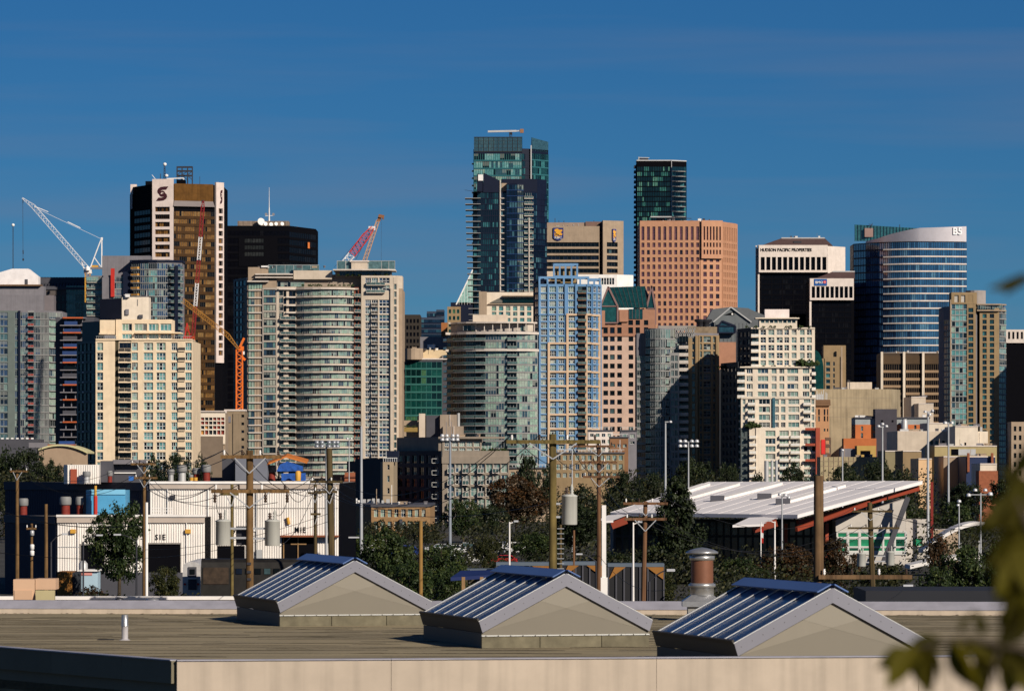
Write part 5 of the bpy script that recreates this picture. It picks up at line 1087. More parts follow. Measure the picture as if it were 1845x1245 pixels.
# low houses between the blue tower and the trees
for (lab, D, x0, x1, yt, m, rows_) in (('brick red house with a flat roof behind the crossarm pole', 1400, 1099, 1132, 787, mat('russet_wall', (.24, .12, .06), .9), [(800, 806)]), ('white terraced house with dark windows left of the russet house', 1450, 1060, 1104, 775, whitec, [(781, 787), (792, 799), (806, 813)]), ('grey roofed house stepping down to the trees', 1480, 1118, 1147, 775, greyc, [(782, 789), (795, 800)]), ('pale low terrace with brick piers behind the transformer pole', 1300, 1000, 1125, 815, tanst, [(820, 829), (836, 846), (852, 860)]), ('low tan terrace with a rooftop railing below the round condo', 1150, 917, 990, 842, beige, [(850, 857)])):
    t = Bld('low_house', lab, D, (x0 + x1) / 2, 'house'); t.mass([(x0, 0), (x1, 0)], 12, yt, m=m, top=greyroof)
    t.facade((x0, 0), (x1, 0), yt, 905, ev(x0 + 1, x1 - 1, max(2, int((x1 - x0) / 11)), .62), rows_, m, g_mix, wht_fr, .3, (1, 0)); t.slabs([(x0 - 1, 0), (x1 + 1, 0)], 8, [yt - .5], .4, greyd, 'eave', .7)
    b = MB()
    for x in range(int(x0), int(x1), 6): b.bar(t.P(x, yt, -.4), t.P(x, yt - 5, -.4), .1)
    b.bar(t.P(x0, yt - 5, -.4), t.P(x1, yt - 5, -.4), .12); b.build('roof_railing', wht_fr, t.o)

# ------------------------------------------------------------------ white corrugated workshop
corr = mat('white_corrugated_steel', (.82, .77, .72), .6, streak=.13, var=.10)
corrd = mat('shade_toned_steel', (.045, .05, .075), .7)  # shade of the workshop's left sides put into a dark steel colour
capm = mat('beige_cap_flashing', (.50, .42, .36), .7); capw = mat('white_cap_flashing', (.82, .78, .75), .6)
def corrugated(t, A, B, yt, yb, pitch, m, holes=(), name='corrugated_wall', amp=.07, off=.05):
    a, u, L, n, ux = t.fr(A, B); k = max(2, int(L / pitch)); b = MB()
    hs = [(ux(h[0]), ux(h[1]), t.z(h[2]), t.z(h[3])) for h in holes]; zt, zb = t.z(yt), max(0, t.z(yb)); N_ = k * 4; prev = None
    for i in range(N_ + 1):
        x = L * i / N_; d = off + (amp if (i % 4) in (1, 2) else 0); q = a + u * x + n * d
        if prev is not None:
            xm = x - L / N_ / 2; zb2, gap = zb, [h for h in hs if h[0] < xm < h[1]]
            p = prev
            segs = [(zt, zb)]
            for h in gap: segs = [(zt, h[2]), (h[3], zb)]
            for s0, s1 in segs:
                if s0 - s1 > .02: b.face([(p.x, p.y, s1), (q.x, q.y, s1), (q.x, q.y, s0), (p.x, p.y, s0)])
        prev = q
    return b.build(name, [m], t.o)
def band(t, A, B, yt, yb, proud, m, name): 
    a, u, L, n, ux = t.fr(A, B); b = MB(); b.obox((a.x, a.y, t.z(yb)), (u.x * L, u.y * L, 0), (n.x * proud, n.y * proud, 0), (0, 0, t.z(yt) - t.z(yb))); return b.build(name, [m], t.o)
t = Bld('workshop', 'large white corrugated steel workshop marked M1E with a flat roof', 500, 430)
t.mass([(10, 26), (270, 0), (610, 0)], 30, 871, m=black, top=flatroof)  # black core colour stands for the dark interior behind the door openings
corrugated(t, (270, 0), (610, 0), 880, 1100, .26, corr, holes=((392, 441, 983, 1100), (508, 571, 968, 1100)))
band(t, (270, 0), (611, 0), 871.5, 880.5, .35, capm, 'parapet_cap'); band(t, (269, 0), (612, 0), 867, 871.4, .5, capw, 'parapet_edge')
corrugated(t, (10, 26), (269.5, .1), 884, 1100, .4, corrd); band(t, (10, 26), (269, 0), 869, 884, .25, corrd, 'parapet_cap')
t.letters('M1E', 541, 955, 10.5, black, (270, 0), (610, 0), width=20, off=.15, depth=.01, bold=.012); t.letters('92', 425, 957, 10.5, black, (270, 0), (610, 0), width=12, off=.15, depth=.01, bold=.012)
t.box('door_canopy', 505, 610, 964, 967, brick, -1.2, 1.2); t.box('door_frame', 524, 552, 979, 981, brickb, -.1, .2)
for x in (510, 536, 568): t.box('door_post', x, x + 2, 967, 1100, brickb, -.15, .2)
for x, y in ((312, 895), (340, 957), (345, 975)): b = MB(); q = t.P(x, y); b.box((q.x - .25, -.5, q.z - .2), (q.x + .25, 0, q.z + .2)); b.build('wall_lamp', yellowp if y == 957 else steeld, t.o)
for x in (302, 375, 462, 604): b = MB(); b.tube(t.P(x, 872, -.25), t.P(x, 1035, -.25), .06); b.build('downpipe', grey_l if x == 462 else white, t.o)
b = MB(); b.box((t.P(371, 915).x, -.17, t.z(915) - .025), (t.P(609, 915).x, 0, t.z(915) + .025)); b.build('wall_flashing', mat('grimy_flashing', (.42, .39, .36), .7, var=.3), t.o)
t.box('utility_cabinet', 462, 472, 990, 1010, grey_l, -.5, .5); t.box('wall_sign', 452, 460, 950, 957, white, -.25, .1)
b = MB()
for i in range(3): b.tube(t.P(518 + i * .7, 932 + i * 4, -.3), t.P(519 + i * .7, 936 + i * 4, -.3), .22, .2, 6)
b.build('wall_horn', yellowp, t.o)
t.box('blue_cap_light', 320, 324, 1003, 1008, mat('blue_plastic', (.02, .08, .5), .4), -1, .3)
def vent(t, x, y0, y1, w, dd, red=True, name='roof_vent'):
    a = t.P(x, y0, dd); k = t.k; h = (y0 - y1) * k; r = w * k / 2; b = MB()
    b.lathe([(r * .82, 0), (r * .8, h * .55)], 10, 0, a); b.lathe([(r * 1.0, h * .55), (r * 1.08, h * .62), (r * 1.08, h * .92), (r * .9, h)], 10, 1, a); return b.build(name, [mat('rusty_red_drum', (.22, .03, .02), .7, var=.3, scale=3) if red else grey_l, mat('grey_drum_cap', (.22, .22, .22), .6)], t.o)
for x, y0, y1, w_, dd, rd in ((156, 870, 849, 14, 3, 0), (198, 869, 848, 10, 3, 1), (308, 867, 845, 12, 4, 0), (328, 867, 838, 17, 4, 0), (354, 867, 843, 14, 5, 1), (372, 867, 837, 16, 4, 1), (344, 867, 855, 8, 4, 0), (490, 866, 838, 15, 6, 1)): vent(t, x, y0, y1, w_, dd, rd)
corr2 = t.mass([(115, 10), (121, 4), (178, 4)], 8, 837, 872, corr, flatroof, 'stair_house'); corrugated(t, (121, 4), (178, 4), 838, 871, .25, corr); t.box('red_door', 127, 138.5, 845, 871, mat('dull_red_door', (.35, .08, .04), .7), 3.7, .2)
t.box('dark_louvre', 181, 203, 830, 869, greyd, 6, 3); t.box('dark_shed', 205, 254, 834, 869, greyd, 8, 5); t.box('shed_roof', 203, 257, 828, 836, greyc, 7, 7); t.box('light_strip', 206, 245, 851, 853, white, 7.8, .1)
t.box('equipment_box', 424, 482, 825, 867, mat('blue_grey_box', (.17, .18, .22), .7), 3, 5); t.box('dark_cabinet', 400, 423, 822, 867, greyd, 6, 5); t.box('blue_crate', 232, 240, 858, 866, mat('bright_blue', (.03, .15, .5), .6), 2, .6)
b = MB(); P = [t.P(481, 838, 3), t.P(515, 824, 3), t.P(553, 835, 3)]
for i in range(2): b.obox(P[i], P[i + 1] - P[i], (0, 4, .3), (0, 0, .18))
b.build('orange_roof', mat('orange_sheet_roof', (.55, .17, .03), .7), t.o)
b = MB(); bt = mat('blue_tarp', (.02, .10, .42), .6, var=.5, scale=2)
b.face([t.P(498, 849, 2.8), t.P(505, 836, 2.8), t.P(518, 831, 2.8), t.P(546, 840, 2.8), t.P(546, 849, 2.8)][::-1]); b.face([t.P(507, 853, 3), t.P(551, 852, 3), t.P(551, 866, 3), t.P(507, 866, 3)][::-1]); b.build('blue_tarp', bt, t.o)
b = MB(); b.lathe([(.3, 0), (.34, .9), (.2, 1.1)], 8, 0, t.P(537, 866, 1.5)); b.build('yellow_drum', yellowp, t.o)
b = MB()
for x in (405, 412): b.tube(t.P(x - 60, 866, 1), t.P(x - 60, 860, 1), .25, .25)
b.build('roof_pipe', yellowp, t.o)
for (x0, x1) in ((273, 290), (294, 310)):
    b = MB()
    for y in (914, 919, 925): b.bar(t.P(x0, y, -7), t.P(x1, y, -7), .06)
    for x in (x0, x1): b.bar(t.P(x, 913, -7), t.P(x, 927, -7), .07)
    b.build('roof_guard', white, t.o)
t = Bld('workshop', 'low white corrugated workshop bay marked S1E with open dark doors', 490, 236)
t.mass([(10, 16), (103, 0), (369, 0)], 9.4, 932, m=black, top=flatroof)  # black core again paints the darkness inside the open doors
corrugated(t, (103, 0), (369, 0), 941, 1031, .26, corr, holes=((146, 188, 982, 1031), (262, 325, 980, 1031)))
band(t, (103, 0), (369, 0), 931, 941.5, .3, capm, 'parapet_cap'); band(t, (102, 0), (370, 0), 927, 931, .45, capw, 'parapet_edge')
corrugated(t, (10, 16), (102.5, .1), 944, 1100, .4, corrd); band(t, (10, 16), (102, .1), 930, 944, .2, corrd, 'parapet_cap'); t.box('base_wall', 103, 369, 1031, 1100, greyd, -.1, .3)
t.letters('S1E', 289, 968, 10, black, (103, 0), (369, 0), width=19, off=.15, depth=.01, bold=.012); t.letters('82', 177, 968, 10, black, (103, 0), (369, 0), width=13, off=.15, depth=.01, bold=.012)
for x in (132, 339): b = MB(); q = t.P(x, 957); b.box((q.x - .28, -.45, q.z - .2), (q.x + .28, 0, q.z + .22)); b.build('wall_lamp', yellowp, t.o)
for x, y0, y1, w_ in ((42, 928, 898, 17), (118, 928, 895, 20), (144, 928, 895, 15)): vent(t, x, y0, y1, w_, 4)
t.mass([(155, 4), (164, 2.5), (226, 2.5)], 4, 883, 929, mat('sky_blue_tank', (.09, .36, .62), .5), name='blue_cabin'); band(t, (164, 2.5), (226, 2.5), 882, 891, .12, mat('pale_blue_trim', (.2, .5, .72), .5), 'cabin_trim'); b = MB(); b.tube(t.P(172, 927, 1.5), t.P(172, 893, 1.5), .22); b.build('red_pipe', redp, t.o); b = MB(); b.tube(t.P(172, 893, 1.5), t.P(172, 875, 1.5), .15); b.build('pipe_top', yellowp, t.o)
for x in (140, 248, 336): b = MB(); b.tube(t.P(x, 931, -.22), t.P(x, 1030, -.22), .055); b.build('downpipe', white, t.o)
for (x0, x1, y) in ((146, 188, 982), (262, 325, 980)):
    b = MB(); b.box((t.P(x0, y).x - .12, -.16, t.z(1031)), (t.P(x0, y).x, .1, t.z(y) + .15)); b.box((t.P(x1, y).x, -.16, t.z(1031)), (t.P(x1, y).x + .12, .1, t.z(y) + .15)); b.box((t.P(x0, y).x - .12, -.17, t.z(y)), (t.P(x1, y).x + .12, .1, t.z(y) + .16)); b.build('door_frame', mat('grimy_door_trim', (.30, .28, .26), .7, var=.4, scale=3), t.o)
    for k_ in range(5): zz_ = t.z(y) - .25 - k_ * .28; b = MB(); b.box((t.P(x0, y).x, .02, zz_), (t.P(x1, y).x, .06, zz_ + .2)); b.build('shutter_slat', mat('dark_shutter_steel', (.02, .021, .024), .6), t.o) if k_ < 2 else None
b = MB(); b.box((t.P(104, 985).x, -.15, t.z(985) - .03), (t.P(146, 985).x, .0, t.z(985) + .03)); b.build('conduit_run', grey_l, t.o)

# ------------------------------------------------------------------ station with swooping white roof
t = Bld('station_hall', 'station hall with a broad swooping white roof and rust red beams', 650, 1370)
def SP(px, py, D): q = W(px, py, D); return q - Vector((t.X0, 650, 0))
roofm = mat('white_membrane_roof', (.78, .74, .74), .7, var=.08, scale=.2)
A, B_, C_, D_ = SP(1100, 923, 652), SP(1278, 868, 700), SP(1662, 866, 652), SP(1437, 927, 624)
A2, D2 = SP(1085, 938, 648), SP(1330, 941, 620)
b = MB(); nU, nV = 12, 8
def rp(u, v): p = A.lerp(D_, u).lerp(B_.lerp(C_, u), v); return p
G = [[rp(i / nU, j / nV) for j in range(nV + 1)] for i in range(nU + 1)]; dn = Vector((0, 0, -.5))
for i in range(nU):
    for j in range(nV): b.face([G[i][j], G[i + 1][j], G[i + 1][j + 1], G[i][j + 1]]); b.face([G[i][j] + dn, G[i][j + 1] + dn, G[i + 1][j + 1] + dn, G[i + 1][j] + dn], 1)
edge = [G[i][0] for i in range(nU + 1)] + [G[nU][j] for j in range(1, nV + 1)] + [G[i][nV] for i in range(nU - 1, -1, -1)] + [G[0][j] for j in range(nV - 1, 0, -1)]
for i in range(len(edge)): p, q = edge[i], edge[(i + 1) % len(edge)]; b.face([p, p + dn, q + dn, q], 0)
b.build('roof', [roofm, mat('dark_soffit', (.05, .03, .025), .8)], t.o)
for i in range(0, nU + 1):
    b = MB(); b.bar(rp(i / nU, 0) + Vector((0, 0, .01)), rp(i / nU, 1) + Vector((0, 0, .01)), .08, t2=.05); b.build('roof_seam', roofm, t.o)
for (u0, v0, u1, v1) in ((.06, .45, .05, .86), (.18, .38, .2, .86), (.36, .38, .4, .88), (.56, .45, .58, .86), (.74, .3, .74, .8)):
    b = MB(); p, q = rp(u0, v0), rp(u1, v1); b.bar(p + Vector((0, 0, .2)), q + Vector((0, 0, .2)), 1.3, t2=.4); b.build('roof_light', capw, t.o)
    b = MB(); b.box(p + Vector((-1.1, -.6, -.1)), p + Vector((.9, .4, .75))); b.build('roof_fan_box', greyd, t.o)
for (x0, x1, y0, y1, dd) in ((1066, 1135, 938, 928, -8), (1320, 1406, 941, 929, -30)):
    b = MB(); p, q = t.P(x0, y0, dd), t.P(x1, y1 - 2, dd + 9); b.faces([p, t.P(x1 - 30, y0 - 2, dd), q, t.P(x0 + 30, y1, dd + 9)], [(0, 1, 2, 3), (3, 2, 1, 0)]); b.obox(p, t.P(x1 - 30, y0 - 2, dd) - p, (0, .4, 0), (0, 0, -.3)); b.build('canopy', roofm, t.o)
    b = MB(); b.bar(t.P(x0 + 36, y0 + 8, dd + 2), t.P(x1 - 6, y1 + 8, dd + 2), .5, t2=1.0); b.build('red_beam', mat('orange_red_beam', (.26, .045, .02), .6), t.o)
for (x0, y0, x1, y1, d0, d1) in ((1435, 949, 1566, 905, -24, -10), (1437, 938, 1655, 880, -20, 3)):
    b = MB(); b.bar(t.P(x0, y0, d0), t.P(x1, y1, d1), .4, t2=.6); b.build('red_beam', MATS['orange_red_beam'], t.o)
t.mass([(1105, 4), (1440, 4)], 20, 938, m=greyd, name='glazed_hall')
t.facade((1105, 4), (1505, 4), 936, 1030, ev(1108, 1500, 30, .82), [(940, 965), (968, 1012)], drk_fr, glass('station_glass', [(4, (.02, .03, .03)), (3, (.05, .07, .06)), (2, (.12, .16, .14))], .08), drk_fr, .3, (0, 0))
b = MB(); wall_s = mat('pale_station_wall', (.52, .48, .44), .85)
V = [t.P(1506, 1040, -4), t.P(1506, 936, -4), t.P(1632, 898, -4), t.P(1632, 1040, -4)]; V2 = [v + Vector((0, 12, 0)) for v in V]; b.face(V[::-1]); b.face(V2)
for i in range(4): b.face([V[i], V[(i + 1) % 4], V2[(i + 1) % 4], V2[i]])
b.build('end_wall', wall_s, t.o)
t.facade((1507, -4), (1634, -4), 956, 998, [(1509, 1526), (1529, 1547), (1550, 1570), (1573, 1590), (1592, 1611), (1613, 1631)], [(958, 967), (969.5, 984), (985, 992)], wht_fr, glass('emerald_glass', [(4, (.02, .22, .11)), (2, (.03, .28, .14)), (1, (.01, .08, .05))], .1), wht_fr, .15, (0, 0))
t.mass([(1632, -2), (1672, -2)], 8, 935, m=wall_s, top=flatroof, name='annex'); t.facade((1632, -2), (1672, -2), 936, 1005, [(1644, 1662)], [(969, 983)], wall_s, MATS['emerald_glass'], wht_fr, .25, (0, 0))
b = MB(); b.bar(t.P(1592, 1010, -7), t.P(1636, 895, -7), .7); b.build('slanted_column', greyd, t.o); b = MB(); b.bar(t.P(1679, 1000, -5), t.P(1679, 868, -5), .36); b.build('red_mast', mat('dull_red_mast', (.22, .02, .015), .7), t.o)
for x in (1490, 1416, 1240): b = MB(); b.bar(t.P(x, 1030, -6), t.P(x, 942, -6), .45); b.build('red_column', rust, t.o)
t.mass([(1680, 4), (1727, 4)], 10, 955, m=beige, top=whitec, name='rear_wing')
t = Bld('arched_canopy', 'white arched canopy roof right of the station', 600, 1720)
for j, (x0, x1, yb_, h, D2_) in enumerate(((1664, 1775, 990, 50, 0), (1640, 1770, 1012, 18, -20))):
    b = MB(); pv = None
    for i in range(13):
        f_ = i / 12; p = t.P(x0 + (x1 - x0) * f_, yb_ - h * math.sin(f_ * math.pi * .55), D2_)
        if pv: b.obox(pv, p - pv, (0, 8, 0), (0, 0, -.5))
        pv = p
    b.build('arched_roof', capw, t.o)
for x in (1690, 1730, 1765): b = MB(); b.bar(t.P(x, 1030, 4), t.P(x, 975, 4), .3); b.build('column', grey_l, t.o)
b = MB()
for i, x in enumerate((1382, 1393, 1399)): pass
t = Bld('flue_cluster', 'three grey metal flues rising behind the station roof', 760, 1388, 'flue')
for x, w_, y in ((1381, 8, 830), (1391, 5, 829), (1399, 5, 829)): b = MB(); q = t.P(x, y); b.lathe([(w_ * t.k / 2, 0), (w_ * t.k / 2, q.z)], 10, 0, (q.x, 0, 0)); b.build('flue', grey_l, t.o)

# ------------------------------------------------------------------ rooftop clutter on the plainer roofs
def clutter(name, x0, x1, y, D, n, seed, hmax=5.0):
    """vents, ducts, boxes and rails set out on a roof at height y and distance D, each a part of the building that carries them"""
    rg = random.Random(seed); o = next(q for q in bpy.data.objects if q.parent is None and q.get('label') == name); k = D / F; base = o.location
    for i in range(n):
        px = rg.uniform(x0, x1); c = W(px, y, D + rg.uniform(2, 8)) - Vector((base.x, base.y, 0)); c.z = CZ + (HY - y) * k - .05; b = MB(); t_ = rg.random()
        if t_ < .4: a, d, h = rg.uniform(.6, 2.2), rg.uniform(.6, 1.8), rg.uniform(.5, hmax * k); b.box((c.x - a / 2, c.y, c.z), (c.x + a / 2, c.y + d, c.z + h)); b.box((c.x - a / 2 - .1, c.y - .1, c.z + h), (c.x + a / 2 + .1, c.y + d + .1, c.z + h + .12)); nm = 'roof_unit'
        elif t_ < .7: r = rg.uniform(.15, .4); h = rg.uniform(.6, hmax * k); b.lathe([(r, 0), (r, h * .7), (r * 1.6, h * .75), (r * 1.6, h * .9), (r * .3, h)], 8, 0, c); nm = 'roof_vent'
        elif t_ < .85: b.bar(c, c + Vector((0, 0, rg.uniform(1.5, 4))), .12); nm = 'roof_aerial'
        else: L_ = rg.uniform(1.5, 4); b.bar(c + Vector((-L_ / 2, 0, .5)), c + Vector((L_ / 2, 0, .5)), .6); b.bar(c + Vector((L_ / 2, 0, .5)), c + Vector((L_ / 2, 0, 0)), .6); nm = 'roof_duct'
        b.build(nm, rg.choice((grey_l, white, greyc, greyd, beige)), o)
for a_ in (('wide pale beige box wall with three small windows right of the grey stair tower', 1620, 1710, 777, 1400, 10, 1), ('tall pale beige box with a stepped right end', 1723, 1760, 768, 1380, 6, 2), ('long khaki fronted shed with a grey roller door', 1688, 1794, 803, 1300, 10, 3), ('large beige concrete block with a blank stained side wall', 1500, 1600, 701, 1795, 9, 4), ('orange stucco block with a grey top storey and a plain dark grey stair tower', 1545, 1670, 752, 1560, 10, 5),
    ('long low warehouse with a faded yellow panelled wall behind the station trees', 1485, 1650, 823, 1420, 14, 6), ('blue panelled low block with two brick chimneys', 1743, 1792, 822, 1210, 6, 7), ('dark brown banded office block with four cream vertical fins', 1592, 1700, 636, 2000, 6, 8), ('mid-rise condo with white framed windows and a dark shaded left side', 800, 866, 787, 1100, 7, 9), ('brown brick loft with two rows of tall pale windows and a dark side', 675, 770, 909, 900, 8, 10),
    ('red brick building with arched white windows and a cream box on its roof', 624, 670, 855, 1120, 5, 11), ('beige concrete bank block with a blue and gold shield sign on its top band', 972, 1078, 408, 2690, 8, 12), ('broad peach granite office tower with a grid of small square plum windows', 1160, 1295, 399, 2360, 8, 13), ('wide pale green condo with a bowed front of white balcony bands', 450, 600, 482, 1760, 8, 14), ('cream apartment tower with teal windows, a dark shaded side and a stepped top', 225, 266, 534, 1320, 4, 15),
    ('low bottle green glass block between the bowed condo and the round condo', 730, 800, 630, 1980, 8, 16), ('pale low terrace with brick piers behind the transformer pole', 1002, 1122, 815, 1300, 9, 17), ('black office block with a white crown reading HUDSON PACIFIC PROPERTIES', 1412, 1486, 428, 2512, 5, 18), ('large white corrugated steel workshop marked M1E with a flat roof', 385, 600, 869, 505, 12, 19), ('small rosy beige block with a dark shadow on it below the brown office', 1644, 1666, 715, 1750, 3, 20)): clutter(*a_)

# ------------------------------------------------------------------ trees
def leafmat(name, c1, c2, c3):
    m, t, p = _nt(name); N, L = t.nodes, t.links
    at = N.new('ShaderNodeAttribute'); at.attribute_name = 'rnd'; cr = N.new('ShaderNodeValToRGB')
    cr.color_ramp.elements[0].color = (*c1, 1); cr.color_ramp.elements[1].color = (*c3, 1); e = cr.color_ramp.elements.new(.55); e.color = (*c2, 1)
    L.new(at.outputs['Fac'], cr.inputs[0]); L.new(cr.outputs[0], p.inputs['Base Color']); p.inputs['Roughness'].default_value = .6; p.inputs['Specular IOR Level'].default_value = .25
    return m
lf_dk = leafmat('dark_foliage', (.005, .010, .003), (.012, .020, .006), (.034, .046, .012))
lf_gr = leafmat('green_foliage', (.008, .017, .004), (.019, .035, .008), (.070, .085, .018))
lf_br = leafmat('russet_foliage', (.014, .009, .004), (.032, .019, .006), (.10, .036, .008))
lf_ol = leafmat('olive_foliage', (.008, .013, .003), (.022, .027, .006), (.080, .068, .012))
barkm = mat('bark', (.06, .045, .03), .95, scale=3, var=.4)
def crown_mesh(seed, nclump, nleaf, size, shape='round', leaf=.05):
    """unit crown (height 1, radius .5): clumps of small leaf faces spread through the volume with gaps between"""
    rng = random.Random(seed); b = MB()
    for c in range(nclump):
        if shape == 'cone':
            z = rng.random() ** 1.3; rad = (.5 * (1 - z) ** .75 + .03) * rng.uniform(.35, 1.0); a = rng.random() * 6.283; cen = Vector((rad * math.cos(a), rad * math.sin(a), z)); cr = size * (1.15 - .7 * z) * rng.uniform(.7, 1.2)
        else:
            d = Vector((rng.gauss(0, 1), rng.gauss(0, 1), rng.gauss(0, 1))).normalized() * rng.random() ** .45
            wob = 1 + .22 * math.sin(3 * math.atan2(d.y, d.x) + seed) * (1 - abs(d.z)); cen = Vector((d.x * .42 * wob, d.y * .42 * wob, .52 + d.z * .42)); cr = size * rng.uniform(.6, 1.3)
        tone = rng.random()
        for k in range(nleaf):
            d = Vector((rng.gauss(0, 1), rng.gauss(0, 1), rng.gauss(0, .8))); d = d.normalized() * cr * rng.random() ** .5; p = cen + d
            n = (d.normalized() * .9 + Vector((rng.gauss(0, .6), rng.gauss(0, .6), rng.gauss(.3, .6)))).normalized(); u = n.orthogonal().normalized(); v = n.cross(u); an = rng.random() * 6.283; e = u * math.cos(an) + v * math.sin(an); f = n.cross(e); s_ = leaf * rng.uniform(.6, 1.3)
            b.face([p - e * s_, p + f * s_ * .55, p + e * s_, p - f * s_ * .55], 0, min(.999, max(.001, .5 * tone + .5 * rng.random())))
    return b
CROWNS = {}
def crown_of(shape, v, m, fine):
    k = (shape, v, m.name, fine)
    if k not in CROWNS:
        if fine: b = crown_mesh(v * 7 + 3, 230 if shape == 'cone' else 150, 66, .10 if shape == 'cone' else .092, shape, .0215)
        else: b = crown_mesh(v * 7 + 3, 120, 22, .125, shape, .038)
        CROWNS[k] = b.mesh('crown', [m])
    return CROWNS[k]
def tree(name, label, px, yt, wpx, D, m, shape='round', fine=False, base=0.0, trunk=.22, group=None):
    k = D / F; h = CZ + (HY - yt) * k - base; x = (px - HX) * k; wd = wpx * k
    o = thing(name, label, 'tree' if 'tree' in name or 'conifer' in name else 'shrub', (x, D, base), random.random() * 6.28, group)
    c = ob('crown', crown_of(shape, random.randrange(4), m, fine), o, (0, 0, h * trunk * .6)); c.scale = (wd * random.uniform(.9, 1.15), wd * random.uniform(.85, 1.1), h * (1 - trunk * .6))
    b = MB(); r = max(.08, h * .018); b.tube((0, 0, -.05), (0, 0, h * .45), r, r * .7, 7); b.tube((0, 0, h * .44), (wd * .05, 0, h * .85), r * .7, r * .2, 6)
    for i in range(5): a = i * 1.26; z = h * (.3 + .08 * i); b.tube((0, 0, z), (wd * .3 * math.cos(a), wd * .3 * math.sin(a), z + h * .18), r * .45, r * .12, 5)
    b.build('trunk', barkm, o)
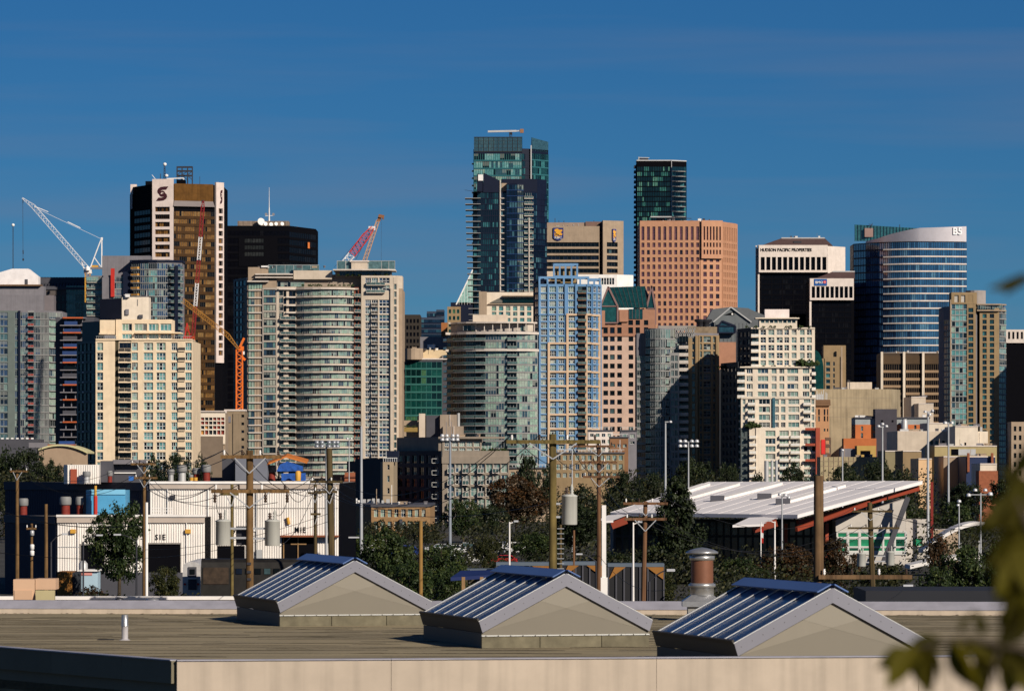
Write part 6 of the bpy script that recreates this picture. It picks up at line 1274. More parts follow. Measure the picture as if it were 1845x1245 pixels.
T = [  # name, label, x, top y, width, distance, leaves, shape, fine
 ('broadleaf_tree', 'dark broadleaf tree at the left edge before the arched hall', 48, 800, 95, 900, lf_dk, 'round', 1),
 ('broadleaf_tree', 'dark rounded tree directly under the arched hall roof', 96, 822, 60, 860, lf_dk, 'round', 1),
 ('broadleaf_tree', 'dark tree at the far left edge behind the shaded workshop side', 8, 806, 70, 920, lf_dk, 'round', 0),
 ('broadleaf_tree', 'broad dark tree at the foot of the cream tower', 318, 801, 74, 900, lf_dk, 'round', 1),
 ('broadleaf_tree', 'lower dark tree left of the tree at the cream tower foot', 272, 812, 56, 940, lf_dk, 'round', 0),
 ('broadleaf_tree', 'small dark tree right of the cream tower foot tree', 362, 818, 44, 930, lf_dk, 'round', 0),
 ('broadleaf_tree', 'tall leafy tree standing in front of the S1E workshop doors', 215, 892, 112, 440, lf_gr, 'round', 1),
 ('leafy_shrub', 'bushy shrub beside the silver railway carriage', 298, 1015, 62, 425, lf_ol, 'round', 1),
 ('leafy_shrub', 'low reddish brown shrub at the foot of the workshop tree', 165, 1052, 60, 432, lf_br, 'round', 0),
 ('broadleaf_tree', 'leafy tree behind the first skylight, left of the bare post', 700, 942, 110, 400, lf_gr, 'round', 1),
 ('broadleaf_tree', 'leafy green tree right of the bare post behind the skylights', 795, 968, 100, 420, lf_gr, 'round', 1),
 ('leafy_shrub', 'lower bush between the first two skylights', 735, 1010, 120, 360, lf_gr, 'round', 1),
 ('leafy_shrub', 'bushy shrub right of the bush between the first two skylights', 812, 1008, 80, 370, lf_gr, 'round', 1),
 ('broadleaf_tree', 'russet brown autumn tree before the mid-rise condo', 930, 850, 118, 830, lf_br, 'round', 1),
 ('broadleaf_tree', 'green tree overlapping the white condo windows', 835, 890, 80, 760, lf_gr, 'round', 1),
 ('broadleaf_tree', 'dark green tree between the condo and the russet tree', 880, 905, 80, 780, lf_dk, 'round', 1),
 ('broadleaf_tree', 'thin young tree in the parking lot behind the second skylight', 878, 960, 50, 560, lf_ol, 'round', 1),
 ('broadleaf_tree', 'green tree left of the tall transformer pole', 965, 955, 80, 600, lf_gr, 'round', 1),
 ('broadleaf_tree', 'dark tree right of the tall transformer pole', 1045, 905, 110, 640, lf_dk, 'round', 1),
 ('broadleaf_tree', 'tree crown on the terrace below the round condo', 950, 812, 52, 1060, lf_dk, 'round', 0),
 ('broadleaf_tree', 'dark tree just right of the terrace tree', 985, 832, 44, 1080, lf_dk, 'round', 0),
 ('broadleaf_tree', 'dark tree left of the station, behind the three arm pole', 1050, 868, 80, 850, lf_dk, 'round', 0),
 ('broadleaf_tree', 'tall dark tree behind the left tip of the station roof', 1120, 838, 90, 900, lf_dk, 'round', 1),
 ('broadleaf_tree', 'dark tree in the deep shadow below the grey glass condo', 1180, 842, 80, 950, lf_dk, 'round', 1),
 ('broadleaf_tree', 'dark tree around the foot of the eight lamp mast', 1250, 820, 84, 980, lf_dk, 'round', 1),
 ('broadleaf_tree', 'dark tree right of the eight lamp mast', 1312, 822, 62, 960, lf_dk, 'round', 1),
 ('conifer', 'tall dense conifer standing before the station roof', 1218, 862, 150, 540, lf_dk, 'cone', 1),
 ('broadleaf_tree', 'dark tree right of the three flues', 1432, 828, 62, 900, lf_dk, 'round', 1),
 ('broadleaf_tree', 'small tree left of the three flues', 1366, 845, 34, 880, lf_dk, 'round', 0),
 ('broadleaf_tree', 'dark tree left of the twin lamp mast behind the station', 1525, 828, 62, 940, lf_dk, 'round', 1),
 ('broadleaf_tree', 'taller dark tree at the twin lamp mast behind the station', 1585, 818, 66, 950, lf_dk, 'round', 1),
 ('broadleaf_tree', 'dark tree right of the twin lamp mast', 1630, 838, 50, 930, lf_dk, 'round', 0),
 ('broadleaf_tree', 'green tree behind the station end wall', 1655, 905, 70, 720, lf_gr, 'round', 1),
 ('broadleaf_tree', 'dark tree between the station and the right edge', 1735, 862, 100, 880, lf_dk, 'round', 1),
 ('broadleaf_tree', 'dark tree at the right edge under the shaded slab', 1815, 852, 100, 900, lf_dk, 'round', 1),
 ('broadleaf_tree', 'green tree behind the white arched canopy', 1720, 900, 80, 700, lf_gr, 'round', 1),
 ('leafy_shrub', 'reddish shrub by the station annex', 1690, 962, 46, 560, lf_br, 'round', 0),
 ('leafy_shrub', 'brown bush below the station glass, left of the thick pole', 1420, 975, 110, 500, lf_br, 'round', 1),
 ('leafy_shrub', 'green bush right of the copper chimney', 1330, 1000, 110, 480, lf_gr, 'round', 1),
 ('leafy_shrub', 'russet bush behind the thick pole', 1500, 962, 90, 470, lf_br, 'round', 1),
 ('leafy_shrub', 'olive bush below the white transformers', 1590, 1010, 110, 440, lf_ol, 'round', 1),
 ('broadleaf_tree', 'large leafy bush on the right, before the white canopy', 1745, 965, 130, 360, lf_gr, 'round', 1),
 ('broadleaf_tree', 'big dark leafy tree filling the right edge', 1820, 940, 130, 350, lf_gr, 'round', 1),
 ('leafy_shrub', 'leafy bush at the foot of the right hand bushes', 1690, 1005, 100, 350, lf_gr, 'round', 1),
 ('leafy_shrub', 'dark ivy clump at the base of the conifer', 1180, 1020, 90, 430, lf_ol, 'round', 1),
 ('leafy_shrub', 'dark bush left of the leaning double arm pole', 1110, 985, 90, 480, lf_dk, 'round', 1),
 ('leafy_shrub', 'dark bush before the parked cars behind the second skylight', 905, 1000, 90, 480, lf_ol, 'round', 1),
 ('broadleaf_tree', 'green tree left of the brown brick loft', 640, 955, 70, 560, lf_gr, 'round', 1),
]
for (nm, lab, x, yt, wd, D, m, shp, fine) in T:
    tree(nm, lab, x, yt, wd, D, m, shp, bool(fine), trunk=.3 if shp == 'round' and 'shrub' not in nm else .05, group='trees of the flats' if 'shrub' not in nm else 'bushes of the flats')

# ------------------------------------------------------------------ rail cars, trucks, parked cars
def boxcar(name, label, px0, px1, yt, D, m, ribs, cat='rail car', lenm=None, endm=None):
    k = D / F; x0, x1 = (px0 - HX) * k, (px1 - HX) * k; zt = CZ + (HY - yt) * k; o = thing(name, label, cat, ((x0 + x1) / 2, D, 0)); L = (x1 - x0)
    b = MB(); b.box((-L / 2, 0, 1.1), (L / 2, 3, zt)); b.build('body', m, o)
    b = MB(); b.box((-L / 2 - .05, -.08, zt - .25), (L / 2 + .05, 3.08, zt + .06)); b.build('top_rail', mat('dull_blue_rail', (.11, .14, .18), .7), o)
    for i in range(ribs + 1): b = MB(); x = -L / 2 + L * i / ribs; b.box((x - .07, -.14, 1.1), (x + .07, -.01, zt - .26)); b.build('side_rib', greyd, o)
    for x in (-L / 2 + .3, L / 2 - .3):
        b = MB(); b.faces([(x - (1.3 if x > 0 else -.28), -.16, zt - .27), (x + (.28 if x > 0 else 1.3), -.16, zt - .27), (x + (.25 if x > 0 else -.25), -.16, zt - 1.4)], [(0, 2, 1), (0, 1, 2)]); b.build('end_gusset', mat('ochre_car_end', (.30, .13, .025), .7), o)
    for x in (-L / 2 + 1.5, -L / 2 + 3, L / 2 - 3, L / 2 - 1.5): b = MB(); b.tube((x, .3, .45), (x, .5, .45), .45, .45, 12, smooth=False); b.build('wheel', steeld, o)
dkcar = mat('dark_grey_car_steel', (.014, .014, .017), .7)
boxcar('hopper_car', 'dark ribbed hopper car behind the second skylight ridge', 895, 990, 1014, 420, dkcar, 8)
boxcar('hopper_car', 'dark ribbed hopper car between the transformer pole and the white post', 1012, 1088, 1013, 420, dkcar, 6)
boxcar('hopper_car', 'dark ribbed hopper car with ochre end right of the white post', 1096, 1196, 1016, 420, dkcar, 7)
boxcar('hopper_car', 'olive brown hopper car at the left end of the hopper row', 790, 888, 1026, 424, mat('olive_car_steel', (.06, .05, .025), .7), 7)
t = Bld('locomotive', 'black rounded railway car in front of the workshop wall', 430, 470, 'rail car')
b = MB(); q0, q1 = t.P(362, 1010), t.P(575, 1010); zt = t.z(1006)
prof = [(0, .8), (0, zt - .9), (.25, zt - .35), (.7, zt - .08), (1.5, zt), (2.3, zt - .08), (2.75, zt - .35), (3, zt - .9), (3, .8)]
for i in range(len(prof) - 1): (ya, za), (yb2, zb2) = prof[i], prof[i + 1]; b.face([(q0.x, ya, za), (q1.x, ya, za), (q1.x, yb2, zb2), (q0.x, yb2, zb2)], 0, 0, False)
b.face([(q0.x, y, z) for y, z in prof]); b.face([(q1.x, y, z) for y, z in prof][::-1]); b.build('body', mat('sooty_black_steel', (.018, .016, .014), .55, var=.5, scale=1), t.o)
for x in (380, 400, 470, 490, 540, 560): b = MB(); q = t.P(x, 1050); b.tube((q.x, -.1, .5), (q.x, .15, .5), .5, .5, 12, smooth=False); b.build('wheel', steeld, t.o)
t.box('side_panel', 366, 412, 1022, 1052, mat('brown_grime_panel', (.05, .032, .02), .7, var=.5, scale=2), -.06, .1)
for i in range(8): t.box('side_window', 425 + i * 17, 436 + i * 17, 1024, 1034, g_dark, -.08, .1)
t = Bld('passenger_car', 'silver railway carriage end with a dark door and window', 435, 345, 'rail car')
b = MB(); q0, q1 = t.P(329, 1012), t.P(361, 1012); zt = t.z(1012); b.prism([(q0.x, 0), (q1.x, 0), (q1.x, 14), (q0.x, 14)], .9, zt - .5); b.build('body', mat('stainless_car', (.55, .53, .52), .4, metal=.15, var=.3, scale=1.5), t.o)
b = MB(); pv = None
for i in range(9): a_ = math.pi * i / 8; x = (q0.x + q1.x) / 2 - (q1.x - q0.x) / 2 * math.cos(a_); z = zt - .5 + .55 * math.sin(a_); pt = (x, z); pv and b.faces([(pv[0], 0, pv[1]), (pt[0], 0, pt[1]), (pt[0], 14, pt[1]), (pv[0], 14, pv[1]), ((q0.x + q1.x) / 2, 0, zt - .5)], [(0, 1, 2, 3), (0, 4, 1)]); pv = pt
b.build('rounded_roof', mat('stainless_car', (0, 0, 0)), t.o); t.box('end_door', 339, 354, 1021, 1062, greyd, -.12, .12); t.box('door_window', 342, 351, 1025, 1034, g_dark, -.2, .08); t.box('door_sill', 338, 355, 1040, 1043, grey_l, -.25, .2)
for x in (333, 357): b = MB(); q = t.P(x, 1052, -.1); b.tube(q, q + Vector((0, .1, 0)), .12, .12, 8); b.build('tail_lamp', redp, t.o)
for x in (335, 356): b = MB(); q = t.P(x, 1050, .4); b.tube((q.x, .4, .45), (q.x, .6, .45), .45, .45, 12, smooth=False); b.build('wheel', steeld, t.o)
t = Bld('shipping_container', 'rusty orange container left of the pale blue kiosk', 450, 117, 'container')
b = MB(); q0, q1 = t.P(103, 1030), t.P(130, 1030); b.box((q0.x, 0, 0), (q1.x, 5, t.z(1030))); b.build('body', mat('rusty_orange_steel', (.35, .15, .03), .7, var=.35, scale=1.2), t.o)
for i in range(7): b = MB(); x = q0.x + (q1.x - q0.x) * (i + .5) / 7; b.box((x - .05, -.05, .05), (x + .05, 0, t.z(1031))); b.build('side_rib', MATS['rusty_orange_steel'], t.o)
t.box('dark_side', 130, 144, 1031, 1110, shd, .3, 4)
t = Bld('kiosk', 'pale blue kiosk with a red striped sign beside the workshop tree', 452, 158)
b = MB(); q0, q1 = t.P(145, 1030), t.P(176, 1030); b.box((q0.x, 0, 0), (q1.x, 3, t.z(1028))); b.build('body', mat('pale_blue_paint', (.40, .55, .66), .6), t.o); t.box('sign_band', 147, 166, 1030, 1036, mat('rosy_sign', (.6, .25, .22), .6), -.08, .1); b = MB(); b.lathe([(.45, 0), (.45, .8), (.2, 1.1)], 10, 0, t.P(150, 1030, 1)); b.build('roof_vent', grey_l, t.o); t.box('roof_slab', 143, 178, 1026, 1029, white, -.3, 3.6)
def carmesh(m, kind):
    b = MB(); L, H, Wd = (4.4, 1.45, 1.75) if kind == 0 else ((5.2, 2.0, 1.9) if kind == 1 else (4.7, 1.7, 1.8))
    prof = [(-L / 2, .35), (-L / 2, .8), (-L / 2 + .1, .95), (-L * .22, 1.0), (-L * .08, H), (L * .28, H), (L * .44, .98), (L / 2, .9), (L / 2, .35)] if kind != 1 else [(-L / 2, .4), (-L / 2, 1.1), (-L * .36, 1.15), (-L * .26, H), (L / 2 - .1, H), (L / 2, 1.2), (L / 2, .4)]
    P = [(x, 0, z) for x, z in prof]; Q = [(x, Wd, z) for x, z in prof]; n = len(prof); b.face(P); b.face(Q[::-1])
    for i in range(n): b.face([P[i], Q[i], Q[(i + 1) % n], P[(i + 1) % n]])
    bd = b.mesh('body', [m]); b = MB(); 
    if kind != 1: b.faces([(-L * .19, -.015, 1.02), (L * .38, -.015, 1.02), (L * .26, -.015, H - .08), (-L * .07, -.015, H - .08)], [(0, 1, 2, 3)])
    else: b.faces([(-L * .33, -.015, 1.2), (L * .0, -.015, 1.2), (L * .0, -.015, H - .12), (-L * .25, -.015, H - .12)], [(0, 1, 2, 3)])
    wn = b.mesh('side_window', [g_dark]); return bd, wn, L
bw_ = MB(); bw_.tube((0, -.02, 0), (0, .2, 0), .32, .32, 12, smooth=False); bw_.tube((0, -.03, 0), (0, 0, 0), .18, .18, 10, 1, smooth=False); wheelme = bw_.mesh('wheel', [mat('tyre_rubber', (.02, .02, .02), .9), grey_l])
paints = {'white': mat('white_car_paint', (.8, .8, .8), .25, spec=.6), 'silver': mat('silver_car_paint', (.5, .5, .52), .25, spec=.6), 'red': mat('red_car_paint', (.4, .02, .02), .25, spec=.6), 'dark': mat('dark_car_paint', (.02, .02, .03), .2, spec=.6), 'blue': mat('blue_car_paint', (.02, .05, .25), .25, spec=.6)}
for (lab, px, y, col, kind, rz) in (
    ('white car parked just right of the floodlight mast', 815, 990, 'white', 0, 0), ('silver car left of the floodlight mast in the lot', 790, 988, 'silver', 0, 0), ('white van parked behind the slim white lamp post', 905, 990, 'white', 1, 0), ('white van with its nose at the slim lamp post', 937, 991, 'white', 1, 0), ('dark car in the middle of the rear row', 858, 989, 'dark', 0, 0), ('white car between the dark car and the vans', 881, 990, 'white', 2, 0), ('silver car at the left end of the rear row', 838, 988, 'silver', 2, 0),
    ('white car parked nearest the olive hopper car', 850, 1008, 'white', 0, 0), ('red car parked right of the slim young tree', 905, 1010, 'red', 0, 0), ('white hatchback at the left of the front row', 815, 1010, 'white', 0, 0), ('silver car at the far left by the brick loft', 690, 992, 'silver', 0, 0), ('white van parked by the bare post', 676, 984, 'white', 1, 0), ('blue car partly hidden below the brick loft', 730, 994, 'blue', 2, 0)):
    D = CZ * F / (y - HY + 8); k = D / F; o = thing('parked_car', lab, 'van' if kind == 1 else 'car', ((px - HX) * k, D, 0), rz, 'cars parked in the lot'); bd, wn, L = carmesh(paints[col], kind)
    ob('body', bd, o); ob('side_window', wn, o)
    for x in (-L * .31, L * .31): ob('wheel', wheelme, o, (x, -.02, .32)); ob('wheel', wheelme, o, (x, 1.55, .32))
t = Bld('delivery_truck', 'white box truck behind the second skylight slope', 425, 1066, 'truck')
b = MB(); q0, q1 = t.P(1043, 1030), t.P(1083, 1030); zt = t.z(1029); b.faces([(q0.x, 0, .6), (q0.x, 0, zt - .8), (q0.x + .5, 0, zt - .1), (q0.x + .9, 0, zt), (q1.x, 0, zt), (q1.x, 0, .6)] + [(q0.x, 2.3, .6), (q0.x, 2.3, zt - .8), (q0.x + .5, 2.3, zt - .1), (q0.x + .9, 2.3, zt), (q1.x, 2.3, zt), (q1.x, 2.3, .6)], [(0, 5, 4, 3, 2, 1), (6, 7, 8, 9, 10, 11), (0, 1, 7, 6), (1, 2, 8, 7), (2, 3, 9, 8), (3, 4, 10, 9), (4, 5, 11, 10)]); b.build('body', paints['white'], t.o); t.box('side_window', 1056, 1078, 1040, 1054, g_dark, -.03, .05)
for x in (1050, 1076): q = t.P(x, 1050); ob('wheel', wheelme, t.o, (q.x, -.05, .4))
t = Bld('blue_awning', 'long low blue awning roof left of the second skylight', 330, 860, 'awning')
b = MB(); P = [t.P(812, 1040, 0), t.P(905, 1034, 0), t.P(915, 1028, 4), t.P(830, 1030, 4)]; b.face(P); b.obox(P[0], P[1] - P[0], (0, .05, 0), (0, 0, -.25)); b.build('awning_sheet', mat('blue_awning_sheet', (.012, .025, .11), .6), t.o)
for x in (835, 868, 890): b = MB(); b.bar(t.P(x, 1039, .1), (t.P(x, 1039, .1).x, .1, 0), .25); b.build('awning_post', brickb, t.o)

# ------------------------------------------------------------------ undergrowth that reads as one mass
b = MB(); rng = random.Random(5)
def patch(px0, px1, D0, D1, h0, h1, n):
    for c in range(n):
        D = rng.uniform(D0, D1); k = D / F; x = (rng.uniform(px0, px1) - HX) * k; h = rng.uniform(h0, h1); tone = rng.random() * .5; r = rng.uniform(.8, 1.6)
        for i in range(60):
            z = h * rng.random() ** .7; p = Vector((x + rng.gauss(0, r * .6), D + rng.gauss(0, r * .6), z)); nn = Vector((rng.gauss(0, 1), rng.gauss(-.4, 1), rng.gauss(.5, 1))).normalized(); u = nn.orthogonal().normalized(); v = nn.cross(u); s_ = rng.uniform(.10, .24) * (D / 450) ** .6
            b.face([p - u * s_, p + v * s_ * .6, p + u * s_, p - v * s_ * .6], 0, tone + rng.random() * .5)
patch(640, 1010, 345, 410, 1.5, 4.6, 170); patch(640, 860, 470, 640, 2, 5, 90); patch(960, 1420, 440, 560, 2, 5.5, 170); patch(1260, 1640, 380, 470, 2, 4.6, 130); patch(1600, 1860, 300, 420, 1.5, 4.0, 120); patch(1000, 1340, 700, 860, 4, 11, 190); patch(655, 800, 800, 885, 1.5, 4.2, 70); patch(140, 345, 405, 425, 1, 2.6, 60); patch(1640, 1860, 560, 800, 3, 8, 110); patch(1090, 1330, 880, 1000, 6, 14, 130); patch(840, 1010, 640, 760, 3, 7, 80)
patch(1440, 1680, 880, 1000, 8, 15, 120); patch(-20, 120, 820, 900, 8, 15, 90); patch(240, 380, 850, 940, 8, 14, 70)
b.build('undergrowth', leafmat('undergrowth_leaf', (.005, .007, .002), (.013, .016, .004), (.048, .045, .011)), kind='stuff', label='dark mixed undergrowth filling the flats', category='undergrowth')

# ------------------------------------------------------------------ foreground roof
ZR = CZ - 4.77
def XD(px, D): return (px - HX) * D / F
roof_m, rt, rp_ = _nt('rolled_roof_membrane'); N, L = rt.nodes, rt.links
tc = N.new('ShaderNodeTexCoord'); m1 = N.new('ShaderNodeMapping'); m1.inputs['Scale'].default_value = (.05, 1.1, 1); m1.inputs['Rotation'].default_value = (0, 0, R(1.5)); L.new(tc.outputs['Object'], m1.inputs[0])
n1 = N.new('ShaderNodeTexNoise'); n1.inputs['Scale'].default_value = 1; n1.inputs['Detail'].default_value = 8; n1.inputs['Roughness'].default_value = .75; L.new(m1.outputs[0], n1.inputs[0])
n2 = N.new('ShaderNodeTexNoise'); n2.inputs['Scale'].default_value = 9; n2.inputs['Detail'].default_value = 5; L.new(tc.outputs['Object'], n2.inputs[0])
n3 = N.new('ShaderNodeTexNoise'); n3.inputs['Scale'].default_value = .35; n3.inputs['Detail'].default_value = 4; L.new(tc.outputs['Object'], n3.inputs[0])
cr = N.new('ShaderNodeValToRGB'); e = cr.color_ramp.elements; e[0].position = .34; e[0].color = (.06, .046, .022, 1); e[1].position = .41; e[1].color = (.26, .212, .125, 1); x_ = e.new(.7); x_.color = (.335, .265, .15, 1); L.new(n1.outputs['Fac'], cr.inputs[0])
mm = N.new('ShaderNodeMapRange'); mm.inputs[1].default_value = .25; mm.inputs[2].default_value = .75; mm.inputs[3].default_value = .72; mm.inputs[4].default_value = 1.15; L.new(n2.outputs['Fac'], mm.inputs[0])
m3 = N.new('ShaderNodeMapRange'); m3.inputs[1].default_value = .3; m3.inputs[2].default_value = .7; m3.inputs[3].default_value = .8; m3.inputs[4].default_value = 1.1; L.new(n3.outputs['Fac'], m3.inputs[0])
mu = N.new('ShaderNodeMath'); mu.operation = 'MULTIPLY'; L.new(mm.outputs[0], mu.inputs[0]); L.new(m3.outputs[0], mu.inputs[1])
vs = N.new('ShaderNodeVectorMath'); vs.operation = 'SCALE'; L.new(cr.outputs[0], vs.inputs[0]); L.new(mu.outputs[0], vs.inputs['Scale']); L.new(vs.outputs[0], rp_.inputs['Base Color']); rp_.inputs['Roughness'].default_value = .95
bp = N.new('ShaderNodeBump'); bp.inputs['Strength'].default_value = .4; bp.inputs['Distance'].default_value = .02; L.new(n2.outputs['Fac'], bp.inputs['Height']); L.new(bp.outputs[0], rp_.inputs['Normal'])
creamf = mat('cream_fascia', (.52, .43, .34), .7, var=.12, scale=.8, streak=.22, sscale=(3.2, 3.2, .12))
drkf = mat('shaded_fascia', (.17, .15, .10), .7, var=.12, scale=.8)  # left side of the fascia, its shade put into the colour
capl = mat('lavender_cap_metal', (.36, .35, .40), .5, metal=.1, var=.15, scale=1.5, streak=.15, sscale=(2, 2, .5))
B0 = thing('flat_roofed_building', 'flat roofed building in the foreground with cream fascia and a weathered tan roof', 'building', (0, 95, 0))
def L0(x, D, z): return Vector((x, D - 95, z))
Cn = (XD(318, 95), 95.0); Rn = (12.2, 97.6); Lf = (-17.5, 111.6); FL = (-19.5, 147.8); FR = (18.5, 145.6)
b = MB(); poly = [(p[0], p[1] - 95) for p in (Cn, Rn, FR, FL, Lf)]; b.prism(poly, 0, ZR - .25); b.build('wall', mat('grey_side_wall', (.06, .06, .065), .8), B0)
b = MB(); b.prism(poly, ZR - .249, ZR); b.build('roof_deck', roof_m, B0)
ZT = CZ - 350 * 95 / F                     # top of the near parapet
def fascia(p, q, cuts, zt, h, m, th=.22, off=.12):
    p, q = Vector(p), Vector(q); u = (q - p).normalized(); n = Vector((u.y, -u.x)); L_ = (q - p).length
    for a, c in zip(cuts[:-1], cuts[1:]):
        s0, s1 = p + u * (a * L_ + .004) + n * off, p + u * (c * L_ - .004) + n * off; b = MB()
        b.obox((s0.x, s0.y - 95, zt - h), (s1.x - s0.x, s1.y - s0.y, 0), (-n.x * th, -n.y * th, 0), (0, 0, h)); b.build('fascia_panel', m, B0)
        b = MB(); b.obox((s0.x + n.x * .03, s0.y - 95 + n.y * .03, zt), (s1.x - s0.x, s1.y - s0.y, 0), (-n.x * (th + .06), -n.y * (th + .06), 0), (0, 0, .025)); b.build('coping', capl, B0)
fascia(Cn, Rn, [0, .232, .523, .815, 1.0], ZT, .95, creamf)
LL = (Vector(Lf) - Vector(Cn)).length
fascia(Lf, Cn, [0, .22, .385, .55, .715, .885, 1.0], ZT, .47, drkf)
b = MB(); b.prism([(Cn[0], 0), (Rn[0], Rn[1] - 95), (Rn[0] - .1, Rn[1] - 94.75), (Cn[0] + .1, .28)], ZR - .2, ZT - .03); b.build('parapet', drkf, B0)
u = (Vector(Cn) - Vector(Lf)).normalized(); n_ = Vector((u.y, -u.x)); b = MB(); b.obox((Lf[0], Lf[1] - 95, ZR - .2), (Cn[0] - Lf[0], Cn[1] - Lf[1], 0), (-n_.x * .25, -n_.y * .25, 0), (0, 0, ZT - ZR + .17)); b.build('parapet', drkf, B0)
# far parapet: low kerb, inner face and sloping metal cap
P = Vector(FL); Q = Vector(FR); uu = (Q - P).normalized(); nn = Vector((uu.y, -uu.x)); Lp = (Q - P).length
cuts = [0, .33, .58, .80, 1.0]
for a, c in zip(cuts[:-1], cuts[1:]):
    s0, s1 = P + uu * (a * Lp + .01), P + uu * (c * Lp - .01); b = MB(); d = s1 - s0
    prof = [(0, 0), (0, .16), (.02, .16), (-.5, .42), (-.6, .42), (-.6, 0)]
    A1 = [Vector((s0.x + nn.x * f, s0.y - 95 + nn.y * f, ZR + z)) for f, z in prof]; A2 = [v + Vector((d.x, d.y, 0)) for v in A1]
    b.faces(A1 + A2, [(i, i + 6, (i + 1) % 6 + 6, (i + 1) % 6) for i in range(1, 5)] , 0); b.faces(A1 + A2, [(0, 6, 7, 1)], 1); b.face(A1); b.face(A2[::-1]); b.build('far_parapet', [capl, creamf], B0)
# tar laps between the roofing rolls, wavy and worn; gap shadow put into colour
lapm = mat('tar_lap_gap_shade', (.045, .037, .025), .95, var=.4, scale=2)
Dl = 111.0; li = 0
while Dl < 146.4:
    x = XD(-60, Dl); xe = XD(1900, Dl)
    while x < xe:
        Ls = rng.uniform(1.2, 7.0); b = MB(); pv = None; hh = rng.uniform(.006, .020); ph = rng.random() * 6; dr = rng.gauss(0, .015); y0 = rng.gauss(0, .05)
        for i in range(13):
            f_ = i / 12; xx = x + Ls * f_; yy = Dl + y0 + dr * Ls * f_ + .035 * math.sin(xx * 2.1 + ph) + .02 * math.sin(xx * 5.3); hz = ZR + .004 + hh * (.35 + .65 * math.sin(math.pi * f_)) * rng.uniform(.5, 1)
            pt_ = (Vector((xx, yy - 95, ZR + .001)), Vector((xx, yy - 95 + .02, hz)), Vector((xx, yy - 95 + .06, ZR + .001)))
            if pv: b.face([pv[0], pt_[0], pt_[1], pv[1]]); b.face([pv[1], pt_[1], pt_[2], pv[2]])
            pv = pt_
        inside = (x + Ls / 2 > Lf[0] + (Dl - 111.6) * -.05) and Dl > 95
        if inside and x > -17.2 and x + Ls < 11.9 + (Dl - 97) * .12: b.build('roof_lap', lapm, B0)
        x += Ls + (rng.random() < .5) * rng.uniform(.3, 4)
    Dl += rng.choice((.9, 1.0, 1.0, 1.1, 2.0)); li += 1
# wind-blown litter lying along the far kerb
b = MB()
for i in range(260):
    f_ = rng.random(); s0 = P + uu * (f_ * Lp) + nn * (abs(rng.gauss(0, .35)) + .03); r = rng.uniform(.02, .07); a_ = rng.random() * 6.28
    b.face([(s0.x + r * math.cos(a_ + k), s0.y - 95 + r * math.sin(a_ + k), ZR + .006 + rng.random() * .02) for k in (0, 1.3, 2.9, 4.4)])
b.build('leaf_litter', mat('dead_leaf', (.05, .025, .012), .9), B0, kind='stuff')

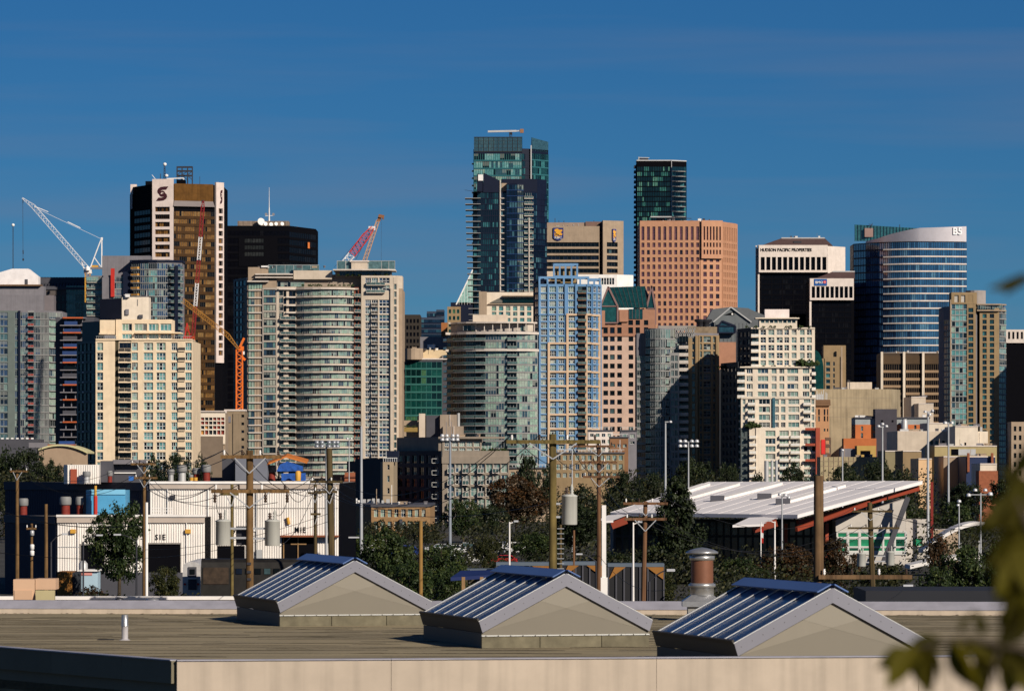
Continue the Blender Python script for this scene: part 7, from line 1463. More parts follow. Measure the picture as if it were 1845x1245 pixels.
# ------------------------------------------------------------------ skylights
rake = mat('lavender_rake_metal', (.205, .205, .245), .5, metal=.0, var=.06)
curb_m = mat('stained_curb', (.17, .15, .10), .85, var=.35, scale=2.2, streak=.2)
pan = [mat('translucent_panel_lit', (.255, .230, .187), .5, var=.07, streak=.06), mat('translucent_panel_mid', (.228, .204, .163), .5, var=.07, streak=.06), mat('translucent_panel_shade', (.195, .174, .138), .5, var=.06)]  # three tints put the gable's X of light and shade into colour
skyg = glass('blue_skylight_glass', [(2, (.008, .055, .17)), (1, (.006, .042, .14))], .40, 1.45, .004)
ribm = mat('pale_rib_metal', (.62, .62, .60), .35, metal=.5, var=.05)
bluecap = mat('blue_ridge_metal', (.10, .17, .38), .4, metal=.2, var=.1)
darkm = mat('dark_eave_metal', (.05, .045, .04), .6)
def skylight(label, px, ypk, D, sc_):
    o = thing('roof_skylight', label, 'skylight', (XD(px, D), D, ZR), R(15.2), 'gabled skylights on the roof'); Ln = 6.3; s = sc_
    def V(x, y, z): return (x * s, y, z * s)
    e0, e1, pk = (2.30, .41), (2.39, .70), 1.96; th = .06
    b = MB(); b.box(V(-2.27, .06, -.02), V(2.27, Ln - .06, .33)); b.build('curb_core', darkm, o)
    for x0, x1 in ((-2.3, -.72), (-.70, .98), (1.0, 2.3)): b = MB(); b.box(V(x0, -.0, -.02), V(x1, .06, .31)); b.build('curb_panel', curb_m, o)
    b = MB(); b.box(V(-2.31, -.03, .312), V(2.31, .05, .345)); b.build('flashing', ribm, o)
    for x0, x1 in ((-2.3, -2.27), (2.27, 2.3)): b = MB(); b.box((x0 * s, .06, -.02), (x1 * s, Ln, .40 * s)); b.build('curb_side', darkm, o)
    for sg in (-1, 1):
        b = MB(); A = [V(sg * e0[0], -.05, e0[1]), V(sg * e1[0], -.05, e1[1]), V(sg * e1[0], Ln + .05, e1[1]), V(sg * e0[0], Ln + .05, e0[1])]; b.face(A if sg < 0 else A[::-1]); A2 = [V(sg * (e0[0] - .05), -.05, e0[1]), V(sg * (e1[0] - .05), -.05, e1[1] - .03), V(sg * (e1[0] - .05), Ln + .05, e1[1] - .03), V(sg * (e0[0] - .05), Ln + .05, e0[1])]; b.face(A2[::-1] if sg < 0 else A2); b.build('eave_fascia', darkm, o)
        for y in (-.06, Ln + .0):      # rakes front and back
            b = MB(); P0 = [V(sg * e0[0], y, e0[1]), V(sg * e1[0], y, e1[1]), V(0, y, pk), V(0, y, 1.62)]; P1 = [Vector(p) + Vector((0, th, 0)) for p in P0]; b.faces(P0 + P1, [(0, 1, 2, 3), (7, 6, 5, 4), (0, 4, 5, 1), (1, 5, 6, 2), (3, 2, 6, 7), (0, 3, 7, 4)]); b.build('rake_board', rake, o)
        sl = Vector(V(0, 0, pk)) - Vector(V(sg * e1[0], 0, e1[1])); sl.y = 0; lo = Vector(V(sg * e1[0], 0, e1[1])); nrm = Vector((sg * sl.z * sg, 0, abs(sl.x))).normalized(); nrm = Vector((sg * abs(sl.z), 0, abs(sl.x))).normalized()
        for i in range(6):
            y0, y1 = Ln * i / 6 + .03, Ln * (i + 1) / 6 - .03; b = MB(); a0, a1 = lo - nrm * .02, lo + sl - nrm * .02
            b.obox((a0.x, y0, a0.z), (0, y1 - y0, 0), sl, -nrm * .03); b.build('glass_pane', skyg, o)
        for i in range(7):
            y = Ln * i / 6; w_ = .065; b = MB(); a0 = lo + nrm * .0; b.obox((a0.x, y - w_ / 2, a0.z), (0, w_, 0), sl * .985, nrm * .018); b.build('rib', ribm, o)
        b = MB(); a0 = lo + sl * .86 + nrm * .08; b.obox((a0.x, -.07, a0.z), (0, Ln + .14, 0), sl * .14, nrm * .03); b.build('ridge_cap', bluecap, o)
        b = MB(); b.obox((lo.x, .0, lo.z - .02), (0, Ln, 0), sl * .02, nrm * .10); b.build('eave_bar', darkm, o)
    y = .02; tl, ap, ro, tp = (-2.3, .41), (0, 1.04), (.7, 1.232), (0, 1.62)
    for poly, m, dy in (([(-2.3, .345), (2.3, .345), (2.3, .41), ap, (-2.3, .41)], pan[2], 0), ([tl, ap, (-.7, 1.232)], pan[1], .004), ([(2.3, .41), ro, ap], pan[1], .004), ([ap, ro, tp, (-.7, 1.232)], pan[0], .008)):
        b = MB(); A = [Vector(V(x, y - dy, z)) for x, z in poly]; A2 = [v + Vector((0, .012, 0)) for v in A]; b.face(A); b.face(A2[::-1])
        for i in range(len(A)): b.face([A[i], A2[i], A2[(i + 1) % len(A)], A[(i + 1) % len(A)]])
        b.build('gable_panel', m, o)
    b = MB()
    for sg in (-1, 1):
        for i in range(9):
            f_ = (i + .5) / 9; x, z = sg * (2.35 - 2.35 * f_), .56 + 1.24 * f_; b.box(((x - .008) * s, -.066, (z - .008) * s), ((x + .008) * s, -.058, (z + .008) * s))
    for i in range(14): x = -2.2 + 4.4 * i / 13; b.box(((x - .012) * s, -.042, .318 * s), ((x + .012) * s, -.028, .338 * s))
    b.build('fixings', darkm, o, kind='stuff')
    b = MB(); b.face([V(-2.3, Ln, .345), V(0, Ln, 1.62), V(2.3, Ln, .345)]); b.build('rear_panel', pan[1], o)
skylight('leftmost and farthest of the three gabled skylights on the tan roof', 639, 1005, 136.3, .995)
skylight('middle of the three gabled skylights on the tan roof', 1019.5, 1029, 120, .995)
skylight('rightmost and nearest gabled skylight, partly hidden by the cream parapet', 1499, 1050, 105.2, 1.0)

# ------------------------------------------------------------------ roof pipe, copper flue
galv = mat('galvanised_steel', (.45, .45, .46), .35, metal=.7, var=.2, scale=6)
o = thing('roof_pipe', 'short white vent pipe standing alone on the left of the tan roof', 'vent pipe', (XD(225, 125), 125, ZR))
b = MB(); b.lathe([(.16, 0), (.10, .03), (.088, .04), (.088, .40)], 16); b.build('lower_pipe', mat('chalky_pipe', (.42, .40, .42), .6, var=.2, scale=4), o); b = MB(); b.lathe([(.098, .38), (.098, .42), (.09, .43), (.09, .70)], 16); b.build('upper_pipe', galv, o)
b = MB(); b.box((-.75, -.1, .004), (-.3, .02, .03)); b.build('pipe_shadow_strip', darkm, o)  # thin dark strip painted as the vent pipe's shadow
o = thing('chimney_flue', 'copper brown flue with a mushroom cap and square metal base', 'flue', (XD(1265, 141), 141, ZR)); k = 141 / F
zz = lambda y: CZ + (HY - y) * k - ZR
b = MB(); b.box((-.45, -.4, -.02), (.45, .5, zz(1090))); b.build('base_box', mat('dull_base_metal', (.30, .29, .27), .6, metal=.3, var=.3), o)
b = MB(); z0, z1 = zz(1092), zz(1071); A = [(-.62, -.5, z0), (.62, -.5, z0), (.62, .6, z0), (-.62, .6, z0)]; A1 = [(-.62, -.5, z0 + .16), (.62, -.5, z0 + .16), (.62, .6, z0 + .16), (-.62, .6, z0 + .16)]; A2 = [(-.33, -.3, z1), (.33, -.3, z1), (.33, .36, z1), (-.33, .36, z1)]
b.faces(A + A1 + A2, [(3, 2, 1, 0)] + [(i, (i + 1) % 4, 4 + (i + 1) % 4, 4 + i) for i in range(4)] + [(4 + i, 4 + (i + 1) % 4, 8 + (i + 1) % 4, 8 + i) for i in range(4)] + [(8, 9, 10, 11)]); b.build('flashing_hood', galv, o)
b = MB(); b.lathe([(.36, z1 - .02), (.36, zz(1058)), (.42, zz(1057)), (.42, zz(1052)), (.35, zz(1050))], 20); b.build('collar', galv, o)
b = MB(); b.lathe([(.345, zz(1051)), (.345, zz(1009))], 24); b.build('flue_pipe', mat('copper_brown_pipe', (.20, .085, .05), .55, metal=.2, var=.2, scale=2), o)
b = MB(); b.lathe([(.30, zz(1010)), (.39, zz(1008)), (.39, zz(1001)), (.30, zz(1000)), (.30, zz(998)), (.5, zz(997)), (.5, zz(994)), (.36, zz(990)), (.14, zz(987)), (.02, zz(986))], 24); b.build('mushroom_cap', galv, o)

# ------------------------------------------------------------------ neighbouring roof beyond
t = Bld('neighbour_roof_building', 'lower neighbouring building whose pale parapet shows beyond the tan roof', 163, 900)
zr2 = 8.15
b = MB(); b.box((-30, 0, 0), (30, 26, zr2)); b.build('wall', greyd, t.o)
b = MB(); b.box((-30, 0, zr2), (30, 26, zr2 + .004 + .05)); b.build('roof_deck', roof_m, t.o)
def back(px, py, D): q = W(px, py, D); return q - Vector((t.X0, 163, 0))
b = MB(); b.box(back(-40, 1098, 187), back(305, 1080, 187) + Vector((0, .3, 0))); b.build('parapet', mat('grey_parapet', (.28, .27, .25), .85), t.o)
t2 = MB()
for i in range(40): x0 = 305 + i * 3.0; p = back(x0, 1098, 187); q = back(x0 + 1.6, 1079, 187); t2.box((p.x, p.y - .05, p.z), (q.x, q.y, q.z)); 
t2.box(back(305, 1098, 187), back(430, 1079, 187) + Vector((0, .3, 0))); t2.build('corrugated_parapet', corr, t.o)
b = MB(); b.box(back(-40, 1080, 186.8) + Vector((0, -.1, 0)), back(430, 1074, 186.8) + Vector((0, .5, 0))); b.build('parapet_cap', capw, t.o)
b = MB(); b.box(back(1560, 1100, 168), back(1860, 1064, 168) + Vector((0, 6, 0))); b.build('dark_roof_unit', mat('dark_roof_felt', (.02, .022, .03), .8), t.o)
b = MB(); b.box(back(430, 1100, 187), back(1560, 1086, 187) + Vector((0, .3, 0))); b.build('parapet', greyd, t.o)
o = thing('rooftop_unit', 'peach coloured rooftop air unit with two stepped boxes at the left edge', 'air unit', (XD(62, 163), 163, zr2 + .06)); k = 163 / F
pm = mat('peach_unit_paint', (.62, .40, .26), .6, var=.08)
zq = lambda y: CZ + (HY - y) * k - zr2 - .06
b = MB(); b.box(((24 - 62) * k, 0, .12), ((62.5 - 62) * k, 1.2, zq(1043.5))); b.build('left_cabinet', pm, o); b = MB(); b.box(((63.5 - 62) * k, .05, zq(1062)), ((100 - 62) * k, 1.2, zq(1042.5))); b.build('upper_cabinet', pm, o)
b = MB(); A = [((64 - 62) * k, -.02, zq(1063)), ((99 - 62) * k, -.02, zq(1063)), ((99 - 62) * k, -.3, zq(1083)), ((66 - 62) * k, -.3, zq(1083))]; b.face(A[::-1]); b.faces([A[0], A[3], ((66 - 62) * k, .1, zq(1083)), ((64 - 62) * k, .1, zq(1063))], [(0, 1, 2, 3)]); b.faces([A[1], A[2], ((99 - 62) * k, .1, zq(1083)), ((99 - 62) * k, .1, zq(1063))], [(3, 2, 1, 0)]); b.build('intake_hood', mat('olive_tan_paint', (.42, .36, .2), .6), o)
b = MB(); b.box(((26 - 62) * k, -.03, zq(1080)), ((58 - 62) * k, 0, zq(1063))); b.build('access_panel', pm, o)
for x in (28, 58, 96): b = MB(); b.box(((x - 62) * k, .1, -.02), ((x - 59) * k, 1.1, .14)); b.build('skid', darkm, o)
o = thing('roof_vent', 'low mushroom vent on the neighbouring roof', 'vent', (XD(275, 172), 172, zr2 + .06)); k = 172 / F
b = MB(); b.lathe([(.12, 0), (.12, .5), (.2, .52), (.2, .62), (.14, .63)], 14); b.build('neck', galv, o); b = MB(); b.lathe([(.25, .64), (.27, .70), (.2, .80), (.03, .84)], 16); b.build('cap', galv, o)
o = thing('roof_vent', 'small round pipe head on the neighbouring roof left of the mushroom vent', 'vent', (XD(215, 176), 176, zr2 + .06)); b = MB(); b.lathe([(.05, 0), (.05, .5), (.16, .55), (.16, .68), (.03, .74)], 10); b.build('pipe_head', steeld, o)
b = MB(); pv = None
for i in range(9): q = Vector((.1 + .16 * i, 0, .6 - .012 * (i - 3) ** 2)); pv and b.tube(pv, q, .02, .02, 5); pv = q
b.build('cable', white, o)

# ------------------------------------------------------------------ utility poles
GR = (9, 9, .22)
wood = mat('weathered_pole_wood', (.185, .105, .042), .9, var=.4, scale=1.2, streak=.7, sscale=GR)
woodg = mat('greenish_pole_wood', (.17, .125, .042), .9, var=.4, scale=1.5, streak=.7, sscale=GR)
steelp = mat('pale_steel_pole', (.45, .46, .48), .45, metal=.3)
canm = mat('pale_transformer_paint', (.46, .46, .43), .5, var=.12, streak=.18, sscale=(8, 8, .4))
porc = mat('brown_porcelain', (.05, .03, .02), .3)
POLES = {}
def pole(key, label, px, yt, D, r, arms=(), cans=(), m=None, lean=0.0, base=0.0, braces=True, cat='utility pole', name='utility_pole'):
    k = D / F; x = (px - HX) * k; o = thing(name, label, cat, (x - lean, D, base)); h = CZ + (HY - yt) * k - base; m = m or wood
    pa = lambda z: lean * z / h
    b = MB(); b.tube((0, 0, -.05), (lean, 0, h), r * 1.12, r * .88, 12); b.build('pole', m, o); pts = {}
    for (y, x0, x1) in arms:
        z = CZ + (HY - y) * k - base; c = pa(z); a0, a1 = (x0 - px) * k + lean, (x1 - px) * k + lean; b = MB(); b.box((a0, -r - .13, z - .07), (a1, -r - .01, z + .07)); ca_ = b.build('crossarm', m, o)
        if braces:
            for sg in (-1, 1):
                tip = c + sg * min(abs((a1 if sg > 0 else a0) - c) * .5, 1.0)
                if (a1 - c) * sg > .3 or (a0 - c) * sg > .3: b = MB(); b.bar((c, -r - .15, z - .65), (tip, -r - .15, z - .05), .045); b.build('brace', steelp, o)
        nI = 4 if a1 - a0 > 1.5 else 3
        for i in range(nI):
            xi = a0 + (a1 - a0) * (.06 + .88 * i / (nI - 1)); b = MB(); b.lathe([(.02, 0), (.05, .05), (.03, .08), (.055, .12), (.03, .16), (.04, .2)], 8, 0, (xi, -r - .07, z + .07)); b.build('insulator', porc if i % 2 else white, ca_)
            pts.setdefault(y, []).append(Vector((x - lean + xi, D - r - .07, base + z + .27)))
    for (cx, y0, y1, wd) in cans:
        zc0, zc1 = CZ + (HY - y1) * k - base, CZ + (HY - y0) * k - base; rc = wd * k / 2; xc = (cx - px) * k + lean; c = ob('transformer', None, o) if False else None
        b = MB(); b.lathe([(rc * .94, zc0), (rc, zc0 + .03), (rc, zc1), (rc * 1.04, zc1 + .01), (rc * 1.04, zc1 + .05), (rc * .6, zc1 + .10)], 20, 0, (xc, -.02, 0)); tr = b.build('transformer', canm, o)
        for dx, hh in ((-.35, .30), (.3, .42)): b = MB(); b.lathe([(.05, 0), (.08, .06), (.04, .1), (.08, .16), (.04, .2), (.07, .26), (.03, hh)], 8, 0, (xc + rc * dx, -.05, zc1 + .06)); b.build('bushing', porc if dx < 0 else canm, tr)
        b = MB(); b.box((min(xc, c_ := pa(zc0)), -.05, zc0 + .25), (max(xc, c_), .05, zc0 + .33)); b.build('bracket', steelp, tr); b = MB(); b.box((min(xc, c_), -.05, zc1 - .3), (max(xc, c_), .05, zc1 - .22)); b.build('bracket', steelp, tr)
    POLES[key] = (o, pts); return o, h, k
pole('a', 'wooden pole with two crossarms and two hanging grey transformers', 450, 811, 180, .155, ((823, 398, 508), (885, 381, 522)), ((402, 940, 982, 27), (491, 940, 983, 27)))
o = POLES['a'][0]; k = 180 / F
for x in (388, 479, 518): b = MB(); z = CZ + (HY - 886) * k; b.lathe([(.03, -.42), (.07, -.38), (.04, -.32), (.075, -.26), (.04, -.2), (.075, -.14), (.03, -.08), (.03, 0)], 8, 0, ((x - 450) * k, -.3, z)); b.build('cutout_fuse', porc, o)
b = MB(); z0, z1 = CZ + (HY - 982) * k, CZ + (HY - 948) * k; b.box((-.55, .2, z0), (-.05, .55, z1)); b.build('switch_box', steeld, o)
for y in (1015, 1030, 1043): b = MB(); z = CZ + (HY - y) * k; b.box((-.1, -.19, z - .05), (.06, -.15, z + .05)); b.build('pole_plate', steeld, o)
pole('b', 'thick greenish wooden pole with one long crossarm and a white transformer', 996, 782, 172, .155, ((796, 912, 1082),), ((1026, 895, 945, 28),), m=woodg)
pole('c', 'thickest wooden pole, cut off flat, with a beam low at its foot', 1475, 857, 150, .18, ((1039, 1474, 1642),), (), m=mat('grey_brown_pole_wood', (.17, .10, .05), .9, var=.4, scale=1.2, streak=.75, sscale=GR), braces=False)
pole('d', 'wooden pole with two short dark crossarms at the right end of the workshop', 593, 808, 250, .19, ((868, 559, 618), (886, 566, 608)), (), m=mat('dark_pole_wood', (.10, .07, .03), .9, var=.4, streak=.7, sscale=GR), lean=-.35)
pole('e', 'tall brown pole with three short crossarms beside the white post', 1079, 796, 300, .15, ((804, 1032, 1106), (833, 1046, 1112), (859, 1050, 1117)), (), m=mat('red_brown_pole_wood', (.18, .09, .045), .9, var=.4, streak=.7, sscale=GR))
pole('f', 'leaning brown pole with two crossarms left of the conifer', 1163, 903, 245, .13, ((907, 1123, 1203), (935, 1125, 1201)), (), m=MATS['red_brown_pole_wood'], lean=.25)
pole('g', 'leaning pole with two crossarms and two small white transformers', 1567, 905, 330, .2, ((921, 1535, 1607), (951, 1527, 1620)), ((1552, 998, 1020, 16), (1604, 995, 1018, 15)), lean=-.4, m=MATS['dark_pole_wood'])
pole('h', 'pole with a brown top and a pale lower half before the workshop corner', 260, 835, 310, .13, ((836, 236, 281), (861, 243, 284)), ())
o = POLES['h'][0]; b = MB(); k = 310 / F; b.tube((.16, -.05, 0), (.16, -.05, CZ + (HY - 905) * k), .1, .1, 8); b.build('conduit', white, o)
pole('i', 'leftmost wooden pole with a tiny crossarm at the left edge', 31, 846, 330, .14, ((849, 18, 50),), ())
pole('j', 'short pole carrying small white meters second from the left edge', 57, 943, 335, .11, ((952, 48, 66),), (), braces=False)
o = POLES['j'][0]; k = 335 / F
for y, m_ in ((960, steelp), (985, white), (996, white)): b = MB(); z = CZ + (HY - y) * k; b.lathe([(.1, -.2), (.16, -.15), (.16, .15), (.1, .2)], 8, 0, (.05, -.15, z)); b.build('meter', m_, o)
pole('k', 'bare stub pole third from the left edge', 83, 908, 330, .14)
pole('l', 'slim grey brown pole just left of the double transformer pole', 418, 872, 235, .09, ((890, 397, 430),), (), m=woodg)
pole('m', 'bare light brown post between the first two skylights', 758, 938, 250, .12, m=mat('fresh_post_wood', (.30, .17, .05), .9, var=.3))
pole('n', 'dark pole with two stub arms left of the workshop end pole', 568, 872, 300, .12, ((888, 555, 580), (926, 560, 578)), (), m=MATS['dark_pole_wood'])
pole('o', 'short thin pole just right of the white transformer', 1034, 955, 420, .12, m=MATS['red_brown_pole_wood'])
pole('p', 'ladder pole half hidden behind the greenish pole', 1010, 945, 330, .12, m=MATS['dark_pole_wood'])
o = POLES['p'][0]; k = 330 / F
for i in range(9): b = MB(); z = CZ + (HY - (952 + i * 9)) * k; b.bar((-.25, -.16, z), (.25, -.16, z), .05); b.build('step', steelp, o)
o = thing('white_post', 'broad white square post standing against the three arm pole', 'post', (XD(1088, 298), 298, 0)); k = 298 / F; b = MB(); b.prism([(-.13, 0), (.13, 0), (.16, .3), (-.1, .3)], 0, CZ + (HY - 910) * k); b.build('shaft', capw, o); b = MB(); b.box((-.2, -.05, 0), (.24, .34, CZ + (HY - 1040) * k)); b.build('sleeve', capw, o)

# wires
wire_m = mat('black_wire', (.015, .013, .012), .6)
def wire(label, p, q, sag, r=.014, n=14):
    p, q = Vector(p), Vector(q); o = thing('overhead_wire', label, 'wire', (p.x, p.y, 0)); b = MB(); pv = None
    for i in range(n + 1):
        f_ = i / n; v = p.lerp(q, f_) - Vector((0, 0, sag * 4 * f_ * (1 - f_))); v = v - Vector((p.x, p.y, 0))
        if pv: b.tube(pv, v, r, r, 5, caps=False)
        pv = v
    b.build('conductor', wire_m, o); return o
pt = lambda k, y, i: POLES[k][1][y][i]
wire('top wire from the corner pole to the double transformer pole', pt('h', 836, 2), pt('a', 823, 0), .5)
wire('lower wire from the corner pole to the double transformer pole', pt('h', 861, 2), pt('a', 885, 0), .9)
wire('wire from the leftmost pole to the corner pole', pt('i', 849, 2), pt('h', 836, 0), 1.2)
wire('low wire drooping from the left edge past the stub pole to the corner pole', W(-40, 905, 330), W(258, 945, 310), .8, .03)
wire('lowest thin cable crossing before the shaded workshop side', W(-40, 990, 332), W(262, 1005, 312), .3, .02)
wire('upper wire from the double transformer pole to the workshop end pole', pt('a', 885, 3), pt('d', 868, 0), 1.0)
wire('middle wire from the double transformer pole to the workshop end pole', W(504, 985, 180), pt('d', 886, 0), .5)
wire('wire from the corner pole down past the S1E lettering', W(262, 880, 310), W(500, 905, 182), .6)
wire('cable crossing the M1E wall towards the workshop end pole', W(262, 1005, 310), W(590, 940, 250), .4)
wire('second cable crossing the M1E wall below the transformers', W(262, 990, 310), W(592, 925, 250), .5)
wire('wire from the workshop end pole across the condo front to the greenish pole', pt('d', 868, 2), pt('b', 796, 0), 1.6)
wire('low wire from the workshop end pole to the greenish pole', W(596, 895, 250), W(992, 905, 172), .8)
wire('wire from the greenish pole to the three arm pole', pt('b', 796, 3), pt('e', 804, 2), .6)
wire('wire from the three arm pole to the leaning double arm pole', pt('e', 859, 2), pt('f', 907, 1), .5)
wire('wire from the leaning double arm pole to the white transformer pole', pt('f', 907, 3), pt('g', 921, 0), 1.6)
wire('slack wire hanging from the three arm pole to the second skylight', W(1079, 1000, 300), W(1200, 1062, 245), .8)
wire('turquoise thin cable slanting over the third skylight', W(1628, 1062, 165), W(1560, 1098, 150), .1, .012)
wire('wire loop from the left transformer up to the lower crossarm', W(400, 925, 180), W(388, 900, 180), .3, .012)
wire('wire loop from the right transformer up to the lower crossarm', W(494, 922, 180), W(518, 900, 180), .35, .012)

GW = 'parallel wires strung between the poles'
for (lab, ka, ya, kb, yb, sag, idx) in (('one of the parallel upper wires from the corner pole to the transformer pair', 'h', 836, 'a', 823, .7, (0, 1)), ('one of the parallel lower wires from the corner pole to the transformer pair', 'h', 861, 'a', 885, 1.1, (0, 1)), ('one of the parallel wires between the leftmost pole and the corner pole', 'i', 849, 'h', 861, 1.6, (0, 1)), ('one of the parallel top wires from the double transformer pole to the workshop', 'a', 823, 'd', 868, 1.1, (0, 1, 2)), ('one of the parallel wires from the workshop end pole to the greenish pole', 'd', 868, 'b', 796, 2.2, (0, 1)), ('one of the parallel wires between the greenish pole and the three arm pole', 'b', 796, 'e', 833, .9, (0, 1, 2)), ('one of the parallel wires between the three arm pole and the leaning double arm pole', 'e', 833, 'f', 935, .9, (0, 1)), ('one of the parallel lower wires right of the leaning double arm pole', 'f', 935, 'g', 951, 2.0, (0, 1, 2)), ('one of the parallel wires running off right from the white transformer pole', 'g', 921, None, 915, 1.5, (0, 1, 2)), ('one of the parallel wires from the dark stub arm pole to the workshop end pole', 'n', 888, 'd', 886, .4, (0, 1))):
    for i in idx:
        A = POLES[ka][1][ya]; p = A[min(i, len(A) - 1)]
        if kb: B2 = POLES[kb][1][yb]; q = B2[min(i, len(B2) - 1)]
        else: q = W(1900, yb + 6 * i, 420)
        wire(lab.replace('one of the parallel', ('first', 'second', 'third')[i] + ' of the'), p, q, sag + .15 * i, .016)['group'] = GW
# ------------------------------------------------------------------ light masts and street lamps
lampw = mat('lamp_housing', (.62, .62, .64), .35, metal=.3); lampg = mat('grey_lamp_housing', (.30, .32, .36), .4, metal=.4)
def mast(label, px, yt, D, r, lamps=(), m=steelp, arm=None, name='light_mast', cobra=None):
    k = D / F; o = thing(name, label, 'lamp post', (XD(px, D), D, 0)); h = CZ + (HY - yt) * k
    b = MB(); b.tube((0, 0, -.05), (0, 0, h), r * 1.2, r * .7, 10); b.build('pole', m, o)
    if arm: b = MB(); b.bar((arm[0] * k, 0, h + arm[2] * k), (arm[1] * k, 0, h + arm[2] * k), r * .9); b.build('lamp_bar', m, o)
    for (dx, dy, w_) in lamps:
        b = MB(); x, z, rr_ = dx * k, h + dy * k, w_ * k / 2; b.lathe([(rr_ * .3, rr_ * .8), (rr_ * .8, rr_ * .55), (rr_, -rr_ * .2), (rr_ * .9, -rr_ * .5)], 10, 0, (x, -.1, z)); b.build('lamp', lampw if D != 330 else lampg, o)
    if cobra:
        dx, w_ = cobra; b = MB(); b.tube((0, 0, h - .15), (dx * k * .6, 0, h), r * .6, r * .5, 6); b.build('arm', m, o); b = MB(); x0, x1 = dx * k * .5, dx * k; b.obox((min(x0, x1), -.15, h - .02), (abs(x1 - x0), 0, 0), (0, .3, 0), (0, 0, .16)); b.build('lamp', lampw, o)
mast('floodlight mast with eight paired lamps before the shadowed glass condo', 1240.5, 796, 800, .16, [(dx, dy, 8) for dx in (-15, -6, 6, 15) for dy in (1, -7.5)], arm=(-17, 17, 0))
mast('tall plain mast with one short arm left of the eight lamp mast', 1199, 762, 820, .22, arm=(-1, 12, 2), lamps=[(9, 2, 6)])
mast('floodlight mast with a cluster of round lamps above the workshop end pole', 588, 802, 330, .1, [(dx, dy, 9) for dx in (-17, -8, 5, 14, 20) for dy in (5, -2)], arm=(-20, 22, 1))
mast('tall thin plain steel mast behind the first skylight', 651, 768, 420, .16)
mast('floodlight mast with small grey lamps before the mid-rise condo', 811, 790, 480, .16, [(dx, dy, 8) for dx in (-14, -6, 5, 13) for dy in (5, -2)], arm=(-16, 16, 1), m=mat('blue_grey_steel', (.25, .28, .33), .5))
mast('lamp mast with three lamps behind the station roof', 1590, 768, 830, .2, [(-7, 0, 7), (0, 4, 7), (7, 0, 7)], arm=(-9, 9, -1))
mast('tallest lamp mast, right of the station roof, with small dark lamps', 1672, 742, 640, .2, [(-5, 0, 6), (3, -5, 7), (8, 2, 6)], arm=(-8, 10, 0))
mast('lamp mast with twin lamps before the khaki shed', 1709, 762, 780, .2, [(-6, 0, 8), (6, 0, 8)], arm=(-9, 9, 0))
mast('shorter lamp pole behind the left part of the station roof', 1518, 812, 830, .16, [(0, 1, 6)])
mast('thin lamp pole rising from the station roof eaves with twin floodlights', 1409, 890, 560, .12, [(-4, -1, 8), (6, -2, 9), (12, -6, 8)], arm=(-6, 14, 0))
mast('lamp post with four curved white heads at the right', 1767, 888, 400, .09, [(-22, -4, 9), (-10, 5, 8), (8, 5, 8), (17, -2, 10)], arm=(-22, 18, -3))
mast('short lamp pole left of the four headed lamp post', 1728, 900, 420, .08, [(0, -3, 8), (-2, -10, 6)])
mast('slim white lamp post with a flat head behind the second skylight', 918, 940, 400, .1, m=capw, cobra=(16, 10), name='street_lamp')
mast('slim white lamp post left of the leaning double arm pole', 1141, 941, 360, .09, m=capw, cobra=(16, 10), name='street_lamp')
mast('white lamp post before the station glass with a flat head', 1396, 939, 480, .11, m=capw, cobra=(-12, 10), name='street_lamp')
mast('thin lamp pole before the mid-rise houses left of the three arm pole', 1031, 806, 700, .12, [(0, 0, 5)])
mast('small lamp pole between the wooden poles and the bowed condo', 629, 790, 700, .1, [(-3, 0, 5), (4, 0, 5)], arm=(-5, 6, -1))
for lab, x0, x1, y, D in (('cobra head street lamp reaching right before the S1E tree', 150, 185, 964, 400), ('cobra head street lamp reaching left of the pale half pole', 246, 205, 963, 380), ('cobra head street lamp beside the brown brick loft', 688, 628, 968, 420), ('cobra head street lamp on the leaning double arm pole side', 1170, 1216, 1027, 240), ('cobra head street lamp low on the right beside the bushes', 1590, 1645, 1055, 260), ('cobra head street lamp right of the stub poles', 92, 122, 962, 332), ('cobra head lamp behind the greenish pole', 1074, 1038, 998, 380)):
    k = D / F; o = thing('street_lamp', lab, 'lamp post', (XD(x0, D), D, 0)); h = CZ + (HY - y) * k; b = MB(); b.tube((0, 0, 0), (0, 0, h - .6), .09, .07, 8); b.build('pole', steeld, o); dx = (x1 - x0) * k
    b = MB(); pv = Vector((0, 0, h - .62))
    for i in range(1, 9): f_ = i / 8; q = Vector((dx * f_ * .7, 0, h - .62 + .6 * math.sin(f_ * math.pi / 2))); b.tube(pv, q, .04, .035, 6); pv = q
    b.build('arm', steeld, o); b = MB(); b.obox((min(dx * .68, dx), -.14, h - .06), (abs(dx) * .32, 0, 0), (0, .28, 0), (0, 0, .13)); b.build('lamp', lampw, o)
o = thing('flagpole', 'white pole with a small red and white flag before the station', 'flag', (XD(1371, 500), 500, 0)); k = 500 / F; b = MB(); b.tube((0, 0, 0), (0, 0, CZ + (HY - 940) * k), .07, .05, 8); b.build('pole', white, o)
for i, m_ in enumerate((redp, white, redp)): b = MB(); z = CZ + (HY - 950) * k; b.faces([(.06, -.02, z - .55 * i), (.28, -.08, z - .1 - .55 * i), (.26, -.06, z - .65 - .55 * i), (.06, -.02, z - .55 - .55 * i)], [(0, 1, 2, 3), (3, 2, 1, 0)]); b.build('flag_stripe', m_, o)

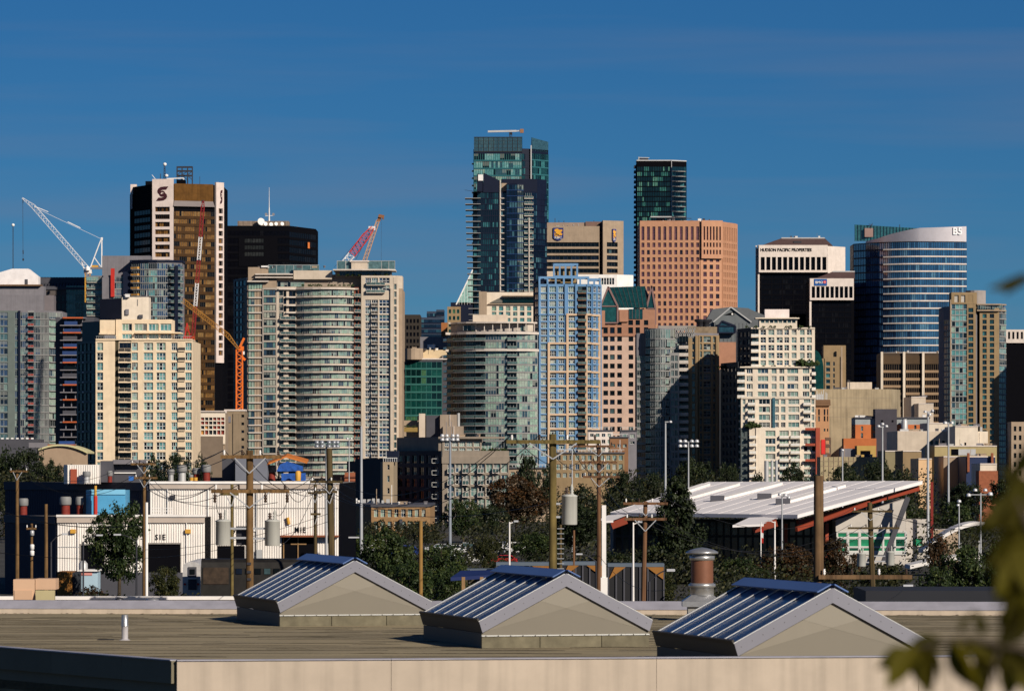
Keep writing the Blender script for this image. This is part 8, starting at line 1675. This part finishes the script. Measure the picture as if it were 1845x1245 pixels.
# ------------------------------------------------------------------ overhanging tree beside the camera
lm, t_, p_ = _nt('olive_leaf'); p_.inputs['Base Color'].default_value = (.10, .085, .008, 1); p_.inputs['Roughness'].default_value = .7; p_.inputs['Specular IOR Level'].default_value = .1
tr = t_.nodes.new('ShaderNodeBsdfTranslucent'); tr.inputs[0].default_value = (.36, .30, .02, 1); ms = t_.nodes.new('ShaderNodeMixShader'); ms.inputs[0].default_value = .35; oi = t_.nodes.new('ShaderNodeObjectInfo'); hv = t_.nodes.new('ShaderNodeHueSaturation'); mr = t_.nodes.new('ShaderNodeMapRange'); mr.inputs[3].default_value = .25; mr.inputs[4].default_value = 1.2
t_.links.new(oi.outputs['Random'], mr.inputs[0]); t_.links.new(mr.outputs[0], hv.inputs['Value']); hv.inputs['Color'].default_value = (.075, .064, .005, 1); t_.links.new(hv.outputs[0], p_.inputs['Base Color'])
t_.links.new(p_.outputs[0], ms.inputs[1]); t_.links.new(tr.outputs[0], ms.inputs[2]); t_.links.new(ms.outputs[0], t_.nodes['Material Output'].inputs[0])
DB = 7.5; o = thing('overhanging_tree', 'olive leaved branches reaching in at the right edge close by', 'tree', (2.3, DB, 0)); off = Vector((2.3, DB, 0))
b = MB(); b.tube((0, 0, 0), (.1, 0, 16), .16, .07, 10); b.build('trunk', barkm, o)
def BW(px, py, dd=0): return W(px, py, DB + dd) - off
def limb(pts, r0, r1):
    b = MB()
    for i in range(len(pts) - 1): f0, f1 = i / (len(pts) - 1), (i + 1) / (len(pts) - 1); b.tube(pts[i], pts[i + 1], r0 + (r1 - r0) * f0, r0 + (r1 - r0) * f1, 6)
    b.build('branch', barkm, o)
limb([Vector((0, 0, 13.2)), BW(1990, 1130), BW(1850, 1170), BW(1740, 1150), BW(1650, 1165)], .013, .003); limb([Vector((0, 0, 13.4)), BW(1960, 1000), BW(1860, 960), BW(1832, 900)], .02, .003); limb([Vector((0, 0, 13.9)), BW(1960, 560), BW(1850, 500)], .02, .003); limb([BW(1990, 1130), BW(1860, 1060), BW(1800, 1040)], .012, .003)
b = MB(); n = 9
for i in range(n):
    for sg in (-1, 1):
        def q(i_, e): f_ = i_ / n; wd = .27 * math.sin(math.pi * f_ ** .8) * e; return (f_, sg * wd, -.18 * f_ * f_ + abs(wd) * .35)
        P = [q(i, 0), q(i + 1, 0), q(i + 1, 1), q(i, 1)]; b.face(P if sg > 0 else P[::-1], smooth=True)
leafme = b.mesh('leaf', [lm]); rng = random.Random(3)
def leaf(px, py, dx, dy, L_, dd=0, roll=0):
    l = ob('leaf', leafme, o, BW(px, py, dd)); s_ = L_ * DB / F; l.scale = (s_, s_, s_); d = Vector((dx, rng.uniform(-.3, .3), -dy)).normalized(); l.rotation_mode = 'QUATERNION'
    l.rotation_quaternion = d.to_track_quat('X', 'Z') @ Matrix.Rotation(roll + rng.uniform(-.9, .9) + 1.2, 4, 'X').to_quaternion()
for a_ in ((1655, 1165, -.7, .75, 100), (1660, 1160, .1, 1, 95), (1690, 1165, -.4, .9, 90), (1715, 1150, .35, .9, 110), (1730, 1150, .9, .5, 80), (1700, 1155, -.9, .25, 80), (1765, 1165, .3, 1, 90), (1790, 1165, -.3, .9, 110), (1815, 1170, .1, 1, 95), (1835, 1175, .5, .9, 110), (1800, 1130, .5, -.6, 70), (1770, 1145, -.2, -1, 50)): leaf(*a_)
for a_ in ((1830, 905, -.5, .9, 80), (1838, 925, -.2, 1, 90), (1848, 880, -.5, -.4, 60), (1845, 945, -.6, .8, 100), (1850, 960, -.1, 1, 110), (1826, 1000, -.4, .9, 85), (1842, 1030, -.3, 1, 95), (1835, 1060, -.5, .9, 80), (1852, 1060, -.4, .9, 100), (1856, 860, -.4, .8, 100), (1830, 930, -1, .3, 90), (1855, 1000, -.5, .5, 100), (1852, 1100, -.6, .8, 90), (1848, 1085, -.3, .9, 80)): leaf(*a_)
leaf(1850, 492, -.85, .5, 75, 0, .4); leaf(1860, 500, -.9, .42, 60); leaf(1856, 800, -.4, .9, 80)

for a_ in ((1640, 1170, -.9, .5, 70), (1672, 1168, .5, .9, 70), (1745, 1152, .6, .8, 80), (1752, 1150, -.3, 1, 70), (1782, 1160, .6, .7, 80), (1808, 1172, .8, .6, 70), (1730, 1140, .4, -.9, 45), (1860, 900, -.8, .4, 110), (1862, 985, -.8, .3, 100), (1858, 1040, -.7, .4, 90)): leaf(*a_)
limb([BW(1740, 1150), BW(1735, 1190), BW(1745, 1215)], .004, .002); limb([BW(1800, 1165), BW(1790, 1200), BW(1795, 1235)], .004, .002); limb([BW(1680, 1158), BW(1672, 1190)], .004, .002)
